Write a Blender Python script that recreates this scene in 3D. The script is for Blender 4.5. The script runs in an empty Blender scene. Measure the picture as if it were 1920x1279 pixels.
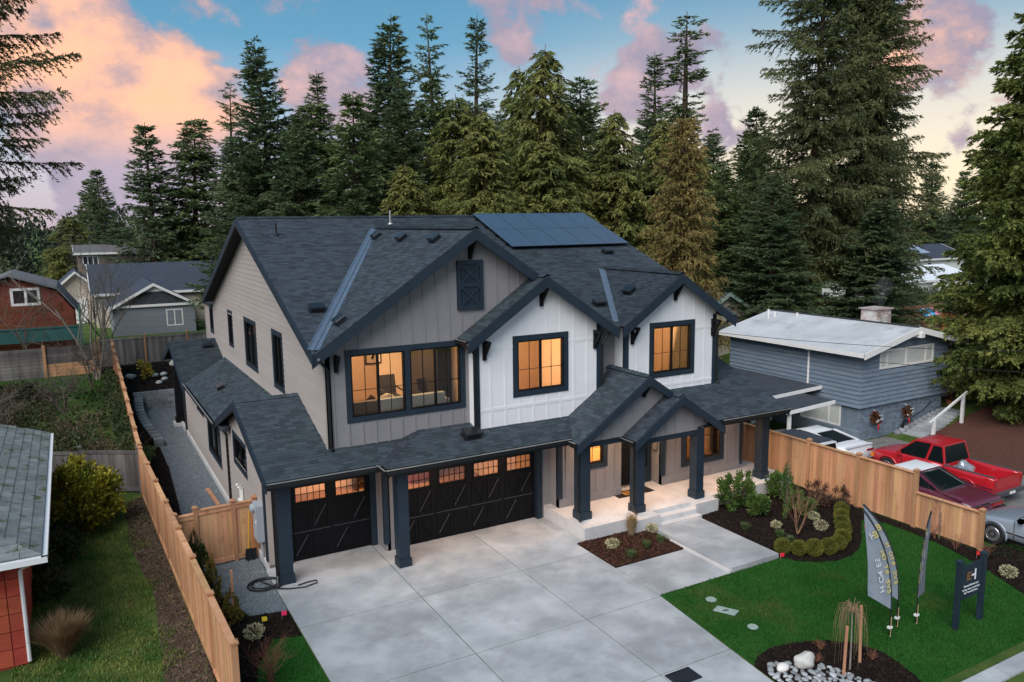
import bpy, bmesh, math, random
import numpy as np
from mathutils import Vector, Matrix
from mathutils.geometry import tessellate_polygon

# ------------------------------------------------------------------ camera
SC = bpy.context.scene
COL = SC.collection
_cam = bpy.data.cameras.new('camera')
cam = bpy.data.objects.new('camera', _cam)
COL.objects.link(cam)
_yaw, _pitch, _roll = 0.51042877, 0.15115495, -0.01277305
_f = Vector((math.sin(_yaw)*math.cos(_pitch), math.cos(_yaw)*math.cos(_pitch), -math.sin(_pitch)))
_r = Vector((math.cos(_yaw), -math.sin(_yaw), 0))
_u = _r.cross(_f)
_rr = _r*math.cos(_roll) + _u*math.sin(_roll)
_uu = _u*math.cos(_roll) - _r*math.sin(_roll)
cam.matrix_world = Matrix(((_rr.x, _uu.x, -_f.x, 0), (_rr.y, _uu.y, -_f.y, 0), (_rr.z, _uu.z, -_f.z, 10.0), (0, 0, 0, 1)))
_cam.sensor_width = 36.0
_cam.lens = 1478.4/1920*36.0
_cam.clip_end = 6000
SC.camera = cam

# ------------------------------------------------------------------ sky, sun, exposure
SUN_AZ = math.radians(-128)      # from +Y, clockwise; behind the camera and to the left
SUN_EL = math.radians(44)
world = bpy.data.worlds.new('World')
SC.world = world
world.use_nodes = True
wt = world.node_tree
wt.nodes.clear()
def wn(t, **k):
    n = wt.nodes.new(t)
    for a, b in k.items(): setattr(n, a, b)
    return n
def wl(a, b): wt.links.new(a, b)
def wmath(op, a, b=None, c=None, clamp=False):
    n = wn('ShaderNodeMath', operation=op); n.use_clamp = clamp
    for i, v in enumerate((a, b, c)):
        if v is None: continue
        if isinstance(v, (int, float)): n.inputs[i].default_value = v
        else: wl(v, n.inputs[i])
    return n.outputs[0]
def wmix(f, a, b):
    n = wn('ShaderNodeMix', data_type='RGBA')
    for s, v in ((n.inputs[0], f), (n.inputs[6], a), (n.inputs[7], b)):
        if isinstance(v, (int, float)): s.default_value = v
        elif isinstance(v, tuple): s.default_value = (*v, 1)
        else: wl(v, s)
    return n.outputs[2]
tc = wn('ShaderNodeTexCoord')
sep = wn('ShaderNodeSeparateXYZ'); wl(tc.outputs['Generated'], sep.inputs[0])
SKYZ = sep.outputs[2]
sky = wn('ShaderNodeTexSky', sky_type='NISHITA')
sky.sun_disc = False
sky.sun_elevation = SUN_EL
sky.sun_rotation = SUN_AZ
sky.air_density, sky.dust_density, sky.ozone_density = 1.0, 1.0, 2.0
sk = wn('ShaderNodeVectorMath', operation='SCALE'); wl(sky.outputs[0], sk.inputs[0]); sk.inputs[3].default_value = 0.10
# evening gradient: warm low, blue high; the warm side is to the right (east-south-east of the view)
ramp = wn('ShaderNodeValToRGB')
cr = ramp.color_ramp
cr.elements[0].position = 0.0; cr.elements[0].color = (0.46, 0.36, 0.42, 1)
cr.elements[1].position = 1.0; cr.elements[1].color = (0.045, 0.17, 0.29, 1)
for p_, c_ in ((0.06, (0.46, 0.41, 0.49)), (0.13, (0.28, 0.38, 0.48)), (0.21, (0.075, 0.25, 0.38)), (0.32, (0.045, 0.18, 0.30))):
    e = cr.elements.new(p_); e.color = (*c_, 1)
wl(SKYZ, ramp.inputs[0])
def wdot(v):
    n = wn('ShaderNodeVectorMath', operation='DOT_PRODUCT'); wl(tc.outputs['Generated'], n.inputs[0]); n.inputs[1].default_value = v
    return n.outputs['Value']
def wdir(az, el):
    a, e = math.radians(az), math.radians(el)
    return (math.sin(a)*math.cos(e), math.cos(a)*math.cos(e), math.sin(e))
def wsmooth(x, lo, hi):
    n = wn('ShaderNodeMapRange', interpolation_type='SMOOTHSTEP'); wl(x, n.inputs[0])
    n.inputs[1].default_value = lo; n.inputs[2].default_value = hi
    return n.outputs[0]
warm = wmath('MULTIPLY', wsmooth(wdot(wdir(58, 2)), 0.80, 0.995), wsmooth(SKYZ, 0.30, 0.02))
base = wmix(warm, ramp.outputs[0], (0.80, 0.64, 0.43))
base = wmix(0.80, sk.outputs[0], base)
# clouds: fbm on the sky direction, with cumulus heaps where the evening clouds stand
def cloudnoise(off, scale, detail, rough, dist):
    a = wn('ShaderNodeVectorMath', operation='ADD'); wl(tc.outputs['Generated'], a.inputs[0]); a.inputs[1].default_value = off
    m = wn('ShaderNodeVectorMath', operation='MULTIPLY'); wl(a.outputs[0], m.inputs[0]); m.inputs[1].default_value = (1, 1, 1.35)
    n = wn('ShaderNodeTexNoise'); wl(m.outputs[0], n.inputs['Vector'])
    n.inputs['Scale'].default_value = scale; n.inputs['Detail'].default_value = detail
    n.inputs['Roughness'].default_value = rough; n.inputs['Distortion'].default_value = dist
    return n.outputs['Fac']
def heap(az, el, r0, r1, w):
    return wmath('MULTIPLY', wsmooth(wdot(wdir(az, el)), math.cos(math.radians(r0)), math.cos(math.radians(r1))), w)
n1 = cloudnoise((0, 0, 0), 8.0, 12, 0.62, 0.15)
n2 = cloudnoise((-0.03, -0.01, 0.03), 8.0, 12, 0.62, 0.15)
n3 = cloudnoise((4.1, 2.3, 0.7), 3.2, 5, 0.5, 0.2)
heaps = None
for h in ((2.5, 8.2, 7.5, 2.0, .36), (0.5, 12.5, 5.0, 1.0, .24), (8.0, 8.2, 4.5, .6, .22), (16.6, 9.0, 4.2, .8, .26), (4.5, 3.0, 7.0, 2.0, .22), (20, 3.0, 7.0, 2.0, .15),
          (39.6, 10.0, 3.4, .6, .28), (42.8, 10.6, 2.8, .4, .24), (37.5, 7.6, 3.2, .4, .22), (45, 6.2, 4.0, .8, .20), (31, 14.2, 5.0, .8, .20), (30.5, 9.6, 3.0, .5, .16),
          (57, 10.5, 4.2, .6, .25), (53.5, 8.5, 3.0, .5, .22), (57.5, 5.6, 2.6, .4, .19), (58.5, 2.8, 3.0, .4, .18), (-22, 9, 9, 2, .2), (80, 9, 10, 2, .2),
          (110, 16, 14, 3, .2), (150, 22, 16, 3, .22), (200, 18, 16, 3, .22), (240, 25, 16, 3, .22), (290, 18, 14, 3, .22), (330, 30, 16, 3, .2), (60, 40, 16, 3, .18)):
    v = heap(*h)
    heaps = v if heaps is None else wmath('ADD', heaps, v)
dens = wmath('ADD', wmath('ADD', n1, heaps), wmath('MULTIPLY', wmath('SUBTRACT', n3, 0.5), 0.35))
cover = wsmooth(dens, 0.60, 0.71)
lit = wsmooth(wmath('ADD', wmath('MULTIPLY', wmath('SUBTRACT', n2, n1), -3.2), wmath('MULTIPLY', wmath('SUBTRACT', heaps, 0.20), 1.9)), -0.45, 0.75)
orange = wsmooth(wdot(wdir(2, 9)), math.cos(math.radians(15)), math.cos(math.radians(4)))
orange = wmath('ADD', orange, wmath('MULTIPLY', wsmooth(wdot(wdir(58, 9)), math.cos(math.radians(9)), math.cos(math.radians(2))), 0.8), clamp=True)
low = wsmooth(SKYZ, 0.055, 0.135)
litc = wmix(orange, (0.50, 0.35, 0.37), (0.85, 0.455, 0.29))
litc = wmix(low, (0.37, 0.315, 0.39), litc)
clc = wmix(lit, (0.265, 0.245, 0.32), litc)
final = wmix(cover, base, clc)
bg = wn('ShaderNodeBackground'); bg.inputs[1].default_value = 0.54
wl(final, bg.inputs[0])
wo = wn('ShaderNodeOutputWorld'); wl(bg.outputs[0], wo.inputs[0])
world.cycles.sampling_method = 'MANUAL'; world.cycles.sample_map_resolution = 512

_sun = bpy.data.lights.new('sun', 'SUN')
_sun.energy = 1.5
_sun.angle = math.radians(50)
_sun.color = (1.0, 0.965, 0.95)
sun = bpy.data.objects.new('sun', _sun); COL.objects.link(sun)
sun.rotation_euler = Vector((-math.sin(SUN_AZ)*math.cos(SUN_EL), -math.cos(SUN_AZ)*math.cos(SUN_EL), -math.sin(SUN_EL))).to_track_quat('-Z', 'Y').to_euler()
SC.view_settings.view_transform = 'Standard'
SC.view_settings.look = 'None'
SC.view_settings.exposure = 1.42
SC.view_settings.gamma = 1.0
SC.cycles.max_bounces = 6
SC.cycles.transparent_max_bounces = 16
SC.cycles.sample_clamp_indirect = 4.0
SC.cycles.use_denoising = True

# ------------------------------------------------------------------ helpers
random.seed(7)
RNG = np.random.default_rng(11)
MATS = {}
def M(name, col, col2=None, rough=.75, ns=6.0, bump=0.0, bs=60.0, rand=0.0, isl=0.0, metal=0.0, spec=.4, st=(1, 1, 1), detail=5, lo=.35, hi=.65, coat=0.0, wear=None):
    if name in MATS: return MATS[name]
    m = bpy.data.materials.new(name); m.use_nodes = True
    nt = m.node_tree; N = nt.nodes; L = nt.links
    b = N['Principled BSDF']
    b.inputs['Roughness'].default_value = rough; b.inputs['Metallic'].default_value = metal
    b.inputs['Specular IOR Level'].default_value = spec; b.inputs['Coat Weight'].default_value = coat
    g = N.new('ShaderNodeNewGeometry')
    mp = N.new('ShaderNodeVectorMath'); mp.operation = 'MULTIPLY'; mp.inputs[1].default_value = st
    L.new(g.outputs['Position'], mp.inputs[0])
    out = None
    if col2 is not None:
        n = N.new('ShaderNodeTexNoise'); n.inputs['Scale'].default_value = ns; n.inputs['Detail'].default_value = detail; n.inputs['Roughness'].default_value = .6
        L.new(mp.outputs[0], n.inputs['Vector'])
        r = N.new('ShaderNodeMapRange'); r.inputs[1].default_value = lo; r.inputs[2].default_value = hi
        L.new(n.outputs['Fac'], r.inputs[0])
        x = N.new('ShaderNodeMix'); x.data_type = 'RGBA'; L.new(r.outputs[0], x.inputs[0])
        x.inputs[6].default_value = (*col, 1); x.inputs[7].default_value = (*col2, 1)
        out = x.outputs[2]
    if wear is not None:   # (colour, scale, lo, hi): blotches with a shape of their own
        n = N.new('ShaderNodeTexNoise'); n.inputs['Scale'].default_value = wear[1]; n.inputs['Detail'].default_value = 8; n.inputs['Roughness'].default_value = .65
        L.new(g.outputs['Position'], n.inputs['Vector'])
        r = N.new('ShaderNodeMapRange'); r.inputs[1].default_value = wear[2]; r.inputs[2].default_value = wear[3]; L.new(n.outputs['Fac'], r.inputs[0])
        x = N.new('ShaderNodeMix'); x.data_type = 'RGBA'; L.new(r.outputs[0], x.inputs[0])
        if out: L.new(out, x.inputs[6])
        else: x.inputs[6].default_value = (*col, 1)
        x.inputs[7].default_value = (*wear[0], 1); out = x.outputs[2]
    for amt, kind in ((rand, 'o'), (isl, 'i')):
        if not amt: continue
        if kind == 'o': s = N.new('ShaderNodeObjectInfo').outputs['Random']
        else: s = g.outputs['Random Per Island']
        r = N.new('ShaderNodeMapRange'); r.inputs[3].default_value = 1-amt; r.inputs[4].default_value = 1+amt; L.new(s, r.inputs[0])
        h = N.new('ShaderNodeHueSaturation'); L.new(r.outputs[0], h.inputs['Value'])
        w = N.new('ShaderNodeMath'); w.operation = 'MULTIPLY'; w.inputs[1].default_value = 17.31; L.new(s, w.inputs[0])
        w2 = N.new('ShaderNodeMath'); w2.operation = 'FRACT'; L.new(w.outputs[0], w2.inputs[0])
        r2 = N.new('ShaderNodeMapRange'); r2.inputs[3].default_value = .5-amt*.05; r2.inputs[4].default_value = .5+amt*.05; L.new(w2.outputs[0], r2.inputs[0])
        L.new(r2.outputs[0], h.inputs['Hue'])
        if out: L.new(out, h.inputs['Color'])
        else: h.inputs['Color'].default_value = (*col, 1)
        out = h.outputs[0]
    if out: L.new(out, b.inputs['Base Color'])
    else: b.inputs['Base Color'].default_value = (*col, 1)
    if bump:
        n = N.new('ShaderNodeTexNoise'); n.inputs['Scale'].default_value = bs; n.inputs['Detail'].default_value = 4
        L.new(mp.outputs[0], n.inputs['Vector'])
        k = N.new('ShaderNodeBump'); k.inputs['Strength'].default_value = bump; k.inputs['Distance'].default_value = .02
        L.new(n.outputs['Fac'], k.inputs['Height']); L.new(k.outputs[0], b.inputs['Normal'])
    m.diffuse_color = (*col, 1)
    MATS[name] = m
    return m
def leafM(name, col, col2, ns=.35, isl=.35, trans=.25, wear=None):
    if name in MATS: return MATS[name]
    m = M(name, col, col2, rough=.65, ns=ns, isl=isl, spec=.25, wear=wear)
    nt = m.node_tree; N = nt.nodes; L = nt.links
    b = N['Principled BSDF']; o = [n for n in N if n.type == 'OUTPUT_MATERIAL'][0]
    t = N.new('ShaderNodeBsdfTranslucent'); mx = N.new('ShaderNodeMixShader'); mx.inputs[0].default_value = trans
    src = b.inputs['Base Color'].links[0].from_socket
    L.new(src, t.inputs[0]); L.new(b.outputs[0], mx.inputs[1]); L.new(t.outputs[0], mx.inputs[2]); L.new(mx.outputs[0], o.inputs[0])
    return m
def glassM(name, tint, gloss=.12, rough=.02):
    if name in MATS: return MATS[name]
    m = bpy.data.materials.new(name); m.use_nodes = True
    nt = m.node_tree; N = nt.nodes; L = nt.links; N.clear()
    t = N.new('ShaderNodeBsdfTransparent'); t.inputs[0].default_value = (*tint, 1)
    g = N.new('ShaderNodeBsdfGlossy'); g.inputs['Roughness'].default_value = rough
    fr = N.new('ShaderNodeFresnel'); fr.inputs[0].default_value = 1.5
    a = N.new('ShaderNodeMath'); a.operation = 'MULTIPLY_ADD'; a.inputs[1].default_value = .9; a.inputs[2].default_value = gloss*.35; L.new(fr.outputs[0], a.inputs[0])
    mx = N.new('ShaderNodeMixShader'); L.new(a.outputs[0], mx.inputs[0]); L.new(t.outputs[0], mx.inputs[1]); L.new(g.outputs[0], mx.inputs[2])
    o = N.new('ShaderNodeOutputMaterial'); L.new(mx.outputs[0], o.inputs[0])
    MATS[name] = m
    return m
def emitM(name, col, s):
    if name in MATS: return MATS[name]
    m = bpy.data.materials.new(name); m.use_nodes = True
    b = m.node_tree.nodes['Principled BSDF']; b.inputs['Base Color'].default_value = (*col, 1)
    b.inputs['Emission Color'].default_value = (*col, 1); b.inputs['Emission Strength'].default_value = s
    MATS[name] = m
    return m

class MB:
    """collects faces; build() links them as ONE mesh object"""
    def __init__(s): s.v = []; s.f = []; s.mi = []; s.cur = 0
    def add(s, vs, fs):
        o = len(s.v); s.v += [tuple(p) for p in vs]
        for f in fs: s.f.append(tuple(i+o for i in f)); s.mi.append(s.cur)
        return s
    def box(s, x0, x1, y0, y1, z0, z1):
        return s.add([(x0,y0,z0),(x1,y0,z0),(x1,y1,z0),(x0,y1,z0),(x0,y0,z1),(x1,y0,z1),(x1,y1,z1),(x0,y1,z1)],
                     [(0,3,2,1),(4,5,6,7),(0,1,5,4),(1,2,6,5),(2,3,7,6),(3,0,4,7)])
    def bar(s, a, b, w, h, up=(0, 0, 1)):
        """a beam from a to b, w across and h along up"""
        a, b = Vector(a), Vector(b); d = (b-a).normalized(); u = Vector(up)
        x = d.cross(u)
        if x.length < 1e-4: x = d.cross(Vector((1, 0, 0)))
        x.normalize(); u = x.cross(d).normalized()
        P = [a+x*i*w/2+u*j*h/2 for i, j in ((-1,-1),(1,-1),(1,1),(-1,1))]
        Q = [p+(b-a) for p in P]
        return s.add(P+Q, [(3,2,1,0),(4,5,6,7),(0,1,5,4),(1,2,6,5),(2,3,7,6),(3,0,4,7)])
    def prism(s, poly, ext):
        n = len(poly); e = Vector(ext); P = [Vector(p) for p in poly]
        nn = Vector((0, 0, 0))
        for i in range(n): nn += P[i].cross(P[(i+1) % n])
        if nn.dot(e) > 0: P.reverse()
        tri = tessellate_polygon([P])
        fs = []
        for t in tri:
            c = (P[t[1]]-P[t[0]]).cross(P[t[2]]-P[t[0]])
            t = tuple(t) if c.dot(e) < 0 else (t[0], t[2], t[1])
            fs.append(t); fs.append((t[2]+n, t[1]+n, t[0]+n))
        for i in range(n): j = (i+1) % n; fs.append((j, i, i+n, j+n))
        return s.add(P+[p+e for p in P], fs)
    def slab(s, outer, holes, ext):
        """polygon with holes, given thickness"""
        e = Vector(ext); loops = [[Vector(p) for p in outer]]+[[Vector(p) for p in h] for h in holes]
        flat = [p for l in loops for p in l]; n = len(flat); fs = []
        for t in tessellate_polygon(loops):
            c = (flat[t[1]]-flat[t[0]]).cross(flat[t[2]]-flat[t[0]])
            t = tuple(t) if c.dot(e) < 0 else (t[0], t[2], t[1])
            fs.append(t); fs.append((t[2]+n, t[1]+n, t[0]+n))
        o = 0
        for l in loops:
            k = len(l)
            for i in range(k): j = (i+1) % k; fs.append((o+j, o+i, o+i+n, o+j+n))
            o += k
        return s.add(flat+[p+e for p in flat], fs)
    def tube(s, path, rad, n=8, cap=True):
        P = [Vector(p) for p in path]; k = len(P)
        R = rad if hasattr(rad, '__len__') else [rad]*k
        vs = []; up = Vector((0, 0, 1)); px = None
        for i in range(k):
            d = (P[min(i+1, k-1)]-P[max(i-1, 0)]).normalized()
            x = d.cross(up) if px is None else (px-d*px.dot(d))
            if x.length < 1e-3: x = d.cross(Vector((1, .3, 0)))
            x.normalize(); px = x; y = d.cross(x)
            for j in range(n):
                a = 2*math.pi*j/n; vs.append(P[i]+(x*math.cos(a)+y*math.sin(a))*R[i])
        fs = [(i*n+j, i*n+(j+1) % n, (i+1)*n+(j+1) % n, (i+1)*n+j) for i in range(k-1) for j in range(n)]
        if cap: fs += [tuple(range(n-1, -1, -1)), tuple(range((k-1)*n, k*n))]
        return s.add(vs, fs)
    def lathe(s, prof, c=(0, 0, 0), n=16, ax='z'):
        vs = []; cx, cy, cz = c
        for r, h in prof:
            for j in range(n):
                a = 2*math.pi*j/n; u, v = r*math.cos(a), r*math.sin(a)
                vs.append((cx+u, cy+v, cz+h) if ax == 'z' else (cx+h, cy+u, cz+v) if ax == 'x' else (cx+u, cy+h, cz+v))
        k = len(prof)
        fs = [(i*n+j, i*n+(j+1) % n, (i+1)*n+(j+1) % n, (i+1)*n+j) for i in range(k-1) for j in range(n)]
        fs += [tuple(range(n-1, -1, -1)), tuple(range((k-1)*n, k*n))]
        return s.add(vs, fs)
    def blob(s, c, r, sub=2, amp=.15, seed=0, fl=None):
        bm = bmesh.new(); bmesh.ops.create_icosphere(bm, subdivisions=sub, radius=1)
        rr = random.Random(seed); ph = [rr.uniform(0, 6) for _ in range(6)]
        r = r if hasattr(r, '__len__') else (r, r, r)
        vs = []
        for v in bm.verts:
            p = v.co; k = 1+amp*(math.sin(p.x*3+ph[0])*math.sin(p.y*3.3+ph[1])+.6*math.sin(p.z*5+ph[2]+p.x*4)+.4*math.sin(p.y*7+ph[3]))
            z = p.z*k
            if fl is not None: z = max(z, fl)
            vs.append((c[0]+p.x*k*r[0], c[1]+p.y*k*r[1], c[2]+z*r[2]))
        fs = [tuple(v.index for v in f.verts) for f in bm.faces]
        bm.free(); return s.add(vs, fs)
    def build(s, name, mat, parent=None, smooth=False, **props):
        me = bpy.data.meshes.new(name)
        me.from_pydata(s.v, [], s.f)
        for m in (mat if isinstance(mat, (list, tuple)) else [mat]): me.materials.append(m)
        if any(s.mi): me.polygons.foreach_set('material_index', s.mi)
        if smooth: me.polygons.foreach_set('use_smooth', [True]*len(me.polygons))
        me.update()
        return link(name, me, parent, **props)
def link(name, data, parent=None, **props):
    o = bpy.data.objects.new(name, data); COL.objects.link(o)
    if parent is not None: attach(o, parent)
    for k, v in props.items(): o[k] = v
    return o
def worldmat(o):
    return o.matrix_basis if o.parent is None else worldmat(o.parent) @ o.matrix_parent_inverse @ o.matrix_basis
def attach(o, parent):
    o.parent = parent; o.matrix_parent_inverse = worldmat(parent).inverted()
def thing(name, label, cat, loc=(0, 0, 0), group=None):
    o = bpy.data.objects.new(name, None); COL.objects.link(o); o.location = loc; o.empty_display_size = .3
    o['label'] = label; o['category'] = cat
    if group: o['group'] = group
    return o
def tag(o, label, cat, group=None):
    o['label'] = label; o['category'] = cat
    if group: o['group'] = group
    return o
def struct(o): o['kind'] = 'structure'; return o
def npmesh(name, V, F, mats, mi=None, smooth=False):
    """fast mesh from numpy triangles"""
    me = bpy.data.meshes.new(name)
    V = np.asarray(V, np.float32); F = np.asarray(F, np.int32)
    k = F.shape[1]
    me.vertices.add(len(V)); me.vertices.foreach_set('co', V.ravel())
    me.loops.add(F.size); me.loops.foreach_set('vertex_index', F.ravel())
    me.polygons.add(len(F)); me.polygons.foreach_set('loop_start', np.arange(0, F.size, k, dtype=np.int32))
    for m in mats: me.materials.append(m)
    if mi is not None: me.polygons.foreach_set('material_index', np.asarray(mi, np.int32))
    if smooth: me.polygons.foreach_set('use_smooth', np.ones(len(F), bool))
    me.update(calc_edges=True); me.validate()
    if not smooth: me.shade_flat()
    return me
def copy_tree(o, parent=None):
    c = o.copy(); COL.objects.link(c)
    if parent is not None: c.parent = parent
    for ch in list(o.children): copy_tree(ch, c)
    return c
# ------------------------------------------------------------------ materials of the house
GREY = M('grey_siding', (.212,.203,.207), (.232,.222,.226), ns=2.0, rand=.03, rough=.8)
LAP = M('lit_grey_lap_siding', (.335,.295,.265), (.36,.318,.288), ns=1.2, rand=.04, rough=.8, st=(1,.3,1))  # same paint as the grey front; warm evening light is put into the colour
WHITE = M('white_siding', (.68,.68,.69), (.73,.73,.735), ns=1.5, rand=.012, rough=.7)
NAVY = M('navy_trim', (.010,.020,.032), (.014,.026,.041), ns=3, rand=.06, rough=.55)
BLACK = M('black_paint', (.0042,.0044,.0055), (.006,.0064,.0078), ns=4, rough=.55, spec=.18)
SOFFIT = M('black_soffit_board', (.012,.012,.014), rough=.8, rand=.2)
SHING = M('charcoal_shingle', (.026,.034,.042), (.045,.057,.069), ns=40, isl=.30, rand=.26, rough=.92, bump=.12, bs=260, spec=.2, wear=((.052,.062,.072), .35, .58, .85))
DECK = M('roof_underlay', (.020,.023,.028), rough=.9)
FLASH = M('blue_grey_metal_flashing', (.12,.16,.21), (.15,.19,.245), ns=3, rough=.42, metal=.4)
GALV = M('bare_metal', (.42,.40,.38), (.55,.53,.50), ns=8, rough=.4, metal=.7)
GUT = M('gutter_metal', (.016,.017,.019), rough=.35, metal=.3)
PANE = glassM('window_glass', (.93,.94,.95), .10)
SCREEN = glassM('screened_window_glass', (.66,.62,.60), .05)
PANED = glassM('tinted_window_glass', (.62,.63,.64), .25)
ROOMW = M('warm_room_wall', (.72,.60,.46), rough=.9)
ROOMF = M('room_floor', (.26,.15,.08), (.34,.21,.12), ns=4, st=(1,6,1), rough=.6)
CONC = M('porch_concrete', (.47,.455,.445), (.55,.54,.53), ns=1.3, bump=.08, bs=70, rough=.85, rand=.03, wear=((.40,.37,.345), 2.2, .56, .72))

HOUSE = thing('house', 'large two storey house with grey and white siding, navy trim and charcoal roofs', 'house', (13.5, 24, 0))

def face(ax, pos):
    """front walls look along -Y, left walls along -X: (a along, d outward, z)"""
    return (lambda a, d, z: (a, pos-d, z)) if ax == 'y' else (lambda a, d, z: (pos-d, a, z))
def fbox(mb, F, a0, a1, d0, d1, z0, z1):
    p = F(a0, d0, z0); q = F(a1, d1, z1)
    return mb.box(min(p[0],q[0]), max(p[0],q[0]), min(p[1],q[1]), max(p[1],q[1]), min(p[2],q[2]), max(p[2],q[2]))

# ---- roofs
NEAR = []          # the shingles that show largest become pieces of their own
UNIT = None
def polynormal(P):
    n = Vector((0, 0, 0))
    for i in range(len(P)): n += P[i].cross(P[(i+1) % len(P)])
    n.normalize()
    return n if n.z > 0 else -n
def shingles(name, poly, u, parent, e=.143, near=False, seed=0):
    """lays tabs in courses along u over a planar polygon"""
    rr = random.Random(seed)
    P = [Vector(p) for p in poly]; u = Vector(u); n = polynormal(P); v = n.cross(u)
    if v.z < 0: v = -v
    o = P[0]; uv = [((p-o).dot(u), (p-o).dot(v)) for p in P]
    vmin = min(q[1] for q in uv); vmax = max(q[1] for q in uv)
    def span(h):
        xs = []
        for i in range(len(uv)):
            a, b = uv[i], uv[(i+1) % len(uv)]
            if abs(a[1]-b[1]) < 1e-9:
                if abs(a[1]-h) < 1e-6: xs += [a[0], b[0]]
                continue
            t = (h-a[1])/(b[1]-a[1])
            if -1e-6 <= t <= 1+1e-6: xs.append(a[0]+(b[0]-a[0])*t)
        return (min(xs), max(xs)) if xs else None
    vs = []; fs = []; h = vmin-.02
    while h < vmax:
        h1 = min(h+e*1.12, vmax)
        A, B = span(min(max(h, vmin+1e-4), vmax-1e-4)), span(min(max(h1, vmin+1e-4), vmax-1e-4))
        if A and B:
            lo, hi = min(A[0], B[0]), max(A[1], B[1]); x = lo-rr.uniform(0, .3)
            while x < hi:
                w = rr.uniform(.20, .34); t = rr.choice((.007, .010, .013)); x1 = x+w
                c = [(max(A[0], min(A[1], x)), h), (max(A[0], min(A[1], x1)), h), (max(B[0], min(B[1], x1)), h1), (max(B[0], min(B[1], x)), h1)]
                x = x1
                if c[1][0]-c[0][0] < .02 and c[2][0]-c[3][0] < .02: continue
                if near and abs(c[0][0]-c[3][0]) < 1e-6 and abs(c[1][0]-c[2][0]) < 1e-6:
                    NEAR.append((o+u*c[0][0]+v*h, u, v, n, c[1][0]-c[0][0], h1-h, t, parent)); continue
                k = len(vs)
                for (a, b), hh in zip(c, (t, t, .003, .003)): vs.append(o+u*a+v*b+n*hh)
                for (a, b) in c[:2]: vs.append(o+u*a+v*b-n*.002)
                for (a, b) in c[2:]: vs.append(o+u*a+v*b+n*.0)
                fs += [(k, k+1, k+2, k+3), (k+4, k+5, k+1, k), (k+5, k+6, k+2, k+1), (k+4, k, k+3, k+7)]
        h += e
    if not fs: return
    me = npmesh(name, [tuple(p) for p in vs], fs, [SHING])
    return link(name, me, parent, kind='stuff')
def roof(poly, u=(1, 0, 0), near=False, shing=True, th=.09, seed=0, e=.143):
    P = [Vector(p) for p in poly]; n = polynormal(P)
    d = MB().prism([p-n*.004 for p in P], -n*th).build('roof', DECK, HOUSE)
    if shing: shingles('shingles', poly, u, d, near=near, seed=seed, e=e)
    return d
def barge(parent, a, b, h=.27, t=.045, drop=.02, mat=None):
    """board on edge under a rake from a to b (roof-top points); its plane is the vertical one through a-b"""
    a, b = Vector(a), Vector(b)
    MB().prism([a-Vector((0,0,drop)), b-Vector((0,0,drop)), b-Vector((0,0,drop+h)), a-Vector((0,0,drop+h))], t).build('barge_board', mat or NAVY, parent)

# planes
mz = lambda y: 6.45+.382*(y-21.3)                      # main front slope
RZ, RY = mz(31.2), 31.2
XL, XR = 5.65, 21.5
fgR = lambda x: 9.80-.667*(x-10.75)                    # slope shared by the grey gable and the first white one
fgL = lambda x: 9.80-.667*(10.75-x)
b2L = lambda x: 8.13-.667*(18.55-x); b2R = lambda x: 8.13-.667*(x-18.55)
vy = lambda z: 21.3+(z-6.45)/.382                      # where a height meets the main slope
# main roof, front: cut by the gables into convex pieces
def MP(x, y): return (x, y, mz(y))
xe = 5.66; zv = 6.42
Y_ = (0, 1, 0)
main_a = roof([MP(XL,21.3), MP(XL+.03,21.3), MP(10.75,30.08), MP(10.75,31.2), MP(XL,31.2)], seed=1)
main_b = roof([MP(15.76,21.3), MP(16.05,21.3), MP(18.55,25.70), MP(18.55,31.2), MP(10.75,31.2), MP(10.75,30.08)], seed=2)
main_c = roof([MP(21.05,21.3), MP(XR,21.3), MP(XR,31.2), MP(18.55,31.2), MP(18.55,25.70)], seed=3)
roof([(XR,41.1,6.45),(XL,41.1,6.45),(XL,31.2,RZ),(XR,31.2,RZ)], seed=4, e=.3)
# grey gable, white gables
g1x, g1z = 13.02, fgR(13.02)
def GL(x, y): return (x, y, fgL(x))
def GR(x, y): return (x, y, fgR(x))
fg_l = roof([GL(5.66,21.3), GL(10.75,30.08), GL(10.75,21.33), GL(5.66,21.29)], Y_, seed=5)
fg_r = roof([GR(10.75,21.33), GR(10.75,30.08), GR(13.02,26.12), GR(13.02,21.33)], Y_, seed=6)
w1_r = roof([GR(13.02,20.95), GR(13.02,26.12), GR(15.76,21.3), GR(15.76,20.95)], Y_, seed=7)
g1L = lambda x: g1z-.667*(13.02-x)
w1_l = roof([(10.28,20.95,g1L(10.28)),(10.28,21.79,g1L(10.28)),(13.02,21.79,g1z),(13.02,20.95,g1z)], Y_, seed=8)
w2_l = roof([(16.05,20.95,b2L(16.05)),(16.05,21.3,b2L(16.05)),(18.55,25.70,8.13),(18.55,20.95,8.13)], Y_, seed=9)
w2_r = roof([(21.05,20.95,b2R(21.05)),(21.05,21.3,b2R(21.05)),(18.55,25.70,8.13),(18.55,20.95,8.13)], Y_, seed=10)
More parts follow.
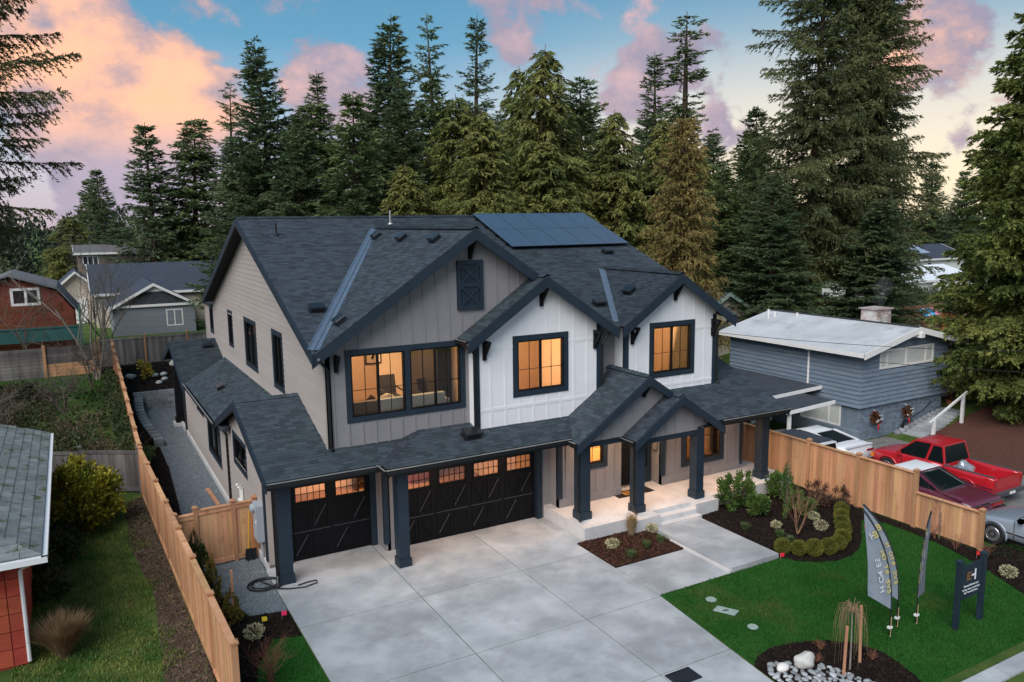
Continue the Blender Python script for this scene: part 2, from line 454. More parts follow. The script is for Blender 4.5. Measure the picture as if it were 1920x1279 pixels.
# lower roofs
rg1 = lambda y: 3.2+.333*(y-20.75)
rg2 = lambda y: 3.2+.333*(y-20.2)
gar_f = roof([(4.1,20.75,3.2),(7.29,20.75,3.2),(8.34,21.80,rg1(21.8)),(6.1,21.80,rg1(21.8)),(6.1,24.95,rg1(24.95)),(4.1,24.95,rg1(24.95))], near=True, seed=11)
gar_b = roof([(4.1,28.8,3.2),(6.1,28.8,3.2),(6.1,24.95,rg1(24.95)),(4.1,24.95,rg1(24.95))], seed=12)
hip_l = roof([(7.29,20.2,3.2),(7.29,20.75,3.2),(8.34,21.8,rg1(21.8)),(8.89,21.8,rg2(21.8))], Y_, seed=13)
gar2 = roof([(7.29,20.2,3.2),(13.45,20.2,3.2),(14.03,21.35,rg2(21.35)),(10.65,21.35,rg2(21.35)),(10.65,21.8,rg2(21.8)),(8.89,21.8,rg2(21.8))], near=True, seed=14)
eL = lambda x: 4.97-.667*(16.15-x); eR = lambda x: 4.97-.667*(x-16.15)
ent_l = roof([(13.35,19.7,eL(13.35)),(13.35,20.2,eL(13.35)),(14.03,21.35,eL(14.03)),(15.32,21.35,eL(15.32)),(16.15,21.95,4.97),(16.15,19.7,4.97)], Y_, near=True, seed=15)
ry = lambda z: 19.34+(z-3.22)/.37; rp = lambda y: 3.22+.37*(y-19.34)
ent_r = roof([(16.15,19.7,4.97),(16.15,21.95,4.97),(16.39,21.95,eR(16.39)),(17.2,21.6,eR(17.2)),(17.2,19.7,eR(17.2))], Y_, seed=16)
sml_r = roof([(17.2,19.3,eR(17.2)),(17.2,21.6,eR(17.2)),(17.66,21.35,eR(17.66)),(18.77,19.34,eR(18.77)),(19.05,19.34,eR(19.05)),(19.05,19.3,eR(19.05))], Y_, seed=17)
sz = eR(17.2); sL = lambda x: sz-.667*(17.2-x)
sml_l = roof([(15.3,19.3,sL(15.3)),(15.3,20.04,sL(15.3)),(17.2,20.04,sz),(17.2,19.3,sz)], Y_, near=True, seed=18)
por_r = roof([(18.77,19.34,3.22),(22.2,19.34,3.22),(22.2,24.6,rp(24.6)),(20.5,24.6,rp(24.6)),(20.5,21.35,rp(21.35)),(17.66,21.35,rp(21.35))], near=True, seed=19)
shed = roof([(4.1,28.8,3.08),(4.1,37.0,3.08),(6.1,38.5,3.85),(6.1,28.8,3.85)], Y_, seed=20)
shed2 = roof([(4.1,27.6,3.08),(4.1,28.8,3.08),(6.1,28.8,3.85),(6.1,26.9,3.85)], Y_, seed=21)
rr_z = lambda y: 2.95+.317*(y-36.55)
rear_f = roof([(3.98,36.55,2.95),(4.4,36.55,2.95),(6.1,38.6,rr_z(38.6)),(6.1,41.1,rr_z(41.1)),(3.98,41.1,rr_z(41.1))], seed=22)
rear_b = roof([(3.98,45.3,3.0),(6.1,45.3,3.0),(6.1,41.1,rr_z(41.1)),(3.98,41.1,rr_z(41.1))], seed=23)
# the largest shingles as pieces of their own
NEAR.sort(key=lambda q: (q[0]-Vector((0,0,10))).length)
_um = npmesh('shingle', [(0,0,1),(1,0,1),(1,1,.15),(0,1,.15),(0,0,-.1),(1,0,-.1),(1,1,0),(0,1,0)], [(0,1,2,3),(4,5,1,0),(5,6,2,1),(4,0,3,7)], [SHING])
_rest = {}
for i, (o_, u_, v_, n_, w_, h_, t_, par) in enumerate(NEAR):
    if i < 290:
        s_ = bpy.data.objects.new('shingle', _um); COL.objects.link(s_)
        s_.matrix_basis = Matrix(((u_.x*w_,v_.x*h_,n_.x*t_,o_.x),(u_.y*w_,v_.y*h_,n_.y*t_,o_.y),(u_.z*w_,v_.z*h_,n_.z*t_,o_.z),(0,0,0,1)))
        attach(s_, par)
    else:
        vs, fs = _rest.setdefault(par, ([], []))
        k = len(vs)
        for a, b, c in ((0,0,t_),(w_,0,t_),(w_,h_,.003),(0,h_,.003),(0,0,-.002),(w_,0,-.002),(w_,h_,0),(0,h_,0)): vs.append(tuple(o_+u_*a+v_*b+n_*c))
        fs += [(k,k+1,k+2,k+3),(k+4,k+5,k+1,k),(k+5,k+6,k+2,k+1),(k+4,k,k+3,k+7)]
for par, (vs, fs) in _rest.items(): link('shingles', npmesh('shingles', vs, fs, [SHING]), par, kind='stuff')
# ridge caps
def ridge(a, b, par, w=.30):
    a, b = Vector(a), Vector(b); n = max(2, int((b-a).length/.2)); m = MB(); d = (b-a)/n; side = Vector((-d.y, d.x, 0)).normalized()*w/2
    for i in range(n):
        p = a+d*i; q = p+d*1.25; up = Vector((0,0,.035)); dn = Vector((0,0,-.05))
        m.add([p-side+dn+up*.4, p+up*1.2, p+side+dn+up*.4, q-side+dn, q+up*.6, q+side+dn], [(0,1,4,3),(1,2,5,4)])
    m.build('ridge_shingles', SHING, par, kind='stuff')
ridge((XL,31.2,RZ+.02), (XR,31.2,RZ+.02), main_b); ridge((10.75,21.33,9.82), (10.75,30.0,9.82), fg_l); ridge((g1x,20.95,g1z+.02), (g1x,21.5,g1z+.02), w1_l)
ridge((18.55,20.95,8.15), (18.55,25.6,8.15), w2_l); ridge((16.15,19.7,4.99), (16.15,21.9,4.99), ent_l); ridge((17.2,19.3,sz+.02), (17.2,20.0,sz+.02), sml_l)
ridge((4.1,24.95,rg1(24.95)+.02), (6.1,24.95,rg1(24.95)+.02), gar_f); ridge((3.98,41.1,rr_z(41.1)+.02), (6.1,41.1,rr_z(41.1)+.02), rear_f)
# barge boards
F_ = (0, -.045, 0)
for a, b in (((5.62,21.33,fgL(5.62)),(10.75,21.33,9.8)), ((10.75,21.33,9.8),(13.1,21.33,fgR(13.1))), ((10.22,20.95,g1L(10.22)),(g1x,20.95,g1z)), ((g1x,20.95,g1z),(15.8,20.95,fgR(15.8))),
             ((16.0,20.95,b2L(16.0)),(18.55,20.95,8.13)), ((18.55,20.95,8.13),(21.1,20.95,b2R(21.1)))):
    barge(HOUSE, a, b, t=F_, h=.33)
for a, b in (((13.3,19.7,eL(13.3)),(16.15,19.7,4.97)), ((16.15,19.7,4.97),(17.3,19.7,eR(17.3))), ((15.26,19.3,sL(15.26)),(17.2,19.3,sz)), ((17.2,19.3,sz),(19.1,19.3,eR(19.1)))):
    barge(HOUSE, a, b, t=F_, h=.27)
for a, b in (((XL,21.25,mz(21.25)),(XL,31.2,RZ)), ((XL,31.2,RZ),(XL,41.1,6.45)), ((4.1,20.72,rg1(20.72)),(4.1,24.95,rg1(24.95))), ((4.1,24.95,rg1(24.95)),(4.1,28.8,3.2)), ((3.98,36.5,2.93),(3.98,41.1,rr_z(41.1))), ((3.98,41.1,rr_z(41.1)),(3.98,45.3,3.0))):
    barge(HOUSE, a, b, t=(-.05,0,0), h=.26)
for a, b in (((XR,21.3,6.45),(XR,31.2,RZ)), ((XR,31.2,RZ),(XR,41.1,6.45)), ((22.2,19.3,rp(19.3)),(22.2,24.6,rp(24.6)))):
    barge(HOUSE, a, b, t=(.05,0,0), h=.24)
# soffit boards under the left rake
for i in range(16):
    y0 = 21.5+i*1.22; y1 = min(y0+1.19, 41.0)
    zz = lambda y: (mz(y) if y < 31.2 else RZ-.382*(y-31.2))-.20
    if y0 < 31.2 < y1: y1 = 31.15
    MB().prism([(XL+.02,y0,zz(y0)),(6.12,y0,zz(y0)),(6.12,y1,zz(y1)),(XL+.02,y1,zz(y1))], (0,0,-.03)).build('soffit_board', SOFFIT, HOUSE)
# valley flashings
def valley(a, b, w=.16, lift=.03):
    a, b = Vector(a), Vector(b); d = (b-a).normalized(); s_ = Vector((-d.y, d.x, 0)).normalized(); up = Vector((0,0,lift))
    m = MB()
    for k in (-1, 1):
        m.add([a+up, b+up, b+up*1.9+s_*k*w, a+up*1.9+s_*k*w], [(0,1,2,3)])
        m.bar(a+up*2+s_*k*w, b+up*2+s_*k*w, .03, .03)
    m.bar(a+up*1.4, b+up*1.4, .03, .03)
    m.build('valley_flashing', FLASH, HOUSE)
valley((10.62,29.85,9.73), (5.72,21.42,6.50)); valley((18.42,25.45,8.05), (16.15,21.45,6.52))
# gutters
def gutter(path, dirs=(0,-1)):
    m = MB(); P = [Vector(p) for p in path]; o = Vector((dirs[0], dirs[1], 0))
    for a, b in zip(P[:-1], P[1:]):
        m.bar(a+o*.05+Vector((0,0,-.12)), b+o*.05+Vector((0,0,-.12)), .12, .02)
        m.bar(a+o*.11+Vector((0,0,-.065)), b+o*.11+Vector((0,0,-.065)), .015, .12)
        m.bar(a-o*.02+Vector((0,0,-.12)), b-o*.02+Vector((0,0,-.12)), .03, .20)
    g = m.build('gutter', GUT, HOUSE)
    m = MB()
    for a, b in zip(P[:-1], P[1:]): m.bar(a+o*.11+Vector((0,0,.003)), b+o*.11+Vector((0,0,.003)), .035, .018)
    m.build('gutter_rim_sheen', GALV, g)  # pale rim: the sky's reflection along the gutter, painted in its colour
gutter([(4.08,20.74,3.19),(7.25,20.74,3.19)]); gutter([(7.2,20.19,3.19),(13.35,20.19,3.19)]); gutter([(7.28,20.74,3.19),(7.28,20.1,3.19)], (-1,0))
gutter([(13.34,20.2,3.14),(13.34,19.72,3.14)], (-1,0)); gutter([(15.29,20.0,sL(15.29)-.01),(15.29,19.32,sL(15.29)-.01)], (-1,0))
gutter([(18.95,19.33,3.21),(22.2,19.33,3.21)]); gutter([(15.8,21.29,6.43),(16.02,21.29,6.43)]); gutter([(10.27,21.75,g1L(10.27)-.01),(10.27,20.97,g1L(10.27)-.01)], (-1,0))
gutter([(4.09,28.8,3.07),(4.09,37.0,3.07)], (-1,0))
# ---- walls
def inside(poly, holes, a, z):
    """vertical run of the polygon at a, minus holes -> list of (z0, z1)"""
    zs = []
    n = len(poly)
    for i in range(n):
        p, q = poly[i], poly[(i+1) % n]
        if (p[0]-a)*(q[0]-a) < 0: zs.append(p[1]+(q[1]-p[1])*(a-p[0])/(q[0]-p[0]))
    zs.sort(); out = []
    for i in range(0, len(zs)-1, 2):
        segs = [(zs[i], zs[i+1])]
        for h in holes:
            if h[0] < a < h[1]:
                segs = [s_ for (s0, s1) in segs for s_ in ((s0, min(s1, h[2])), (max(s0, h[3]), s1)) if s_[1]-s_[0] > .03]
        out += segs
    return out
def wall(name, ax, pos, poly, holes, mat, th=.16):
    F = face(ax, pos)
    m = MB().slab([F(a, 0, z) for a, z in poly], [[F(a, 0, z) for a, z in ((h[0],h[2]),(h[1],h[2]),(h[1],h[3]),(h[0],h[3]))] for h in holes], Vector(F(0,-th,0))-Vector(F(0,0,0)))
    return m.build(name, mat, HOUSE)
def battens(par, ax, pos, poly, holes, mat, sp=.405, w=.055, start=None, d=.022):
    F = face(ax, pos); a0 = min(p[0] for p in poly); a1 = max(p[0] for p in poly); a = (start if start is not None else a0+sp*.5)
    while a < a1-.05:
        for z0, z1 in inside(poly, [(h[0]-.14, h[1]+.14, h[2]-.14, h[3]+.14) for h in holes], a, 0):
            fbox(MB(), F, a-w/2, a+w/2, 0, d, z0, z1-.03).build('batten', mat, par)
        a += sp
def laps(par, ax, pos, poly, holes, mat, e=.185, flip=False):
    """lap boards: one per course and per run between openings"""
    F = face(ax, pos); zs = [p[1] for p in poly]; z = min(zs)
    T = [(p[1], p[0]) for p in poly]
    while z < max(zs)-.05:
        zc = min(z+e, max(zs)-.01)
        for a0, a1 in inside(T, [(h[2]-.02, h[3]+.02, h[0], h[1]) for h in holes], (z+zc)/2, 0):
            P = [F(a0,.003,zc+.012), F(a0,.004,z), F(a0,.024,z), F(a0,.010,zc+.012)]
            MB().prism(P, Vector(F(a1,0,0))-Vector(F(a0,0,0))).build('lap_board', mat, par)
        z += e
WINROOT = []
def window(ax, pos, a0, a1, z0, z1, trim=.15, units=1, sash=2, mun=(1,1), pane=None, mat=None, dep=.03, hd=None):
    F = face(ax, pos); m = MB(); t = trim
    fbox(m, F, a0, a1, 0, dep, z1-t, z1); fbox(m, F, a0, a1, 0, dep, z0, z0+t); fbox(m, F, a0, a0+t, 0, dep, z0+t, z1-t); fbox(m, F, a1-t, a1, 0, dep, z0+t, z1-t)
    cw = (a1-a0-2*t-(units-1)*t)/units
    for k in range(1, units): x = a0+t+k*cw+(k-1)*t; fbox(m, F, x, x+t, 0, dep, z0+t, z1-t)
    w = m.build('window', mat or NAVY, HOUSE)
    for k in range(units):
        u0 = a0+t+k*(cw+t); u1 = u0+cw; b0, b1 = z0+t, z1-t; fr = .045
        m = MB(); fbox(m, F, u0, u1, -.12, .015, b1-fr, b1); fbox(m, F, u0, u1, -.12, .015, b0, b0+fr); fbox(m, F, u0, u0+fr, -.12, .015, b0+fr, b1-fr); fbox(m, F, u1-fr, u1, -.12, .015, b0+fr, b1-fr)
        sw = (u1-u0-2*fr)/sash
        for j in range(1, sash): x = u0+fr+j*sw; fbox(m, F, x-.035, x+.035, -.07, -.0, b0+fr, b1-fr)
        m.build('sash', BLACK, w)
        for j in range(sash):
            x0 = u0+fr+j*sw; x1 = x0+sw
            fbox(MB(), F, x0, x1, -.052, -.046, b0+fr, b1-fr).build('pane', pane or (SCREEN if (sash == 2 and j == 0 and k == 0) else PANE), w)
            for q in range(mun[0]): x = x0+(x1-x0)*(q+1)/(mun[0]+1); fbox(MB(), F, x-.009, x+.009, -.045, -.030, b0+fr, b1-fr).build('muntin', BLACK, w)
            for q in range(mun[1]): z = b0+fr+(b1-b0-2*fr)*(.42 if hd is None else hd)*(q+1); fbox(MB(), F, x0, x1, -.046, -.032, z-.009, z+.009).build('muntin', BLACK, w)
    return (a0+t-.02, a1-t+.02, z0+t-.02, z1-t+.02)
def lamp(name, loc, watts, size, col=(1,.56,.25), parent=None, rot=(0,0,0), shape='SQUARE'):
    l = bpy.data.lights.new(name, 'AREA'); l.energy = watts; l.size = size; l.color = col; l.shape = shape
    o = bpy.data.objects.new(name, l); COL.objects.link(o); o.location = loc; o.rotation_euler = rot
    if parent is not None: attach(o, parent)
    return o
def room(x0, x1, y0, y1, z0, z1, watts, mat=None, fl=None, col=(1,.60,.30)):
    m = MB()
    m.add([(x0,y0,z0),(x1,y0,z0),(x1,y1,z0),(x0,y1,z0),(x0,y0,z1),(x1,y0,z1),(x1,y1,z1),(x0,y1,z1)], [(4,7,6,5),(1,5,6,2),(2,6,7,3),(3,7,4,0)])
    r_ = m.build('room_wall', mat or ROOMW, HOUSE)
    MB().box(x0, x1, y0, y1, z0-.03, z0+.005).build('room_floor', fl or ROOMF, r_)
    lamp('room_light', ((x0+x1)/2, (y0+y1)/2+.2, z1-.06), watts, min(x1-x0, y1-y0)*.4, col, r_)
    return r_

# upper grey gable wall
H_big = (6.69, 10.51, 4.24, 6.39)
poly = [(6.1,3.4),(10.66,3.4),(10.66,6.55),(13.0,8.15),(10.75,9.66),(6.1,6.56)]
hb = window('y', 21.8, *H_big, trim=.16, units=2)
w_ = wall('front_wall', 'y', 21.8, poly, [hb], GREY)
battens(w_, 'y', 21.8, poly, [hb, (10.30,11.16,7.32,8.83)], GREY, sp=.41, start=6.32)
# white bays
for (x0, x1, pk, pz, W, cx) in ((10.65, 15.32, g1x, g1z, (11.97,14.05,4.45,6.42), 1), (16.39, 20.5, 18.55, 8.13, (17.43,19.5,4.46,6.43), 2)):
    hl = window('y', 21.35, *W, trim=.17)
    zl, zr = pz-.667*(pk-x0)-.13, pz-.667*(x1-pk)-.13
    poly = [(x0,3.4),(x1,3.4),(x1,zr),(pk,pz-.13),(x0,zl)]
    w_ = wall('bay_front_wall', 'y', 21.35, poly, [hl], WHITE)
    n = 9 if cx == 1 else 8
    battens(w_, 'y', 21.35, poly, [hl], WHITE, sp=(x1-x0)/n, w=.07, start=x0+(x1-x0)/n, d=.011)
    F = face('y', 21.35)
    for z in (4.16, 6.1):
        for a0, a1 in ((x0+.1, W[0]), (W[1], x1-.1)): fbox(MB(), F, a0, a1, 0, .012, z-.05, z+.05).build('rail_board', WHITE, w_)
    fbox(MB(), F, W[0], W[1], 0, .012, 4.11, 4.21).build('rail_board', WHITE, w_)
    MB().box(x0, x0+.16, 21.51, 21.96, 3.4, zl+.05).build('bay_side_wall', WHITE, w_)
    MB().box(x1-.16, x1, 21.51, 21.96, 3.4, zr+.05).build('bay_side_wall', WHITE, w_)
    for x in (x0, x1): MB().box(x-.03 if x == x0 else x-.13, x+.13 if x == x0 else x+.03, 21.32, 21.45, 3.45, min(zl, zr)).build('corner_board', NAVY, w_)
# recess between the bays
w_ = wall('recess_wall', 'y', 21.96, [(15.3,3.4),(16.4,3.4),(16.4,6.5),(15.3,6.5)], [], GREY)
laps(w_, 'y', 21.96, [(15.32,3.6),(16.39,3.6),(16.39,6.45),(15.32,6.45)], [], GREY)
# left wall (two storeys) with four windows
H = [window('x', 6.1, 41.2, 42.3, 4.6, 6.0, trim=.13, sash=1, mun=(0,1), pane=PANED, hd=.5), window('x', 6.1, 35.9, 37.05, 4.6, 6.25, trim=.14, sash=1, mun=(0,1), pane=PANED, hd=.5),
     window('x', 6.1, 30.95, 33.3, 4.28, 6.3, trim=.17, pane=PANED, mun=(0,0)), window('x', 6.1, 26.7, 28.3, 4.25, 6.36, trim=.17, pane=PANED, mun=(0,0))]
zz = lambda y: (mz(y) if y < 31.2 else RZ-.382*(y-31.2))-.16
poly = [(21.8,3.0),(43.7,3.0),(43.7,5.95),(41.2,5.95),(41.2,zz(41.1)),(31.2,zz(31.2)),(21.8,zz(21.8))]
w_ = wall('left_wall', 'x', 6.1, poly, H, LAP)
laps(w_, 'x', 6.1, [(21.92,3.1),(43.6,3.1),(43.6,5.9),(41.2,5.9),(41.2,6.2),(31.2,zz(31.2)-.02),(21.92,zz(21.92)-.02)], H, LAP)
for y in (21.80, 43.62): MB().box(6.06, 6.10, y, y+.12, 3.3, 6.3 if y < 30 else 5.93).build('corner_board', LAP, w_)
MB().box(6.0, 21, 41.2, 43.9, 5.95, 6.1).build('roof', DECK, HOUSE)
wall('rear_wall', 'y', 43.75, [(6.1,0),(21,0),(21,6),(6.1,6)], [], LAP)
wall('right_wall', 'x', 21.0, [(22,0),(43.7,0),(43.7,6),(41,6.2),(31.2,9.9),(22,6.3)], [], LAP)
# lower left wall with three windows
H = [window('x', 4.4, 25.0, 27.3, 2.25, 3.2, trim=.15, sash=2, mun=(0,0), pane=PANED) if False else window('x', 4.4, 25.0, 27.3, 2.0, 3.15, trim=.15, pane=PANED, mun=(0,0)),
     window('x', 4.4, 30.0, 33.1, .95, 2.55, trim=.16, pane=PANED, mun=(0,0)), window('x', 4.4, 34.0, 36.0, 2.1, 2.5, trim=.07, sash=1, mun=(0,0), pane=PANED)]
poly = [(22.55,.12),(40.0,.12),(40.0,3.0),(36.6,2.85),(28.8,2.98),(24.95,4.45),(22.55,3.6)]
w_ = wall('lower_left_wall', 'x', 4.4, poly, H, LAP)
laps(w_, 'x', 4.4, [(22.62,.2),(39.9,.2),(39.9,2.8),(36.6,2.8),(28.8,2.95),(24.95,4.38),(22.62,3.55)], H, LAP, e=.20)
MB().box(4.32, 4.42, 22.6, 42.6, -.1, .22).build('foundation', CONC, HOUSE)
# rear covered corner: post on a pier
MB().box(4.15, 4.5, 42.0, 42.4, .15, 2.95).box(4.1, 4.55, 41.95, 42.45, .15, .4).build('rear_post', BLACK, HOUSE)
MB().box(4.0, 4.6, 41.85, 42.55, -.1, .16).build('post_pier', CONC, HOUSE)
MB().box(4.3, 6.1, 40.0, 40.12, 0, 3.4).build('rear_room_wall', SOFFIT, HOUSE)
# garage fronts
def gdoor(y, x0, x1, nsec, nm):
    F = face('y', y); w = (x1-x0)/nsec; ztop = 2.42
    d = MB()
    holes = [(x0+w*(k+.5)-.465, x0+w*(k+.5)+.465, 1.80, 2.29) for k in range(nsec)]
    d.slab([F(a,0,z) for a, z in ((x0,.01),(x1,.01),(x1,ztop),(x0,ztop))], [[F(a,0,z) for a, z in ((h[0],h[2]),(h[1],h[2]),(h[1],h[3]),(h[0],h[3]))] for h in holes], (0,.06,0))
    D = d.build('garage_door', BLACK, HOUSE)
    for k, h in enumerate(holes):
        m = MB(); fr = .035
        fbox(m, F, h[0], h[1], -.03, .02, h[3]-.02, h[3]+.03); fbox(m, F, h[0], h[1], -.03, .02, h[2]-.03, h[2]+.02); fbox(m, F, h[0]-.03, h[0]+.02, -.03, .02, h[2]-.03, h[3]+.03); fbox(m, F, h[1]-.02, h[1]+.03, -.03, .02, h[2]-.03, h[3]+.03)
        m.build('window_frame', BLACK, D)
        fbox(MB(), F, h[0], h[1], -.034, -.028, h[2], h[3]).build('pane', PANE, D)
        for q in range(1, 5): a = h[0]+(h[1]-h[0])*q/5; fbox(MB(), F, a-.009, a+.009, -.027, -.01, h[2]+.02, h[3]-.02).build('muntin', BLACK, D)
        zc = (h[2]+h[3])/2; fbox(MB(), F, h[0]+.02, h[1]-.02, -.028, -.012, zc-.009, zc+.009).build('muntin', BLACK, D)
        # panel fields and diagonal braces below each window
        for (z0, z1) in ((.92,1.70),(.08,.84)):
            for s_ in (0, 1):
                a0 = x0+w*k+.07+s_*w*.47; a1 = a0+w*.42
                m = MB(); fbox(m, F, a0, a1, 0, .022, z1-.07, z1); fbox(m, F, a0, a1, 0, .022, z0, z0+.07); fbox(m, F, a0, a0+.06, 0, .022, z0+.07, z1-.07); fbox(m, F, a1-.06, a1, 0, .022, z0+.07, z1-.07)
                m.build('panel', BLACK, D)
                for g in range(1, 4): x = a0+.06+(a1-a0-.12)*g/4; fbox(MB(), F, x-.006, x+.006, 0, .006, z0+.07, z1-.07).build('plank_bead', BLACK, D)
                rev = (z0 < .5) == (s_ == 0)
                if (s_ == 1) == (z0 > .5):
                    p, q = F(a0+.07, .018, z0+.09), F(a1-.07, .018, z1-.09)
                    MB().bar(p, q, .06, .03, up=(0,1,0)).build('brace', BLACK, D)
                    p2, q2 = Vector(p)+Vector((-.035,-.012,.03)), Vector(q)+Vector((-.035,-.012,.03))
                    MB().bar(p2, q2, .014, .012, up=(0,1,0)).build('brace_edge', EDGE, D)
                else:
                    p, q = F(a0+.07, .018, z1-.09), F(a1-.07, .018, z0+.09)
                    MB().bar(p, q, .06, .03, up=(0,1,0)).build('brace', BLACK, D)
        m = MB(); fbox(m, F, x0+w*k+.05, x0+w*(k+1)-.05, 0, .008, .872, .888); m.build('section_joint', EDGE, D)
    m = MB(); fbox(m, F, x0-.19, x0, -.02, .07, .0, ztop+.15); fbox(m, F, x1, x1+.19, -.02, .07, .0, ztop+.15); fbox(m, F, x0, x1, -.02, .07, ztop, ztop+.15)
    m.build('door_trim', NAVY, D)
    return D
EDGE = M('pale_door_edge', (.09,.09,.10), rough=.3)  # paler grey for the thin lines on braces and section joints
gdoor(22.70, 5.13, 7.57, 2, 1); gdoor(22.06, 8.27, 13.15, 4, 2)
w_ = wall('garage_wall', 'y', 22.68, [(4.4,0),(7.9,0),(7.9,3.3),(4.4,3.3)], [(4.95,7.76,-1,2.56)] and [], GREY, th=-.0) if False else None
def wallpieces(y, rects):
    for (x0, x1, z0, z1) in rects: w0 = MB().box(x0, x1, y, y+.16, z0, z1).build('garage_wall', GREY, HOUSE); yield w0
for w_ in wallpieces(22.62, ((4.4,4.95,0,3.6),(7.76,7.86,0,3.6),(4.95,7.76,2.56,3.6))): pass
for w_ in wallpieces(22.0, ((7.86,8.09,0,3.7),(13.34,13.78,0,3.6),(8.09,13.34,2.56,3.7))): pass
MB().box(7.80, 7.96, 22.0, 22.7, 0, 3.5).build('garage_side_wall', GREY, HOUSE)
MB().box(7.74, 7.90, 21.94, 22.06, .25, 3.3).build('corner_board', NAVY, HOUSE)
MB().box(4.34, 4.46, 22.56, 22.68, .25, 3.3).build('corner_board', NAVY, HOUSE)
MB().box(13.34, 13.7, 21.9, 22.0, .0, 3.4).build('garage_wall', GREY, HOUSE)
# entry walls
hw = window('y', 21.4, 14.50, 15.69, 1.58, 3.0, trim=.17, sash=1, mun=(1,1), hd=.5)
poly = [(13.70,.43),(16.3,.43),(16.3,3.9),(13.70,3.9)]
w_ = wall('entry_wall', 'y', 21.4, poly, [hw], GREY); battens(w_, 'y', 21.4, [(13.8,.75),(16.2,.75),(16.2,3.3),(13.8,3.3)], [hw], GREY, sp=.41)
fbox(MB(), face('y', 21.4), 13.72, 16.3, 0, .025, .44, .74).build('skirt_board', GREY, w_)
MB().box(13.70, 13.86, 21.4, 22.1, 0, 3.4).build('entry_side_wall', GREY, w_)
MB().box(13.66, 13.82, 21.34, 21.46, .75, 3.3).build('corner_board', NAVY, w_)
MB().box(16.14, 16.3, 21.56, 22.1, .43, 3.5).build('entry_side_wall', GREY, w_)
# front door
D = MB().box(16.62, 17.60, 22.02, 22.08, .46, 2.5).build('front_door', BLACK, HOUSE)
for z0, z1 in ((.62,1.15),(1.25,1.75)):
    for x0 in (16.74, 17.16): MB().box(x0, x0+.34, 21.995, 22.02, z0, z1).build('panel', BLACK, D)
MB().box(16.50,16.62,21.96,22.1,.44,2.75).box(17.60,17.66,21.96,22.1,.44,2.75).box(16.62,17.60,21.96,22.1,2.5,2.62).box(17.95,18.1,21.96,22.1,.44,2.75).box(17.66,17.95,21.96,22.1,.44,1.0).build('door_frame', NAVY, D)
MB().box(16.64,16.98,22.03,22.05,2.62,2.9).box(17.68,17.93,22.03,22.05,1.0,2.7).build('side_light', PANED, D)
MB().tube([(17.48,22.0,1.38),(17.48,21.93,1.38),(17.48,21.93,1.62),(17.48,22.0,1.62)], .014, 8).build('door_handle', GALV, D)
MB().box(16.55, 17.65, 21.88, 22.05, .43, .465).build('threshold', GALV, D)
wall('entry_wall', 'y', 22.08, [(16.2,2.7),(18.3,2.7),(18.3,3.9),(16.2,3.9)], [], GREY)
# right porch wall
hw2 = window('y', 21.42, 19.06, 21.14, .95, 2.68, trim=.2, sash=2, mun=(1,1), hd=.62)
poly = [(18.15,.43),(22.05,.43),(22.05,3.95),(18.15,3.95)]
w_ = wall('porch_wall', 'y', 21.42, poly, [hw2], GREY); battens(w_, 'y', 21.42, [(18.2,.78),(22.0,.78),(22.0,3.3),(18.2,3.3)], [hw2], GREY, sp=.41)
fbox(MB(), face('y', 21.42), 18.15, 22.05, 0, .025, .44, .76).build('skirt_board', GREY, w_)
MB().box(18.15, 18.31, 21.42, 22.1, .43, 3.6).build('entry_side_wall', GREY, w_)
MB().box(18.11, 18.26, 21.36, 21.48, .8, 3.3).build('corner_board', NAVY, w_)
MB().box(21.97, 22.10, 21.38, 21.5, .6, 3.3).build('corner_board', NAVY, w_)
MB().box(22.0, 22.1, 21.5, 26, 0, 3.6).build('porch_end_wall', GREY, w_)
MB().box(18.00, 18.08, 21.60, 21.76, 1.75, 2.0).build('wall_light', GALV, w_)
# columns
def column(x0, x1, y0, y1, z0, z1, spout=False):
    c = MB().box(x0, x1, y0, y1, z0, z1).build('column', NAVY, HOUSE)
    MB().box(x0-.035, x1+.035, y0-.035, y1+.035, z0, z0+.26).build('column_base', NAVY, c)
    if spout:
        x = x0-.075
        MB().tube([(x, y0-.28, z1+.02), (x, y0+.04, z1-.12), (x, y0+.04, z0+.3), (x-.03, y0-.06, z0+.12), (x-.03, y0-.16, z0+.05)], .045, 8).build('downspout', GUT, c)
column(4.45, 4.81, 21.33, 21.69, 0, 3.15, True); column(7.74, 8.06, 20.67, 21.0, 0, 3.2)
column(13.69, 14.07, 20.08, 20.46, .43, 3.05, True); column(15.61, 15.95, 19.67, 20.02, .43, 2.95, True); column(18.2, 18.53, 19.67, 20.02, .43, 3.0); column(21.7, 22.04, 20.02, 20.38, .43, 3.2)
MB().box(13.15, 13.34, 21.86, 22.0, 0, 2.7).build('pilaster', NAVY, HOUSE)
# beams and soffits
MB().box(4.45, 7.3, 21.33, 21.6, 2.85, 3.1).build('beam', NAVY, HOUSE); MB().box(7.5, 13.5, 20.7, 20.95, 2.85, 3.12).build('beam', NAVY, HOUSE)
MB().box(18.4, 22.1, 20.05, 20.35, 2.85, 3.15).build('beam', NAVY, HOUSE); MB().box(13.7, 16.0, 20.1, 20.35, 2.8, 3.0).build('beam', NAVY, HOUSE)
MB().box(15.62, 18.52, 19.7, 19.95, 2.72, 2.92).build('beam', NAVY, HOUSE)
MB().box(4.2, 7.8, 20.9, 22.6, 2.60, 2.64).build('soffit', SOFFIT, HOUSE) if False else None
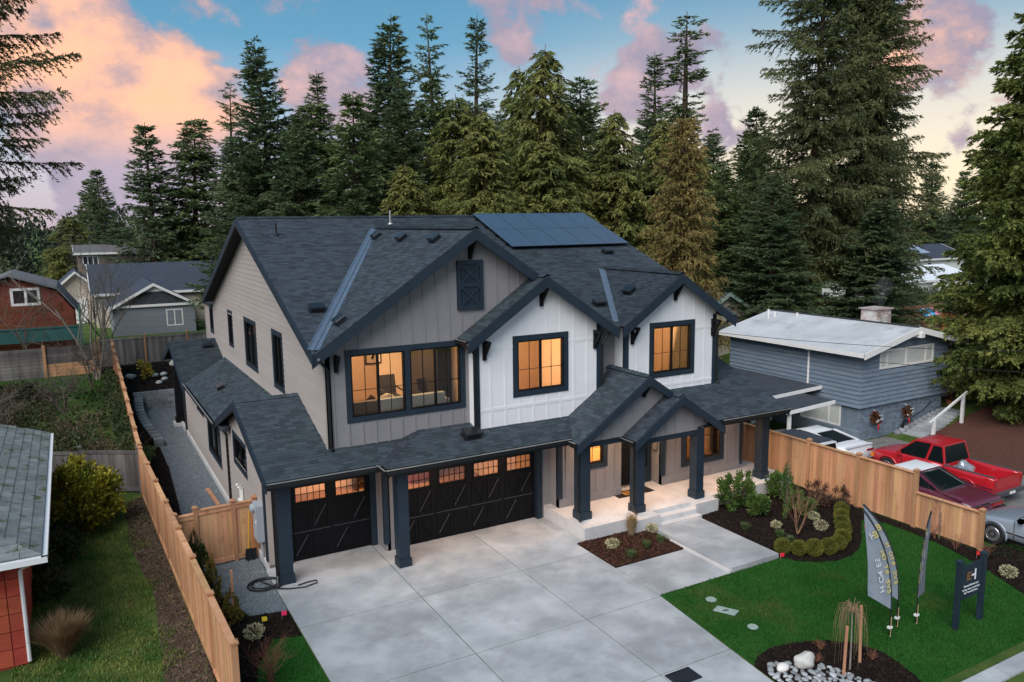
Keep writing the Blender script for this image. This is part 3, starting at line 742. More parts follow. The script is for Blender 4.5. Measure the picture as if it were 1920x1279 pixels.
# gable infills of the porch
w_ = wall('gable_panel', 'y', 20.05, [(13.9,3.0),(18.3,3.0),(18.3,eR(18.3)-.12),(16.15,4.84),(13.9,eL(13.9)-.12)], [], GREY, th=.1); battens(w_, 'y', 20.05, [(13.9,3.02),(18.3,3.02),(18.3,eR(18.3)-.12),(16.15,4.82),(13.9,eL(13.9)-.12)], [], GREY)
w_ = wall('gable_panel', 'y', 19.68, [(15.75,2.9),(18.65,2.9),(18.65,eR(18.65)-.12),(17.2,sz-.13),(15.75,sL(15.75)-.12)], [], GREY, th=.1); battens(w_, 'y', 19.68, [(15.8,2.92),(18.6,2.92),(18.6,eR(18.6)-.12),(17.2,sz-.15),(15.8,sL(15.8)-.12)], [], GREY)
# gable brackets
def bracket(x, y, z, k=1.0):
    b = MB(); b.box(x-.05, x+.05, y-.42*k, y, z-.10, z); b.box(x-.05, x+.05, y-.10, y, z-.62*k, z-.10)
    b.bar((x, y-.36*k, z-.10), (x, y-.06, z-.50*k), .08, .09)
    b.build('bracket', BLACK, HOUSE)
bracket(6.42, 21.8, 6.28, .8); bracket(10.75, 21.8, 9.42, .9); bracket(10.95, 21.35, 6.38); bracket(g1x, 21.35, g1z-.36); bracket(15.1, 21.35, 6.38)
bracket(16.66, 21.35, 6.38); bracket(18.55, 21.35, 7.78); bracket(20.34, 21.35, 6.38); bracket(16.15, 20.05, 4.66, .7)
# louvred gable shutter
F = face('y', 21.8); m = MB(); fbox(m, F, 10.29, 11.17, .0, .05, 7.32, 8.83)
V_ = m.build('gable_shutter', NAVY, HOUSE)
m = MB(); fbox(m, F, 10.29, 11.17, .05, .09, 8.72, 8.83); fbox(m, F, 10.29, 11.17, .05, .09, 7.32, 7.44); fbox(m, F, 10.29, 10.40, .05, .09, 7.44, 8.72); fbox(m, F, 11.06, 11.17, .05, .09, 7.44, 8.72); fbox(m, F, 10.40, 11.06, .05, .085, 8.02, 8.14); m.build('shutter_frame', NAVY, V_)
for za, zb in ((7.44,8.02),(8.14,8.72)):
    MB().bar(F(10.41,.06,za), F(11.05,.06,zb), .08, .035, up=(0,1,0)).build('brace', NAVY, V_); MB().bar(F(10.41,.063,zb), F(11.05,.063,za), .08, .035, up=(0,1,0)).build('brace', NAVY, V_)
for k in range(7): x = 10.44+k*.1; fbox(MB(), F, x-.006, x+.006, .05, .055, 7.44, 8.72).build('plank_bead', BLACK, V_)
# downspouts on the upper walls
for pts in (((5.78,21.2,6.3),(5.98,21.66,6.1),(6.16,21.72,5.9),(6.16,21.72,3.62),(6.16,21.6,3.56)), ((10.22,20.98,6.35),(10.45,21.22,6.15),(10.58,21.28,6.0),(10.6,21.28,3.65),(10.6,21.15,3.58)), ((15.72,21.2,6.3),(15.5,21.28,6.1),(15.4,21.3,5.9),(15.38,21.3,3.9)), ((20.95,21.15,6.3),(20.75,21.25,6.05),(20.58,21.3,5.9),(20.58,21.3,4.05),(20.62,21.2,4.0)),
            ((4.12,28.75,2.98),(4.3,28.5,2.8),(4.34,28.3,2.7),(4.34,28.3,.3),(4.2,28.2,.12))):
    MB().tube(pts, .045, 8).build('downspout', GUT, HOUSE)
# roof fittings
def rvent(x, y, z, u, n, big=1):
    u, n = Vector(u).normalized(), Vector(n).normalized(); v = n.cross(u); p = Vector((x, y, z))
    m = MB(); w, h, t = .22*big, .16*big, .13*big
    pts = lambda s_, k: [p+u*a*w*s_+v*b*h*s_+n*k for a, b in ((-1,-1),(1,-1),(1,1),(-1,1))]
    A, B, C_ = pts(1.25, .015), pts(.95, .02), pts(.9, t)
    m.add(A, [(0,1,2,3)]); m.add(B+C_, [(0,1,5,4),(1,2,6,5),(2,3,7,6),(3,0,4,7)]); D_ = pts(1.12, t); E_ = pts(1.0, t+.05)
    m.add(D_+E_, [(0,1,5,4),(1,2,6,5),(2,3,7,6),(3,0,4,7),(4,5,6,7),(3,2,1,0)])
    m.build('roof_vent', VENT, HOUSE)
VENT = M('vent_metal', (.025,.028,.033), rough=.3, metal=.5)
MN = (0,-.382,1); LN = (-.667,0,1); RN_ = (.667,0,1)
rvent(10.25,28.6,fgL(10.25),(0,1,0),LN); rvent(10.2,25.9,fgL(10.2),(0,1,0),LN); rvent(10.2,23.1,fgL(10.2),(0,1,0),LN); rvent(6.79,22.3,fgL(6.79),(0,1,0),LN)
rvent(6.5,23.74,mz(23.74),(1,0,0),MN); rvent(19.74,27.0,mz(27.0),(1,0,0),MN); rvent(16.32,22.8,mz(22.8),(1,0,0),MN); rvent(17.5,22.55,b2L(17.5),(0,1,0),LN)
rvent(10.35,21.1,rg2(21.1),(1,0,0),(0,-.333,1),1.2); rvent(5.0,33.2,3.08+.385*.9,(0,1,0),(-.385,0,1)); rvent(5.6,40.3,rr_z(40.3),(1,0,0),(0,-.317,1))
for (x, y, h, mt) in ((6.73,29.53,.42,GUT), (11.47,30.4,.55,GALV)):
    MB().tube([(x,y,mz(y)-.05),(x,y,mz(y)+h)], .035, 8).lathe([(.12,0),(.09,.04),(.05,.08)], (x,y,mz(y)), 10).build('vent_pipe', mt, HOUSE)
# solar panels, five by two
SOL = M('solar_cells', (.040,.055,.085), (.048,.065,.098), ns=3, rough=.30, spec=.5, coat=.35)
SOLF = M('solar_frame', (.006,.007,.009), rough=.7, spec=.1)
sd = Vector((0, 1, .382)).normalized(); sn = Vector((0, -.382, 1)).normalized(); o_ = Vector((15.46, 27.55, mz(27.55)))+sn*.13
for i in range(5):
    for j in range(2):
        a = o_+Vector((1,0,0))*i*1.165+sd*j*1.885; X_ = Vector((1.158,0,0)); Yv = sd*1.878
        P_ = MB().prism([a, a+X_, a+X_+Yv, a+Yv], sn*.035).build('solar_panel', SOLF, HOUSE)
        MB().prism([a+X_*.006+Yv*.004+sn*.033, a+X_*.994+Yv*.004+sn*.033, a+X_*.994+Yv*.996+sn*.033, a+X_*.006+Yv*.996+sn*.033], sn*.005).build('cells', SOL, P_)
for q in (.25, .75, 1.25, 1.75): MB().bar(o_+sd*q*1.885+Vector((-.05,0,0))-sn*.05, o_+sd*q*1.885+Vector((5.85,0,0))-sn*.05, .05, .06, up=sn).build('mounting_rail', SOLF, HOUSE)
# ---- lit rooms
R1 = room(6.35, 10.62, 21.97, 26.6, 3.75, 6.62, 85)
R2 = room(10.85, 15.1, 21.55, 25.0, 3.75, 6.7, 72)
R3 = room(16.6, 20.3, 21.55, 25.0, 3.75, 6.7, 70)
R4 = room(4.7, 13.6, 22.85, 28.5, .0, 2.9, 145, col=(1,.5,.25))
R5 = room(14.0, 16.1, 21.6, 24.0, .45, 3.3, 60, col=(1,.47,.14))
R6 = room(18.4, 21.9, 21.62, 25.5, .45, 3.3, 210, fl=M('honey_floor', (.55,.34,.17), (.62,.40,.22), ns=3, st=(6,1,1), rough=.5), col=(1,.50,.17))
R7 = room(6.3, 9.0, 26.6, 34.0, 3.75, 6.6, 45)
# porch and garage soffit lights
CAN = emitM('lit_lamp_glass', (1,.72,.42), 6.0)
for (x, y, z) in ((6.4,21.6,2.97),(9.2,21.2,2.97),(11.8,21.2,2.97),(15.0,20.8,3.0),(17.2,20.9,2.75),(20.2,20.7,2.95)):
    MB().lathe([(.07,.02),(.07,0)], (x,y,z), 12).build('soffit_light', CAN, HOUSE)
    lamp('porch_lamp', (x, y, z-.03), 11.0 if x < 13 else 17.0, .12, (1,.60,.36), HOUSE)
# entrance soffits carrying the lamps
MB().box(4.5, 7.75, 20.85, 22.6, 3.0, 3.03).build('soffit', SOFFIT, HOUSE); MB().box(7.4, 13.6, 20.35, 21.98, 3.0, 3.03).build('soffit', SOFFIT, HOUSE)
MB().box(13.8, 16.2, 20.2, 21.38, 3.03, 3.07).build('soffit', SOFFIT, HOUSE); MB().box(15.7, 18.4, 20.0, 22.0, 2.79, 2.83).build('soffit', SOFFIT, HOUSE); MB().box(18.4, 22.0, 19.5, 21.4, 2.98, 3.02).build('soffit', SOFFIT, HOUSE)
# ------------------------------------------------------------------ ground, drive, beds, fences
GRASS = M('meadow_grass', (.030,.070,.016), (.085,.115,.028), ns=.9, bump=.5, bs=25, rough=.95, spec=.1, wear=((.10,.066,.040), .5, .60, .72))
TURF = M('turf', (.014,.070,.010), (.024,.092,.015), ns=1.1, bump=.5, bs=60, rough=.95, spec=.1, wear=((.055,.075,.018), .55, .60, .78))
BLADE = leafM('lawn_blade', (.014,.080,.010), (.034,.120,.018), ns=.7, isl=.35, wear=((.12,.125,.035), .38, .54, .70))
BLADE2 = leafM('rough_grass_blade', (.060,.135,.022), (.20,.22,.055), ns=.9, isl=.45, wear=((.20,.15,.075), .7, .58, .72))
SLAB = M('broom_finished_concrete', (.265,.28,.29), (.43,.443,.452), ns=.75, bump=.06, bs=90, rough=.82, rand=.05, lo=.36, hi=.66, detail=12, wear=((.20,.205,.21), .42, .52, .74))
UNDER = M('joint_sand', (.10,.095,.09), rough=1)  # dark bed under the slabs, seen in the joints
MULCH = M('dark_bark_mulch', (.0085,.0065,.006), (.024,.017,.014), ns=30, bump=1.0, bs=55, rough=1, spec=.05)
MULCHB = M('brown_bark_mulch', (.022,.011,.008), (.050,.026,.018), ns=25, bump=1.0, bs=45, rough=1, spec=.05)
CHIP = M('bark_chip', (.014,.010,.009), (.034,.022,.017), ns=8, isl=.5, rough=1, spec=.05)
CHIPB = M('brown_bark_chip', (.05,.024,.017), (.085,.042,.028), ns=8, isl=.4, rough=1, spec=.05)
GRAVEL = M('blue_gravel', (.09,.105,.118), (.20,.225,.24), ns=42, bump=1.0, bs=70, rough=.95, lo=.4, hi=.6, spec=.1)
PEB = M('gravel_stone', (.12,.135,.15), (.20,.22,.235), ns=3, isl=.55, rough=.9)
DIRT = M('bare_soil', (.045,.028,.018), (.085,.055,.036), ns=6, bump=.8, bs=35, rough=1)
CEDAR = M('cedar_board', (.43,.215,.105), (.56,.31,.165), ns=3.2, st=(1,1,.12), bump=.15, bs=30, rough=.75, rand=.20, spec=.2, wear=((.33,.15,.07), 5.0, .58, .72))
CEDARP = M('cedar_post', (.34,.17,.085), (.44,.235,.12), ns=3, st=(1,1,.15), rough=.8, rand=.1)
OLDW = M('weathered_board', (.085,.075,.072), (.17,.155,.145), ns=3, st=(1,1,.1), rough=.95, rand=.3)
ASPH = M('asphalt', (.07,.072,.075), (.11,.112,.115), ns=12, bump=.4, bs=120, rough=.95, wear=((.045,.046,.048), .7, .55, .7))

def sstep(a, b, x):
    t = min(1, max(0, (x-a)/(b-a))); return t*t*(3-2*t)
def gz(x, y):
    """height of the ground"""
    h = 0.0
    if y > 33: h += (1.0 if x < 2.2 or y > 47 or x > 24 else 0.0)*sstep(33, 49, y)
    if x > 27.5: h += 1.0*sstep(31.5, 39, x)*sstep(30, 24, abs(y-12)*.9)*(1 if y < 40 else 0)
    if y < 8: h -= .12
    return h-.02
xs = np.concatenate([[-1600,-500,-200,-110], np.arange(-70, 100, 1.0), [130, 220, 500, 1700]]); ys = np.concatenate([[-300,-80,-40], np.arange(-20, 120, 1.0), [140, 220, 500, 2500]])
V = np.array([(x, y, gz(x, y)) for y in ys for x in xs]); nx = len(xs)
F_ = np.array([(j*nx+i, j*nx+i+1, (j+1)*nx+i+1, (j+1)*nx+i) for j in range(len(ys)-1) for i in range(nx-1)])
struct(link('ground', npmesh('ground', V, F_, [GRASS], smooth=True)))

def inpoly(poly, X, Y):
    r_ = np.zeros(len(X), bool); n = len(poly)
    for i in range(n):
        x0, y0 = poly[i]; x1, y1 = poly[(i+1) % n]
        c = ((y0 > Y) != (y1 > Y)) & (X < (x1-x0)*(Y-y0)/(y1-y0+1e-12)+x0); r_ ^= c
    return r_
def scatter(poly, n):
    p = np.array(poly); lo, hi = p.min(0), p.max(0); out = []
    while sum(len(o) for o in out) < n:
        q = RNG.uniform(lo, hi, (n, 2)); out.append(q[inpoly(poly, q[:,0], q[:,1])])
    return np.concatenate(out)[:n]
def sheet(name, poly, z, mat, th=.03, parent=None):
    return MB().prism([(x, y, z) for x, y in poly], (0,0,-th)).build(name, mat, parent)
def blades(name, poly, n, h, mat, z=0.0, w=.012, lean=.5, zf=None, keep=None):
    q = scatter(poly, n)
    if keep is not None: q = q[keep(q)]; n = len(q)
    a = RNG.uniform(0, 2*np.pi, n); hh = h*RNG.uniform(.5, 1.2, n); ww = w*RNG.uniform(.7, 1.4, n)
    zz_ = np.full(n, z) if zf is None else np.array([zf(x, y) for x, y in q])
    dx, dy = np.cos(a), np.sin(a); l = lean*hh*RNG.uniform(0, 1, n); la = RNG.uniform(0, 2*np.pi, n)
    V = np.empty((n, 3, 3)); V[:,0] = np.c_[q[:,0]-dx*ww, q[:,1]-dy*ww, zz_]; V[:,1] = np.c_[q[:,0]+dx*ww, q[:,1]+dy*ww, zz_]; V[:,2] = np.c_[q[:,0]+l*np.cos(la), q[:,1]+l*np.sin(la), zz_+hh]
    o = link(name, npmesh(name, V.reshape(-1,3), np.arange(n*3).reshape(-1,3), [mat])); o['kind'] = 'stuff'
    return o
def chips(name, poly, n, s, mat, z=0.0, flat=.6, parent=None):
    q = scatter(poly, n); k = len(q)
    c = np.c_[q, z+RNG.uniform(.0, s*.5, k)]
    a = RNG.normal(size=(k,3)); a[:,2] *= flat; a /= np.linalg.norm(a, axis=1)[:,None]
    b = np.cross(a, RNG.normal(size=(k,3))); b /= np.linalg.norm(b, axis=1)[:,None]
    L_ = s*RNG.uniform(.5, 1.3, k)[:,None]; W_ = s*RNG.uniform(.2, .5, k)[:,None]
    V = np.stack([c-a*L_-b*W_, c+a*L_-b*W_, c+a*L_+b*W_, c-a*L_+b*W_], 1).reshape(-1,3)
    o = link(name, npmesh(name, V, np.arange(k*4).reshape(-1,4), [mat]), parent); o['kind'] = 'stuff'
    return o
def stones(name, poly, n, s, mat, z=0.0):
    q = scatter(poly, n); k = len(q)
    T = np.array([(1,0,-.3),(-.5,.87,-.3),(-.5,-.87,-.3),(0,0,.8)]); an = RNG.uniform(0, 6.28, k); sc = s*RNG.uniform(.5, 1.3, k)
    V = np.empty((k,4,3))
    for i in range(4):
        x, y, zz_ = T[i]; V[:,i,0] = q[:,0]+sc*(x*np.cos(an)-y*np.sin(an)); V[:,i,1] = q[:,1]+sc*(x*np.sin(an)+y*np.cos(an)); V[:,i,2] = z+sc*.7*(zz_+.3)
    F = (np.arange(k)[:,None,None]*4+np.array([(0,1,3),(1,2,3),(2,0,3)])[None]).reshape(-1,3)
    o = link(name, npmesh(name, V.reshape(-1,3), F, [mat])); o['kind'] = 'stuff'
    return o

# driveway of slabs
DRV = struct(MB().prism([(4.2,23.2,-.035),(13.2,23.2,-.035),(13.1,14,-.035),(12.4,8.9,-.035),(4.1,8.9,-.035)], (0,0,-.05)).build('driveway', UNDER))
def edge(y): return 13.12 if y > 15.5 else 13.12-(15.5-y)*.11
g = .013
for x0, x1 in ((4.27,7.56),(7.56,10.70),(10.70,None)):
    for y0, y1 in ((18.70,23.3),(15.42,18.70),(12.55,15.42),(9.05,12.55)):
        xa, xb = (x1, x1) if x1 else (edge(y0)+g, edge(y1)+g)
        P = [(x0+g,y0+g),(xa-g,y0+g),(xb-g,y1-g),(x0+g,y1-g)]
        sheet('slab', P, 0, SLAB, .06, DRV)
sheet('slab', [(13.13,19.46),(13.40,19.46),(13.40,22.0),(13.13,22.0)], .0, SLAB, .06, DRV)
sheet('slab', [(13.13,15.5),(15.75,15.5),(15.75,17.44),(13.13,17.44)], .0, SLAB, .06, DRV)
GR = MB().box(10.74,11.42,12.0,12.47,-.02,.008); gr = tag(GR.build('drain_cover', M('black_plastic', (.012,.016,.022), rough=.5)), 'black rectangular drain cover set in the concrete driveway', 'drain cover')
m = MB(); m.box(10.74,11.42,12.0,12.03,.008,.02).box(10.74,11.42,12.44,12.47,.008,.02).box(10.74,10.77,12.03,12.44,.008,.02).box(11.39,11.42,12.03,12.44,.008,.02); m.build('rim', MATS['black_plastic'], gr)
for k in range(9): x = 10.83+k*.065; MB().box(x, x+.03, 12.06, 12.41, .008, .014).build('slat', MATS['black_plastic'], gr)
# raised walk and porch
WALK = struct(MB().box(15.78,17.66,17.3,18.98,-.02,.15).build('front_walk', SLAB)); MB().box(15.78,17.66,15.5,17.29,-.02,.148).build('slab', SLAB, WALK)
MB().box(15.70,15.775,15.52,18.1,-.02,.06).build('kerb_lip', CONC, WALK)
PORCH = struct(MB().box(13.42,22.95,20.0,22.6,-.1,.43).build('porch', CONC))
for b in ((13.42,15.22,19.45,19.995,.428),(15.22,16.2,19.15,19.995,.431),(17.87,18.9,19.3,19.995,.431),(18.9,22.95,19.68,19.995,.428),(16.2,17.87,19.58,19.995,.429)): MB().box(*b[:4],-.1,b[4]).build('porch_slab', CONC, PORCH)
MB().box(16.2,17.87,19.25,19.575,-.1,.29).build('step', CONC, PORCH); MB().box(16.2,17.87,18.99,19.245,-.1,.149).build('step', CONC, PORCH)
# door mat with its monogram
mat_ = tag(MB().box(16.0,17.55,21.08,21.62,.432,.446).build('door_mat', M('black_coir', (.010,.009,.009), rough=1, bump=.6, bs=150)), 'black door mat with a gold monogram before the front door', 'door mat')
GOLD = M('gold_print', (.52,.26,.045), rough=.7)
m = MB()
for y in (21.22, 21.34, 21.46): m.box(16.42,16.72,y,y+.05,.446,.449)
m.box(16.38,16.43,21.2,21.53,.4465,.4495); m.box(16.45,16.8,21.14,21.17,.446,.449); m.build('monogram', GOLD, mat_)
# beds
bedL = [(13.135,17.46),(15.74,17.46),(15.74,18.95),(16.15,19.1),(15.2,19.12),(15.2,19.42),(13.44,19.44),(13.135,19.44)]
bedR = [(17.68,15.55),(17.95,15.1),(18.3,14.75),(18.9,14.5),(19.6,14.5),(20.3,14.75),(21.0,15.2),(21.7,15.75),(22.35,16.2),(22.75,15.6),(22.72,14.6),(22.62,13.6),(22.2,12.2),(21.35,10.4),(20.3,9.15),(24.2,9.15),(24.2,12.7),(23.12,12.9),(23.12,19.6),(18.95,19.6),(18.95,19.28),(17.9,19.2),(17.68,18.95)]
bedS = [(12.75,11.75),(13.1,11.98),(13.6,12.08),(14.3,11.95),(15.0,11.62),(15.5,11.15),(15.68,10.6),(15.55,10.0),(15.3,9.3),(12.55,9.3)]
for nm, poly, mt, ch in (('mulch_bed', bedL, MULCHB, CHIPB), ('mulch_bed', bedR, MULCH, CHIP), ('mulch_bed', bedS, MULCH, CHIP)):
    b = struct(sheet(nm, poly, .03, mt, .06)); chips('bark_chips', poly, 9000 if poly is bedR else 3200, .035, ch, .03, parent=b)
# front lawn
lawn = [(13.14,15.48),(17.6,15.48),(17.68,15.55),(17.95,15.1),(18.3,14.75),(18.9,14.5),(19.6,14.5),(20.3,14.75),(21.0,15.2),(21.7,15.75),(22.35,16.2),(22.75,15.6),(22.72,14.6),(22.62,13.6),(22.2,12.2),(21.35,10.4),(20.3,9.3),(15.3,9.3),(15.55,10.0),(15.68,10.6),(15.5,11.15),(15.0,11.62),(14.3,11.95),(13.6,12.08),(13.1,11.98),(12.78,11.8)]
struct(sheet('lawn', lawn, .004, TURF, .03)); blades('lawn_grass', lawn, 60000, .05, BLADE, .004, w=.010)
lawn2 = [(2.35,9.2),(4.22,9.2),(4.24,18.3),(3.6,18.5),(3.0,17.4),(2.55,15.3),(2.3,13.0)]
struct(sheet('lawn', lawn2, .004, TURF, .03)); blades('lawn_grass', lawn2, 15000, .05, BLADE, .004, w=.010)
soilL = [(2.1,9),(2.36,9.2),(2.3,13.0),(2.55,15.3),(3.0,17.4),(3.6,18.5),(4.24,18.35),(4.25,19.75),(3.3,19.95),(2.9,21.3),(2.7,23.5),(2.05,23.5)]
b = struct(sheet('mulch_bed', soilL, .02, MULCH, .05)); chips('bark_chips', soilL, 3000, .035, CHIP, .02, parent=b)
# gravel side yard
grav = [(2.0,23.4),(2.75,23.4),(2.95,21.3),(3.35,20.0),(4.25,19.8),(4.27,22.5),(4.38,22.7),(4.38,44.5),(4.6,46.6),(2.6,46.6),(1.6,38),(1.8,30)]
struct(sheet('gravel_path', grav, .0, GRAVEL, .04)); stones('gravel', grav, 26000, .022, PEB, .0)
strip = [(1.95,25.0),(2.55,25.2),(2.75,29.5),(2.95,34.5),(2.95,38.2),(1.75,38.2),(1.6,35)]
b = struct(sheet('mulch_bed', strip, .03, MULCH, .05)); chips('bark_chips', strip, 3000, .04, CHIP, .03, parent=b)
back = [(2.0,46.9),(8.5,46.9),(8.5,56.5),(1.0,56.5)]
b = struct(sheet('mulch_bed', back, 1.04, MULCH, .05)); chips('bark_chips', back, 3000, .06, CHIP, 1.04, parent=b)
# block retaining walls
BLK = M('concrete_block', (.15,.16,.175), (.23,.24,.25), ns=5, bump=.6, bs=30, rough=.95, rand=.2)
RW = thing('retaining_wall', 'stepped grey concrete block retaining wall beside the gravel path', 'retaining wall', (3.4, 45, 0))
for c in range(5):
    for k in range(8):
        x = 2.5+k*.42+(c % 2)*.2; MB().box(x, x+.405, 46.5+c*.03, 46.85+c*.03, c*.2, c*.2+.195).build('block', BLK, RW)
for k in range(15):
    t = k/14; p = Vector((2.95-.35*math.sin(t*2.6), 38.6+t*8.0, 0)); h = .35+.5*t
    MB().box(p.x-.19, p.x+.19, p.y-.26, p.y+.26, 0, h*.5-.005).build('block', BLK, RW); MB().box(p.x-.2, p.x+.2, p.y-.265, p.y+.265, h*.5, h).build('block', BLK, RW)
MB().prism([(1.6,38.5,.3),(2.75,38.5,.3),(2.6,42,.5),(2.4,46.5,.75),(1.6,46.5,.75)], (0,0,-.35)).build('fill_soil', MULCH, RW)
# kerb and street
struct(sheet('street', [(-80,8.6),(90,8.6),(90,-12),(-80,-12)], -.10, ASPH, .05))
KERB = struct(MB().box(-60,-59.5,8.62,9.0,-.14,.02).build('kerb', CONC))
for k in range(30):
    x0 = -10+k*1.6
    if 4.0 < x0+.8 < 12.6 or 24.6 < x0 < 31.5: MB().box(x0, x0+1.59, 8.6, 9.02, -.14, -.07).build('kerb_stone', CONC, KERB)
    else: MB().box(x0, x0+1.59, 8.6, 9.02, -.14, .03).build('kerb_stone', SLAB, KERB)
# neighbour's drive
struct(sheet('neighbour_drive', [(24.6,8.9),(31.0,8.9),(31.2,15.4),(32.6,17.4),(33.0,22.3),(24.6,22.3)], .0, M('worn_asphalt_drive', (.12,.115,.11), (.19,.185,.175), ns=2.5, bump=.3, bs=90, rough=.95, wear=((.06,.058,.055), .8, .58, .75)), .04))
struct(sheet('bark_slope', [(33.1,17.0),(40,13),(48,14),(48,26),(39.5,27),(36.0,23.2)], .0, MULCHB, .02)) if False else None

# ---- fences
def capbox(m, x, y, z, s): m.box(x-s/2, x+s/2, y-s/2, y+s/2, z, z+.05); m.add([(x-s/2,y-s/2,z+.05),(x+s/2,y-s/2,z+.05),(x+s/2,y+s/2,z+.05),(x-s/2,y+s/2,z+.05),(x,y,z+.10)], [(0,1,4),(1,2,4),(2,3,4),(3,0,4)])
def fence(root, P, tops, base, mat=None, pmat=None, bw=.142, rails=True, posts=True, th=.02, side=1, cap=True):
    """bays between posts P (x,y); tops: height per bay; base: ground per bay"""
    mat = mat or CEDAR; pmat = pmat or CEDARP; rr = random.Random(len(P))
    for i in range(len(P)-1):
        a, b = Vector((*P[i], 0)), Vector((*P[i+1], 0)); L = (b-a).length; d = (b-a)/L; s_ = Vector((-d.y, d.x, 0))*side
        zt, zb = tops[i], base[i]
        n = max(1, int(round((L-.1)/bw))); w = (L-.1)/n
        for k in range(n):
            p = a+d*(.05+k*w); q = p+d*(w-.006); t = th*rr.uniform(.85, 1.3)
            MB().prism([p+Vector((0,0,zb+.05)), q+Vector((0,0,zb+.05)), q+Vector((0,0,zt-.04)), p+Vector((0,0,zt-.04))], s_*t).build('board', mat, root)
        if rails:
            e = Vector((0,0,1))
            for z, h in ((zt-.10,.13),(zb+.12,.14)): MB().bar(a+d*.05+e*z+s_*.035, b-d*.05+e*z+s_*.035, .028, h).build('rail', mat, root)
        if cap: MB().bar(a+d*.05+Vector((0,0,zt-.015)), b-d*.05+Vector((0,0,zt-.015)), .14, .032).build('cap_rail', mat, root)
    if posts:
        for i, p in enumerate(P):
            zt = max(tops[max(0, i-1)], tops[min(i, len(tops)-1)]); zb = min(base[max(0, i-1)], base[min(i, len(base)-1)])
            m = MB(); m.box(p[0]-.06, p[0]+.06, p[1]-.06, p[1]+.06, zb-.05, zt+.05); capbox(m, p[0], p[1], zt+.05, .16); m.build('post', pmat, root)
FL = thing('cedar_fence', 'long new cedar board fence running back along the left side yard', 'fence', (2.0, 23, 0))
lx = lambda y: 1.75+(31.3-y)*.0285
yy = [15.23,17.7,20.0,22.23,24.62,26.9,29.06,31.28]
fence(FL, [(lx(y), y) for y in yy], [1.85]*7, [-.05]*7)
yy = [31.5,33.8,36.2,38.6,41.0,43.4,45.8,48.2,50.6,53.0,55.4]
fence(FL, [(lx(31.5)-.0+.012*(y-31.5), y) for y in yy], [1.95+.09*i for i in range(10)], [.05+.1*i for i in range(10)], bw=.19)
FG = thing('cedar_gate_fence', 'short cedar fence with a gate joining the side fence to the house', 'fence', (3.2, 23.7, 0))
fence(FG, [(2.05,23.62),(2.62,23.66),(3.68,23.72),(4.3,23.74)], [1.72,1.8,1.8], [0,0,0], side=-1)
FRt = thing('cedar_fence', 'new cedar fence with a lower end bay between lawn and parked cars', 'fence', (23.2, 17, 0))
fence(FRt, [(23.2,y) for y in (23.4,21.3,19.16,17.06,14.94,12.78)], [1.85]*4+[1.22], [0]*5, side=1)
FPo = thing('cedar_fence', 'short cedar fence behind the end column of the porch', 'fence', (22.6, 22, .43))
fence(FPo, [(22.12,22.3),(23.1,22.3)], [1.75], [.4], side=-1)
FO = thing('board_fence', 'low weathered grey board fence behind the yellow green bush', 'fence', (0, 33, 0))
fence(FO, [(-1.9,34.3),(-.2,33.2),(1.72,32.0)], [1.62,1.68], [0.05,0], mat=OLDW, pmat=OLDW, bw=.15, side=-1, cap=False)
FH = thing('plank_fence', 'horizontal plank fence in front of the red barn', 'fence', (-4, 55, 1))
for (x0, x1, mt, z0, z1) in ((-12.0,-8.1,OLDW,1,2.8),(-8.0,-5.05,OLDW,1,2.8),(-4.95,-1.75,OLDW,1,2.8),(-1.65,1.0,OLDW,1.8,2.8),(-1.65,1.0,CEDAR,1,1.8)):
    n = int(round((z1-z0)/.2))
    for k in range(n): MB().box(x0, x1, 54.6, 54.63, z0+k*.2+.01, z0+k*.2+.195).build('plank', mt, FH)
for x in (-8.05,-5.0,-1.7,1.05): MB().box(x-.08, x+.08, 54.5, 54.66, .9, 2.95).build('post', CEDARP, FH)
FB = thing('board_fence', 'weathered vertical board fence behind the rock garden in front of the grey house', 'fence', (5, 56.6, 1))
fence(FB, [(1.3,56.6),(4.0,56.6),(6.6,56.6),(9.4,56.6)], [2.85]*3, [1.0]*3, mat=OLDW, pmat=CEDARP, bw=.19, side=-1, cap=False)
# rough grass of the left yard, bare soil along the fence
yard = [(-1.9,9.2),(2.1,9.2),(2.15,15),(1.85,24),(1.7,32),(-1.4,33.5),(-1.9,25)]
blades('yard_grass', yard, 52000, .085, BLADE2, -.015, w=.012, lean=.9, keep=lambda q: (q[:,0] < lx(q[:,1])-.75+.25*np.sin(q[:,1]*1.7)+.2*np.sin(q[:,1]*4.1)) | (RNG.random(len(q)) < .12))
soil = [(1.35,9),(2.3,9),(2.15,15),(1.95,22),(1.72,31.5),(1.1,31),(.95,27),(1.3,22.5),(1.1,18),(1.45,14)]
b = struct(sheet('soil_strip', soil, -.010, DIRT, .03)); chips('soil_clods', soil, 3500, .045, M('soil_clod', (.06,.038,.025), (.13,.09,.06), ns=5, isl=.5, rough=1), -.01, parent=b)
back2 = [(-14,47),(1.3,47),(1.2,54.3),(-14,54.3)]
blades('yard_grass', back2, 14000, .12, leafM('green_meadow_blade', (.03,.13,.012), (.07,.17,.025)), .97, w=.03, lean=.8)
nl = [(24.4,9.1),(31.2,9.1),(31.4,15.4),(32.8,17.2),(40,12.5),(60,10),(60,5),(24.4,5)]
blades('yard_grass', [(31.3,9.1),(31.6,15.3),(33.0,17.0),(40,13.0),(46,9.1)], 9000, .07, BLADE, .0, w=.02, zf=lambda x, y: gz(x, y))
blades('yard_grass', [(23.3,9.2),(24.5,9.2),(24.5,12.7),(23.3,12.7)], 2500, .06, BLADE, .0, w=.012)
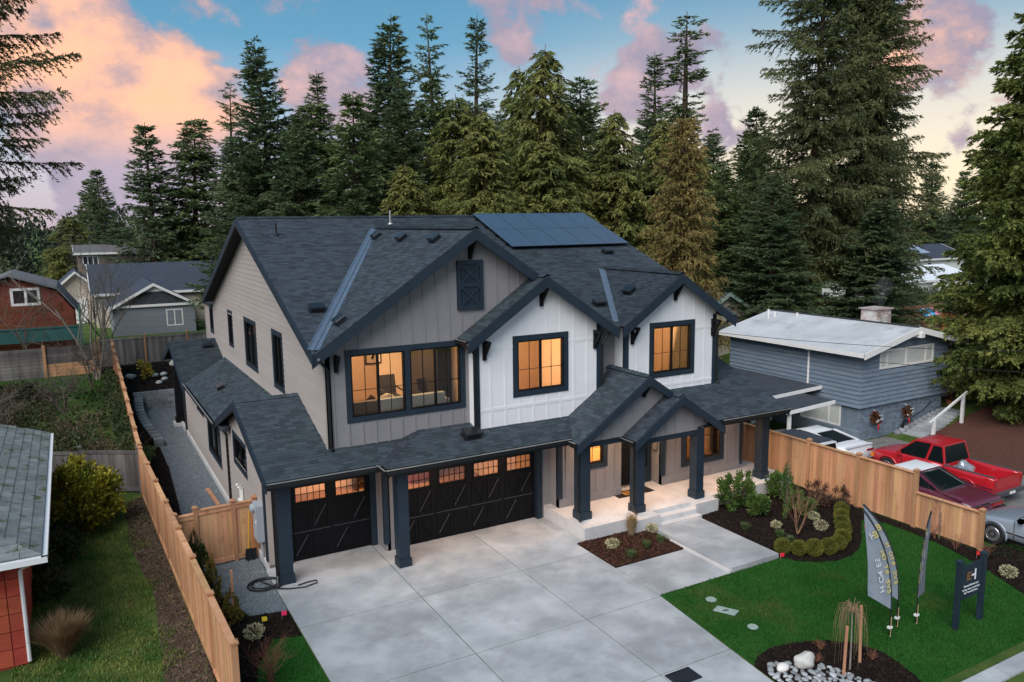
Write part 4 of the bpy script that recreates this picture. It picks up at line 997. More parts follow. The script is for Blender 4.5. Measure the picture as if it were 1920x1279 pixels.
# ------------------------------------------------------------------ trees and plants
BARK = M('fir_bark', (.055,.038,.028), (.10,.070,.050), ns=2, st=(1,1,.15), bump=.6, bs=12, rough=1)
BARKR = M('cedar_bark', (.075,.040,.026), (.13,.075,.050), ns=2, st=(1,1,.15), bump=.5, bs=12, rough=1)
TWIG = M('bare_twig', (.095,.075,.060), (.15,.12,.095), ns=3, rough=1)
NEEDLE = {
 'fir': leafM('fir_needles', (0.076,0.114,0.047), (0.171,0.215,0.077), ns=.30, isl=.45),
 'blue': leafM('blue_fir_needles', (0.069,0.110,0.053), (0.155,0.198,0.090), ns=.30, isl=.45),
 'cedar': leafM('cedar_fronds', (0.097,0.118,0.032), (0.200,0.202,0.055), ns=.35, isl=.40),
 'olive': leafM('russet_cedar_fronds', (0.159,0.128,0.041), (0.262,0.198,0.069), ns=.5, isl=.40),
 'dark': leafM('dark_fir_needles', (0.048,0.065,0.029), (0.110,0.114,0.040), ns=.45, isl=.5),
 'hedge': leafM('bright_cedar_fronds', (0.091,0.128,0.032), (0.207,0.218,0.057), ns=.5, isl=.45)}
def conifer(H, R, seed, kind='fir', t0=.06, dens=5.2, pitch=(-.28,.55), curve=.12, droop=.12, power=.85, blade=.24, bw=.034, tl=.95, tw=9.0, nbl=9.0, lv=(.62,1.15), spread=1.0, gap=0.0):
    """trunk and crown of a conifer at the origin: limbs in whorls, side twigs, needle blades"""
    r_ = np.random.default_rng(seed)
    dens *= 2.3; blade *= .85; bw *= 1.15; droop += .14; nbl *= 1.9
    nb = int(H*dens); t = np.sort(r_.uniform(t0, .985, nb))
    prof = (1-t)**power*np.minimum(1, (t-t0)/.14+.5)
    L = R*prof*r_.uniform(*lv, nb)*np.where(r_.random(nb) < gap, .35, 1)+.10; az = np.arange(nb)*2.39996+r_.normal(0, .35, nb)
    lx_, ly_ = r_.normal(0, .012*H, 2)
    def tr(z): q = z/H; return np.stack([lx_*q*q*np.ones_like(z), ly_*q*q*np.ones_like(z), z], -1)
    Vs = []
    limb = MB()
    z = np.array([0, .1, .25, .45, .65, .85, 1.0])*H
    rad = [max(.012, .0125*H*(1-q)**.9+.01) for q in (0,.1,.25,.45,.65,.85,1)]
    limb.tube([tuple(p) for p in tr(z)], rad, 8)
    for i in range(nb):
        p0 = tr(np.array([t[i]*H]))[0]; d = np.array([math.cos(az[i]), math.sin(az[i]), 0]); pp = np.array([-d[1], d[0], 0])
        pi = pitch[0]+(pitch[1]-pitch[0])*t[i]+r_.normal(0, .08); l = L[i]
        def at_(s): return p0+d*(l*s)[:,None]+np.array([0,0,1])*(l*(pi*s+curve*s*s))[:,None]
        if l > .6:
            q = at_(np.array([0,.35,.8])); limb.tube([tuple(x) for x in q], [.008+.010*l, .006+.006*l, .004], 4, cap=False)
        n = max(4, int(tw*l+4)); s = np.clip(np.linspace(.10, 1, n)+r_.normal(0, .03, n), .04, 1.0); sd = np.where(np.arange(n) % 2, 1., -1.)
        b = at_(s); ang = np.radians(r_.uniform(28, 68, n))*(1-.45*s)*spread
        slope = (pi+2*curve*s)[:,None]*np.array([0,0,1])
        td = (d+slope)*np.cos(ang)[:,None]+pp*(sd*np.sin(ang))[:,None]+np.array([0,0,1])*r_.normal(0, .30, n)[:,None]
        td /= np.linalg.norm(td, axis=1)[:,None]
        ll = np.minimum(tl, .22+.36*l*(1-s)**.8)*r_.uniform(.55, 1.25, n)
        m = np.maximum(3, (ll*nbl+2)).astype(int); idx = np.repeat(np.arange(n), m); k = len(idx)
        q = r_.uniform(0, 1, k)
        pos = b[idx]+td[idx]*(ll[idx]*q)[:,None]+np.array([0,0,-1])*(droop*ll[idx]*q*q*1.3)[:,None]
        bd = td[idx]*.9+r_.normal(0, .42, (k,3))+np.array([0,0,-droop*1.0]); bd /= np.linalg.norm(bd, axis=1)[:,None]
        wd = np.cross(bd, r_.normal(size=(k,3))); wd /= np.linalg.norm(wd, axis=1)[:,None]
        le = blade*r_.uniform(.6, 1.4, k)[:,None]; w = bw*r_.uniform(.6, 1.5, k)[:,None]
        Vs.append(np.stack([pos-wd*w-bd*le*.15, pos+wd*w+bd*le*.2, pos+bd*le], 1))
    V = np.concatenate(Vs).reshape(-1,3)
    tm = bpy.data.meshes.new('trunk'); tm.from_pydata(limb.v, [], limb.f); tm.polygons.foreach_set('use_smooth', [True]*len(tm.polygons)); tm.update()
    return tm, (V, np.arange(len(V)).reshape(-1,3))
CONES = {}
def proto(key, mat, bark, **k):
    tm, (V, F) = conifer(**k); tm.materials.append(bark)
    CONES[key] = (tm, npmesh('crown', V, F, [mat]), k['H'])
N_ = NEEDLE
proto('firA', N_['fir'], BARK, H=18, R=3.2, seed=1, dens=4.6, blade=.34, bw=.055, tw=7, nbl=6)
proto('firB', N_['blue'], BARK, H=18, R=2.8, seed=2, dens=4.4, blade=.34, bw=.055, tw=7, nbl=6, pitch=(-.15,.6))
proto('dense', N_['blue'], BARK, H=24, R=3.9, seed=3, dens=5.4, power=.88, curve=.16, blade=.27, bw=.040)
proto('open', N_['blue'], BARK, H=25, R=3.1, seed=4, dens=3.2, power=.9, pitch=(-.35,.5), curve=.22, tl=.75, lv=(.5,1.2), gap=.15)
proto('sparse', N_['fir'], BARK, H=25, R=3.3, seed=5, dens=2.5, power=.68, pitch=(-.25,.35), curve=.10, tl=.7, lv=(.35,1.25), gap=.25)
proto('fir', N_['fir'], BARK, H=21, R=3.0, seed=6, dens=4.6, power=.6, pitch=(-.2,.55))
proto('cedar', N_['cedar'], BARKR, H=20, R=3.9, seed=7, dens=5.6, power=.75, pitch=(.05,.45), curve=-.42, droop=.85, blade=.30, bw=.042, tl=.85, t0=.02)
proto('cedar2', N_['cedar'], BARKR, H=19, R=3.0, seed=8, dens=5.2, power=.7, pitch=(.10,.45), curve=-.45, droop=.95, blade=.30, bw=.042, tl=.8, t0=.02)
proto('cone', N_['fir'], BARKR, H=19, R=2.5, seed=9, dens=5.5, power=.5, pitch=(.3,.6), curve=-.2, droop=.3, blade=.30, bw=.05, tw=8, nbl=7)
proto('olive', N_['olive'], BARKR, H=16, R=3.0, seed=10, dens=8.5, power=.55, pitch=(.35,.75), curve=-.35, droop=.55, blade=.26, bw=.036, t0=.02, tl=.8)
N_['giant'] = leafM('giant_fir_needles', (.080,.098,.040), (.160,.168,.068), ns=.30, isl=.45)
proto('big', N_['giant'], BARK, H=34, R=5.6, seed=11, dens=5.2, power=.30, pitch=(-.30,.25), curve=.02, droop=.30, blade=.27, bw=.036, tl=1.2, t0=.14, lv=(.3,1.3), gap=.30)
proto('big2', N_['giant'], BARK, H=33, R=5.0, seed=12, dens=5.0, power=.30, pitch=(-.35,.25), curve=.0, droop=.35, blade=.27, bw=.036, tl=1.2, t0=.16, lv=(.3,1.3), gap=.30)
proto('near', N_['dark'], BARK, H=34, R=6.6, seed=13, dens=3.4, power=.35, pitch=(-.22,.1), curve=.10, droop=.35, blade=.20, bw=.026, tl=1.0, t0=.24, tw=10, nbl=15, lv=(.5,1.15), gap=.1)
proto('hedge', N_['hedge'], BARKR, H=20, R=4.3, seed=14, dens=9.5, power=.42, pitch=(.10,.35), curve=-.12, droop=.22, blade=.21, bw=.046, tl=.85, t0=.01, tw=13, nbl=15, lv=(.8,1.1))
def plant(name, key, x, y, top, R, label, rot=0, group=None, z0=None):
    tm, cm, H = CONES[key]
    z0 = (gz(x, y) if z0 is None else z0)-.05; s = (top-z0)/H
    e = thing(name, label, 'tree', (x, y, z0), group)
    e.rotation_euler = (0, 0, rot)
    R0 = {'firA':3.2,'firB':2.8,'dense':3.9,'open':3.1,'sparse':3.3,'fir':3.0,'cedar':3.9,'cedar2':3.0,'cone':2.5,'olive':3.0,'big':5.6,'big2':5.0,'near':6.6,'hedge':4.3}[key]
    r = R/R0
    e.scale = (r, r, s)
    for nm, me in (('trunk', tm), ('crown', cm)):
        o = bpy.data.objects.new(nm, me); COL.objects.link(o); o.parent = e
    return e
G1 = 'conifers behind the house'
TREES = [
 ('fir_tree','near',-4.4,44.0,36,6.3,'huge dark fir reaching in from the left edge of the picture',.3),
 ('fir_tree','firA',3.4,129.1,16.7,3.4,'left of the two tiny distant firs above the brown house',0),
 ('fir_tree','firB',4.7,123.9,17.9,3.2,'right of the two tiny distant firs above the brown house',1),
 ('fir_tree','firB',8.4,94.6,20.9,4.0,'narrow fir standing alone above the dark roofed grey house',2),
 ('cedar_tree','cone',12.85,96.0,21.8,3.6,'slim pointed cedar next right of the lone narrow fir',.5),
 ('fir_tree','sparse',17.6,98.8,26.6,3.4,'thin gappy fir peeking out left of the big dense fir',1.2),
 ('fir_tree','dense',14.5,63.8,23.9,4.6,'big dense dark fir above the left end of the roof ridge',2.2),
 ('fir_tree','open',20.3,69.7,23.0,3.6,'slender open fir between the two big dense firs',.7),
 ('fir_tree','dense',23.1,61.7,26.1,5.0,'tall dense blue green fir, broadest spire behind the middle ridge',3.9),
 ('fir_tree','sparse',30.2,67.4,28.4,3.6,'tall see-through fir with a pale thin top, left of a twin spire',4.0),
 ('fir_tree','open',32.2,63.9,27.7,3.9,'tall spire shaped fir just right of the see-through fir',2.9),
 ('cedar_tree','cedar',25.5,52.2,18.9,5.2,'broad yellow green cedar in front of the twin tall firs',.2),
 ('cedar_tree','cedar2',30.5,54.5,21.7,3.2,'narrow cedar top squeezed left of the tallest drooping cedar',1.4),
 ('cedar_tree','cedar',29.8,49.4,22.2,5.0,'tallest drooping cedar with a nodding tip above the solar panels',2.6),
 ('fir_tree','fir',38.8,56.8,21.8,4.1,'round topped lighter green fir right of the nodding cedar',.9),
 ('cedar_tree','cedar2',35.7,47.4,18.0,3.7,'dark brownish cedar with a blunt drooping top',3.0),
 ('fir_tree','open',43.2,52.4,23.4,3.6,'fir rising just left of the crooked wide branched fir',.4),
 ('fir_tree','sparse',42.7,48.4,25.4,5.0,'crooked fir with long bare gaps and branches reaching right',5.2),
 ('cedar_tree','olive',32.0,36.5,16.1,3.0,'russet olive cedar column beyond the right end of the roof',0),
 ('fir_tree','firA',51.4,49.3,19.2,3.8,'small fir between the russet cedar and the giant firs',2.0),
 ('fir_tree','big',45.7,38.5,33.0,5.2,'giant fir with a bare reddish trunk, left of the giant trio',.6),
 ('fir_tree','big2',50.0,38.3,32.0,4.6,'giant fir in the middle of the giant trio',2.4),
 ('fir_tree','big',51.0,37.4,30.0,4.3,'giant fir on the right of the giant trio',4.1),
 ('cedar_tree','hedge',38.4,19.3,19.8,4.5,'thick bright cedar filling the right edge beside the white handrail',0),
 ('fir_tree','firA',116.1,75.5,18.2,5.0,'hazy distant fir left of the far pair by the right edge',1.1),
 ('fir_tree','firB',115.1,70.0,16.6,4.4,'hazy distant fir right of the far pair by the right edge',2.1),
]
for (nm, key, x, y, top, R, lab, rot) in TREES: plant(nm, key, x, y, top, R*(1.32 if x < 60 and y > 44 and key != 'near' else 1.0), lab, rot, G1 if x < 60 and y > 44 else None)
FILL = [(17.7,53.7,16.2,3.9,'firA'),(22.2,55.5,17.4,4.0,'dense'),(14.6,57.6,15.5,3.8,'dense'),(24.9,47.6,14.8,4.2,'cedar'),(32.6,49.8,15.0,4.2,'cedar'),(12.0,66.5,14.8,3.6,'dense'),(40.5,41.6,13.2,3.2,'firA'),(41.6,44.9,12.4,3.4,'cedar2'),
        (40.4,37.0,12.8,3.4,'dense'),(20,50,11.5,3.6,'cedar'),(28.2,47,13.0,3.8,'cedar2'),(36.8,51,14.5,3.8,'firA'),(46.0,52,13.5,3.8,'cedar'),(47,34.5,11,3.6,'dense'),(11.0,106,12.0,3.5,'cedar'),(17,64,17.0,3.6,'cone'),(48.5,44,14,3.6,'firA'),(1.2,104,11.0,4.6,'cedar'),(6.0,100,10.5,4.2,'dense'),(34.5,56,17,3.8,'dense'),(26.5,60,19,3.8,'firA'),(38.6,47,15,3.0,'cedar2'),(44,39.5,10.5,3.0,'cedar')]
ORD = 'leftmost,second,third,fourth,fifth,sixth,seventh,eighth,ninth,tenth,eleventh,twelfth,thirteenth,fourteenth,fifteenth,sixteenth,seventeenth,eighteenth,nineteenth,twentieth,twenty-first,twenty-second,rightmost'.split(',')
FILL.sort(key=lambda q: math.atan2(q[0], q[1]))
for i, (x, y, top, R, key) in enumerate(FILL):
    plant('understorey_tree', key, x, y, top+(2.5 if y > 44 and x > 11 else .3), R*1.35, f'lower {"yellow green cedar" if "cedar" in key else "dark fir"} under the tall conifers, {ORD[i]} of the lower trees from the left', i*1.3, 'lower evergreens of the tree belt')
BEHIND = [(math.radians(a), D, z) for a, D, z in ((11.5,92,19),(14.5,88,21),(17,90,19),(19.6,86,20.5),(22,90,21.5),(24.3,86,20),(26.8,84,21.5),(29,88,22),(31.5,84,20.5),(34,82,21.5),(36.4,84,19.5),(38.8,80,20),(41.2,82,19),(43.6,80,18.5),(46,78,18))]
for i, (a, D, z) in enumerate(BEHIND):
    k_ = ('fir','dense','firA','cedar2','dense','firB')[i % 6]
    plant('back_row_tree', k_, math.sin(a)*D, math.cos(a)*D, z, 5.2, f'evergreen in the back row behind the conifers, {("leftmost,second,third,fourth,fifth,sixth,seventh,eighth,ninth,tenth,eleventh,twelfth,thirteenth,fourteenth,rightmost").split(",")[i]} of the row from the left', i*2.1, 'back row of the tree belt')
# far wooded hills as one mass
def woods(name, pts, label=None, mat=None):
    Vs = []; r_ = np.random.default_rng(5)
    for (x, y, z, rx, rz) in pts:
        n = 1500; v = r_.normal(size=(n,3)); v /= np.linalg.norm(v, axis=1)[:,None]; v[:,2] = np.abs(v[:,2])
        c = np.array([x, y, z])+v*np.array([rx, rx, rz])*r_.uniform(.75, 1.05, n)[:,None]
        d = v+r_.normal(0, .6, (n,3)); d /= np.linalg.norm(d, axis=1)[:,None]; w = np.cross(d, r_.normal(size=(n,3))); w /= np.linalg.norm(w, axis=1)[:,None]
        s = rx*.12
        Vs.append(np.stack([c-w*s*.35, c+w*s*.35, c+d*s], 1))
    V = np.concatenate(Vs).reshape(-1,3); o = link(name, npmesh(name, V, np.arange(len(V)).reshape(-1,3), [mat])); o['kind'] = 'stuff'
FARW = leafM('far_wood_leaf', (.045,.062,.040), (.095,.085,.050), ns=.08, isl=.3)
rw = random.Random(3); pts = []
for k in range(46): x = -60+k*9.0; pts.append((x+rw.uniform(-3,3), 190-max(0, x-60)*.45+rw.uniform(-12,12), 0, rw.uniform(6,9), rw.uniform(9,14)))
for k in range(24): a = k/23; pts.append((105+a*80+rw.uniform(-4,4), 120-a*75+rw.uniform(-6,6), 0, rw.uniform(6,8), rw.uniform(7,11)))
woods('distant_wood', pts, mat=FARW)


def leaves(n, r, seed, leaf=(.05,.02), clump=0, csz=.25, up=.0, shell=.55, flat=None, zc=0):
    g_ = np.random.default_rng(seed); r = np.array(r if hasattr(r, '__len__') else (r,r,r))
    v = g_.normal(size=(n,3)); v /= np.linalg.norm(v, axis=1)[:,None]; c = v*g_.uniform(shell, 1.0, n)[:,None]
    if clump:
        cc = g_.normal(size=(clump,3)); cc /= np.linalg.norm(cc, axis=1)[:,None]; cc *= g_.uniform(.55, .95, clump)[:,None]
        k = g_.integers(0, clump, n); c = cc[k]+g_.normal(0, csz, (n,3))*.6; v = c-cc[k]*.4; v /= np.linalg.norm(v, axis=1)[:,None]
    c = c*r; c[:,2] = np.maximum(c[:,2]+r[2]+zc, .02)
    d = v+g_.normal(0, .55, (n,3))+np.array([0,0,up]); d /= np.linalg.norm(d, axis=1)[:,None]
    w = np.cross(d, g_.normal(size=(n,3))); w /= np.linalg.norm(w, axis=1)[:,None]
    le = leaf[0]*g_.uniform(.6, 1.3, n)[:,None]; wi = leaf[1]*g_.uniform(.7, 1.3, n)[:,None]
    return np.stack([c, c+d*le*.5+w*wi, c+d*le, c+d*le*.5-w*wi], 1).reshape(-1,3)
def shrub(name, x, y, z, V, mat, label, cat='shrub', group=None, stems=5, sh=.4, sr=.012, stemmat=None, spread=.25, seed=0):
    e = thing(name, label, cat, (x, y, z), group); r_ = random.Random(seed)
    m = MB()
    for k in range(stems):
        a = r_.uniform(0, 6.28); q = r_.uniform(.2, 1)*spread; m.tube([(0,0,-.02),(math.cos(a)*q*.5, math.sin(a)*q*.5, sh*.5),(math.cos(a)*q, math.sin(a)*q, sh)], [sr, sr*.8, sr*.4], 5)
    me = bpy.data.meshes.new('stem'); me.from_pydata(m.v, [], m.f); me.materials.append(stemmat or TWIG); me.update()
    fm = V if not isinstance(V, np.ndarray) else npmesh('foliage', V, np.arange(len(V)).reshape(-1,4), [mat])
    for nm, mm in (('stem', me), ('foliage', fm)): o = bpy.data.objects.new(nm, mm); COL.objects.link(o); o.parent = e
    return e
BOX = leafM('boxwood_leaf', (.085,.105,.016), (.18,.17,.03), ns=3, isl=.4)
LAUR = leafM('laurel_leaf', (.035,.085,.016), (.10,.16,.035), ns=2, isl=.4)
RHO = leafM('rhododendron_leaf', (.13,.155,.014), (.31,.265,.025), ns=1.2, isl=.4)
REDL = leafM('red_tinged_leaf', (.07,.06,.03), (.13,.05,.04), ns=3, isl=.4)
TUFT = leafM('tuft_blade', (.06,.11,.03), (.12,.16,.06), ns=3, isl=.4)
STRAW = leafM('dry_straw', (.30,.21,.11), (.42,.31,.18), ns=3, isl=.3)
boxm = npmesh('foliage', leaves(5200, (.235,.235,.225), 1, (.034,.012), shell=.8), np.arange(5200*4).reshape(-1,4), [BOX])
bx = [(17.98,15.66,1.02),(18.30,15.32,1.0),(18.66,15.06,1.1),(19.12,14.92,1.05),(19.62,14.98,1.0),(20.12,15.22,1.0),(20.6,15.58,1.05),(21.08,16.0,1.0),(21.55,16.4,1.0),(22.05,16.78,1.0)]
ordn = ('first','second','third','fourth','fifth','sixth','seventh','eighth','ninth','last')
for i, (x, y, s) in enumerate(bx):
    e = shrub('boxwood', x, y, .03, boxm, BOX, f'clipped round boxwood ball, {ordn[i]} of the row counted from the front walk', 'shrub', 'boxwood balls edging the bed', stems=3, sh=.2, seed=i)
    e.scale = (s, s, s); e.rotation_euler = (0, 0, i*1.1)
for i, (x, y, h, r, lab) in enumerate(((19.25,19.15,1.15,.42,'upright laurel bush at the left of the group by the porch'),(19.95,19.2,1.2,.42,'upright laurel bush at the right of the group by the porch'),(19.7,18.3,.72,.36,'low round laurel in front of the two upright laurels'),
      (21.55,18.95,1.05,.5,'laurel bush against the fence behind the bare stemmed shrub'),(21.15,18.0,.62,.32,'small laurel left behind the bare stemmed shrub'),(21.0,17.35,.62,.32,'small round laurel beside the bare stemmed shrub'))):
    shrub('laurel', x, y, .03, leaves(1500, (r,r,h/2), 20+i, (.11,.028), clump=26, csz=.22, up=.9), LAUR, lab, stems=8, sh=h*.7, spread=r*.7, seed=i, group='laurels in the porch bed')
for i, (x, y) in enumerate(((22.55,18.3),(22.2,17.6),(22.75,17.3))):
    shrub('nandina', x, y, .03, leaves(700, (.30,.30,.38), 40+i, (.07,.018), clump=18, csz=.25, up=.5), REDL, ('feathery red tinged shrub nearest the porch along the cedar fence','feathery red tinged shrub in the middle below the cedar fence','feathery red tinged shrub closest to the boxwood row end')[i], stems=6, sh=.5, seed=i)
def tuftm(n, h, sp, seed, w=.008):
    g_ = np.random.default_rng(seed); a = g_.uniform(0, 6.28, n); b = np.c_[g_.normal(0, .04, n), g_.normal(0, .04, n), np.zeros(n)]
    t = b+np.c_[np.cos(a)*sp*g_.uniform(.1, 1, n), np.sin(a)*sp*g_.uniform(.1, 1, n), h*g_.uniform(.6, 1.1, n)]; wd = np.c_[-np.sin(a), np.cos(a), np.zeros(n)]*w; m_ = (b+t)/2+np.array([0,0,h*.12])
    return np.stack([b-wd, m_-wd*.8, t, m_+wd*.8], 1).reshape(-1,3)
for i, (x, y) in enumerate(((18.35,17.55),(18.85,16.55),(18.75,16.05),(13.9,17.75),(14.75,18.05),(15.4,18.15))):
    e = tag(link('grass_tuft', npmesh('grass_tuft', tuftm(260, .24, .2, 60+i), np.arange(260*4).reshape(-1,4), [TUFT])), ('green grass tuft nearest the raised front walk','green grass tuft in the middle of the dark bed left of the pale mounds','green grass tuft in the dark bed closest to the boxwoods','green grass tuft at the driveway corner of the small brown bed','green grass tuft in the middle of the small brown bed','green grass tuft beside the raised walk in the small brown bed')[i], 'grass tuft', 'small grass tufts in the beds')
    e.location = (x, y, .03)
e = tag(link('straw_grass', npmesh('straw_grass', tuftm(420, .75, .28, 70), np.arange(420*4).reshape(-1,4), [STRAW])), 'dry straw coloured ornamental grass against the porch wall', 'grass'); e.location = (14.95, 19.05, .03)
PALE = leafM('pale_sedum_leaf', (.35,.32,.18), (.48,.44,.27), ns=4, isl=.25)
for i, (x, y, s, lab) in enumerate(((13.85,18.6,.2,'pale low mound plant at the left of the small brown bed'),(15.7,18.95,.18,'pale low mound plant by the porch block in the small brown bed'),(19.35,17.15,.16,'pale low mound plant just left of the bare stemmed shrub'),(20.95,17.0,.18,'pale low mound plant behind the bare stemmed shrub'),(20.45,16.3,.22,'pale low mound plant right of the bare stemmed shrub'),(22.1,11.35,.22,'pale mound plant behind the yard sign'),(22.6,10.3,.24,'pale mound plant at the far right of the strip bed'),(3.2,18.75,.24,'pale mound plant in the dark bed by the end of the left fence'),(2.75,16.2,.16,'smaller pale mound plant beside the last fence post'))):
    shrub('pale_mound_plant', x, y, .03, leaves(420, (s,s,s*.7), 80+i, (.05,.02), shell=.7), PALE, lab, 'plant', stems=2, sh=.1, seed=i)
# rhododendron, bramble thicket, rough shrubs of the left yard
shrub('rhododendron', -.35, 29.0, -.02, leaves(9000, (1.25,1.25,1.15), 101, (.16,.042), clump=95, csz=.17, up=.35), RHO, 'rounded yellow green rhododendron bush beside the mossy roofed red house', 'bush', stems=10, sh=1.4, sr=.03, spread=.8)
BRAM = leafM('bramble_leaf', (.026,.048,.016), (.075,.085,.030), ns=.5, isl=.5)
BROWN = leafM('dead_bramble_leaf', (.09,.055,.035), (.14,.095,.065), ns=.6, isl=.4)
def thicket(name, pts, n, mat, label, seed, leaf=(.16,.055)):
    g_ = np.random.default_rng(seed); P = np.array(pts); k = g_.integers(0, len(P), n)
    v = g_.normal(size=(n,3)); v /= np.linalg.norm(v, axis=1)[:,None]; v[:,2] = np.abs(v[:,2])
    c = P[k,:3]+v*P[k,3:6]*g_.uniform(.6, 1.05, n)[:,None]; d = v+g_.normal(0, .7, (n,3)); d /= np.linalg.norm(d, axis=1)[:,None]; w = np.cross(d, g_.normal(size=(n,3))); w /= np.linalg.norm(w, axis=1)[:,None]
    le = leaf[0]*g_.uniform(.5, 1.3, n)[:,None]; wi = leaf[1]*g_.uniform(.6, 1.3, n)[:,None]
    V = np.stack([c, c+d*le*.5+w*wi, c+d*le, c+d*le*.5-w*wi], 1).reshape(-1,3)
    return link(name, npmesh(name, V, np.arange(len(V)).reshape(-1,4), [mat]), kind='stuff')
g_ = random.Random(9)
th = [(g_.uniform(-10,1.3), g_.uniform(35.0,47.5)) for _ in range(120)]
thicket('bramble_thicket', [(x, y, gz(x, y)-.1, g_.uniform(.7,1.5), g_.uniform(.7,1.5), g_.uniform(.5,1.2)) for x, y in th], 30000, BRAM, '', 1)
thicket('dead_bramble', [(x+.5, y+.3, gz(x, y), g_.uniform(.6,1.2), g_.uniform(.6,1.2), g_.uniform(.5,1.3)) for x, y in th[:80]], 20000, BROWN, '', 2, (.18,.02))
thicket('fence_ivy', [(lx(38)-.1, y, .9+(y-33)*.06, .35, .9, .9) for y in np.linspace(34,46,8)], 4500, BRAM, '', 3, (.11,.05))
thicket('undergrowth', [(-1.0+g_.uniform(-.5,.4), y, 0, .55, .7, g_.uniform(.5,.9)) for y in (24.2,25.4,26.6,27.6)], 4200, BRAM, '', 4, (.12,.035))
thicket('undergrowth', [(g_.uniform(-20,-5), g_.uniform(40,75), 1.0, 2.2, 2.2, g_.uniform(1.5,3.2)) for _ in range(22)]+[(-3.2+g_.uniform(-2,1.5), 48, 1, 1.2,.8,.7) for _ in range(6)], 15000, leafM('dark_evergreen_leaf', (.018,.036,.014), (.05,.07,.022), ns=.4), '', 6, (.34,.11))
# bare branches
def bare(name, x, y, z0, H, label, seed, spread=.5, levels=5, r0=.09, mat=None, stems=1, group=None, droop=0.0, n0=3, cat='tree', lean=(0,0)):
    r_ = random.Random(seed); m = MB()
    def grow(p, d, l, r, lv):
        q = p+d*l*.5+Vector((r_.uniform(-1,1), r_.uniform(-1,1), 0))*l*.05; e = p+d*l
        m.tube([p, q, e], [r, r*.85, r*.7], 5 if lv > 2 else 3, cap=False)
        if lv <= 0: return
        for k in range(r_.randint(2, n0)):
            v = Vector((r_.gauss(0,1), r_.gauss(0,1), r_.gauss(.1,.6)-droop)).normalized()
            nd = (d*(1-spread)+v*spread+Vector((0,0,.12))).normalized(); s = r_.uniform(.35, 1.0)
            grow(p+d*l*s, nd, l*r_.uniform(.55,.82), r*.7*r_.uniform(.6,.85), lv-1)
    e = thing(name, label, cat, (x, y, z0), group)
    for s in range(stems):
        d = Vector((r_.gauss(0,.24)*(stems > 1)+lean[0], r_.gauss(0,.24)*(stems > 1)+lean[1], 1)).normalized()
        grow(Vector((r_.uniform(-.02,.02), r_.uniform(-.02,.02), -.05)), d, H*.42, r0, levels)
    me = bpy.data.meshes.new('branches'); me.from_pydata(m.v, [], m.f); me.materials.append(mat or TWIG); me.update()
    o = bpy.data.objects.new('branches', me); COL.objects.link(o); o.parent = e
    return e
PALEB = M('pale_bark', (.17,.145,.12), (.26,.23,.19), ns=3, rough=1)
bare('bare_tree', 1.0, 52.0, .9, 11.5, 'tall leafless tree with pale forked trunks behind the bramble thicket', 4, .40, 6, .065, PALEB, stems=3)
bare('bare_tree', 10.0, 97, 1, 12.5, 'greyish brown leafless tree in front of the lone narrow fir', 8, .38, 7, .12, TWIG, stems=2)
for i, (x, y, h, s_) in enumerate(((-2.5,58.5,6.5,5),(-6.5,57.5,6.0,6),(.6,49.5,4.0,7),(10.2,60.5,4.2,11),(2.2,66,7.5,13),(9.2,58.5,3.2,14),(-.8,44.5,3.2,15),(-3.2,41.5,3.0,16))):
    bare('bare_shrub', x, y, gz(x, y), h, ('leafless twiggy bush spread before the red barn','leafless twiggy bush at the left end of the red barn','leafless brush at the corner of the long cedar fence','leafless bush right of the window of the grey house','leafless tall brush left of the grey house gable','low leafless bush behind the weathered back fence','grey leafless brush in the bramble thicket near the fence','grey leafless brush in the middle of the bramble thicket')[i], s_, .6, 5, .05, TWIG, stems=4, n0=4, cat='shrub')
bare('bare_tree', 97, 84, 0, 9, 'reddish brown leafless tree beside the far white house', 21, .45, 6, .12, BROWN, stems=2)
REDT = M('red_twig', (.16,.055,.035), (.22,.10,.06), ns=3, rough=.9)
bare('red_twig_shrub', 3.1, 16.6, 0, 1.3, 'leafless red twigged shrub by the end of the left fence', 31, .5, 4, .014, REDT, stems=9, cat='shrub')
bare('bare_shrub', 19.55, 16.45, .03, 2.0, 'tall bare stemmed shrub with reddish stems in the dark bed', 33, .3, 4, .012, M('tan_stem', (.22,.11,.065), (.30,.17,.10), ns=4, rough=.9), stems=6, cat='shrub')
shrub('vine', 20.3, 17.6, .03, leaves(800, (.14,.14,1.1), 120, (.07,.02), clump=20, csz=.2), LAUR, 'tall thin leafy vine in front of the cedar fence', 'plant', stems=4, sh=2.0, sr=.01, spread=.08)
for i, (x, y) in enumerate(((14.05,11.15),(14.55,11.45),(15.2,10.55))): bare('rusty_tuft', x, y, .03, .35, ('small rusty twig tuft right of the pale boulder','small rusty twig tuft behind the weeping tree','small rusty twig tuft right of the weeping tree')[i], 40+i, .5, 3, .008, REDT, stems=9, cat='plant')
for i, (x, y) in enumerate(((22.9,14.0),(22.7,13.2),(22.6,12.3))): bare('red_shrub', x, y, .03, .7, ('small red leafless shrub below the tall fence end','small red leafless shrub under the low fence bay','small red leafless shrub beside the low end post')[i], 50+i, .5, 4, .007, REDT, stems=6, cat='shrub')
bare('bare_shrub', 22.95, 13.9, .03, 2.1, 'thin leafless sapling against the low fence bay', 55, .35, 4, .012, TWIG, stems=2, cat='shrub')
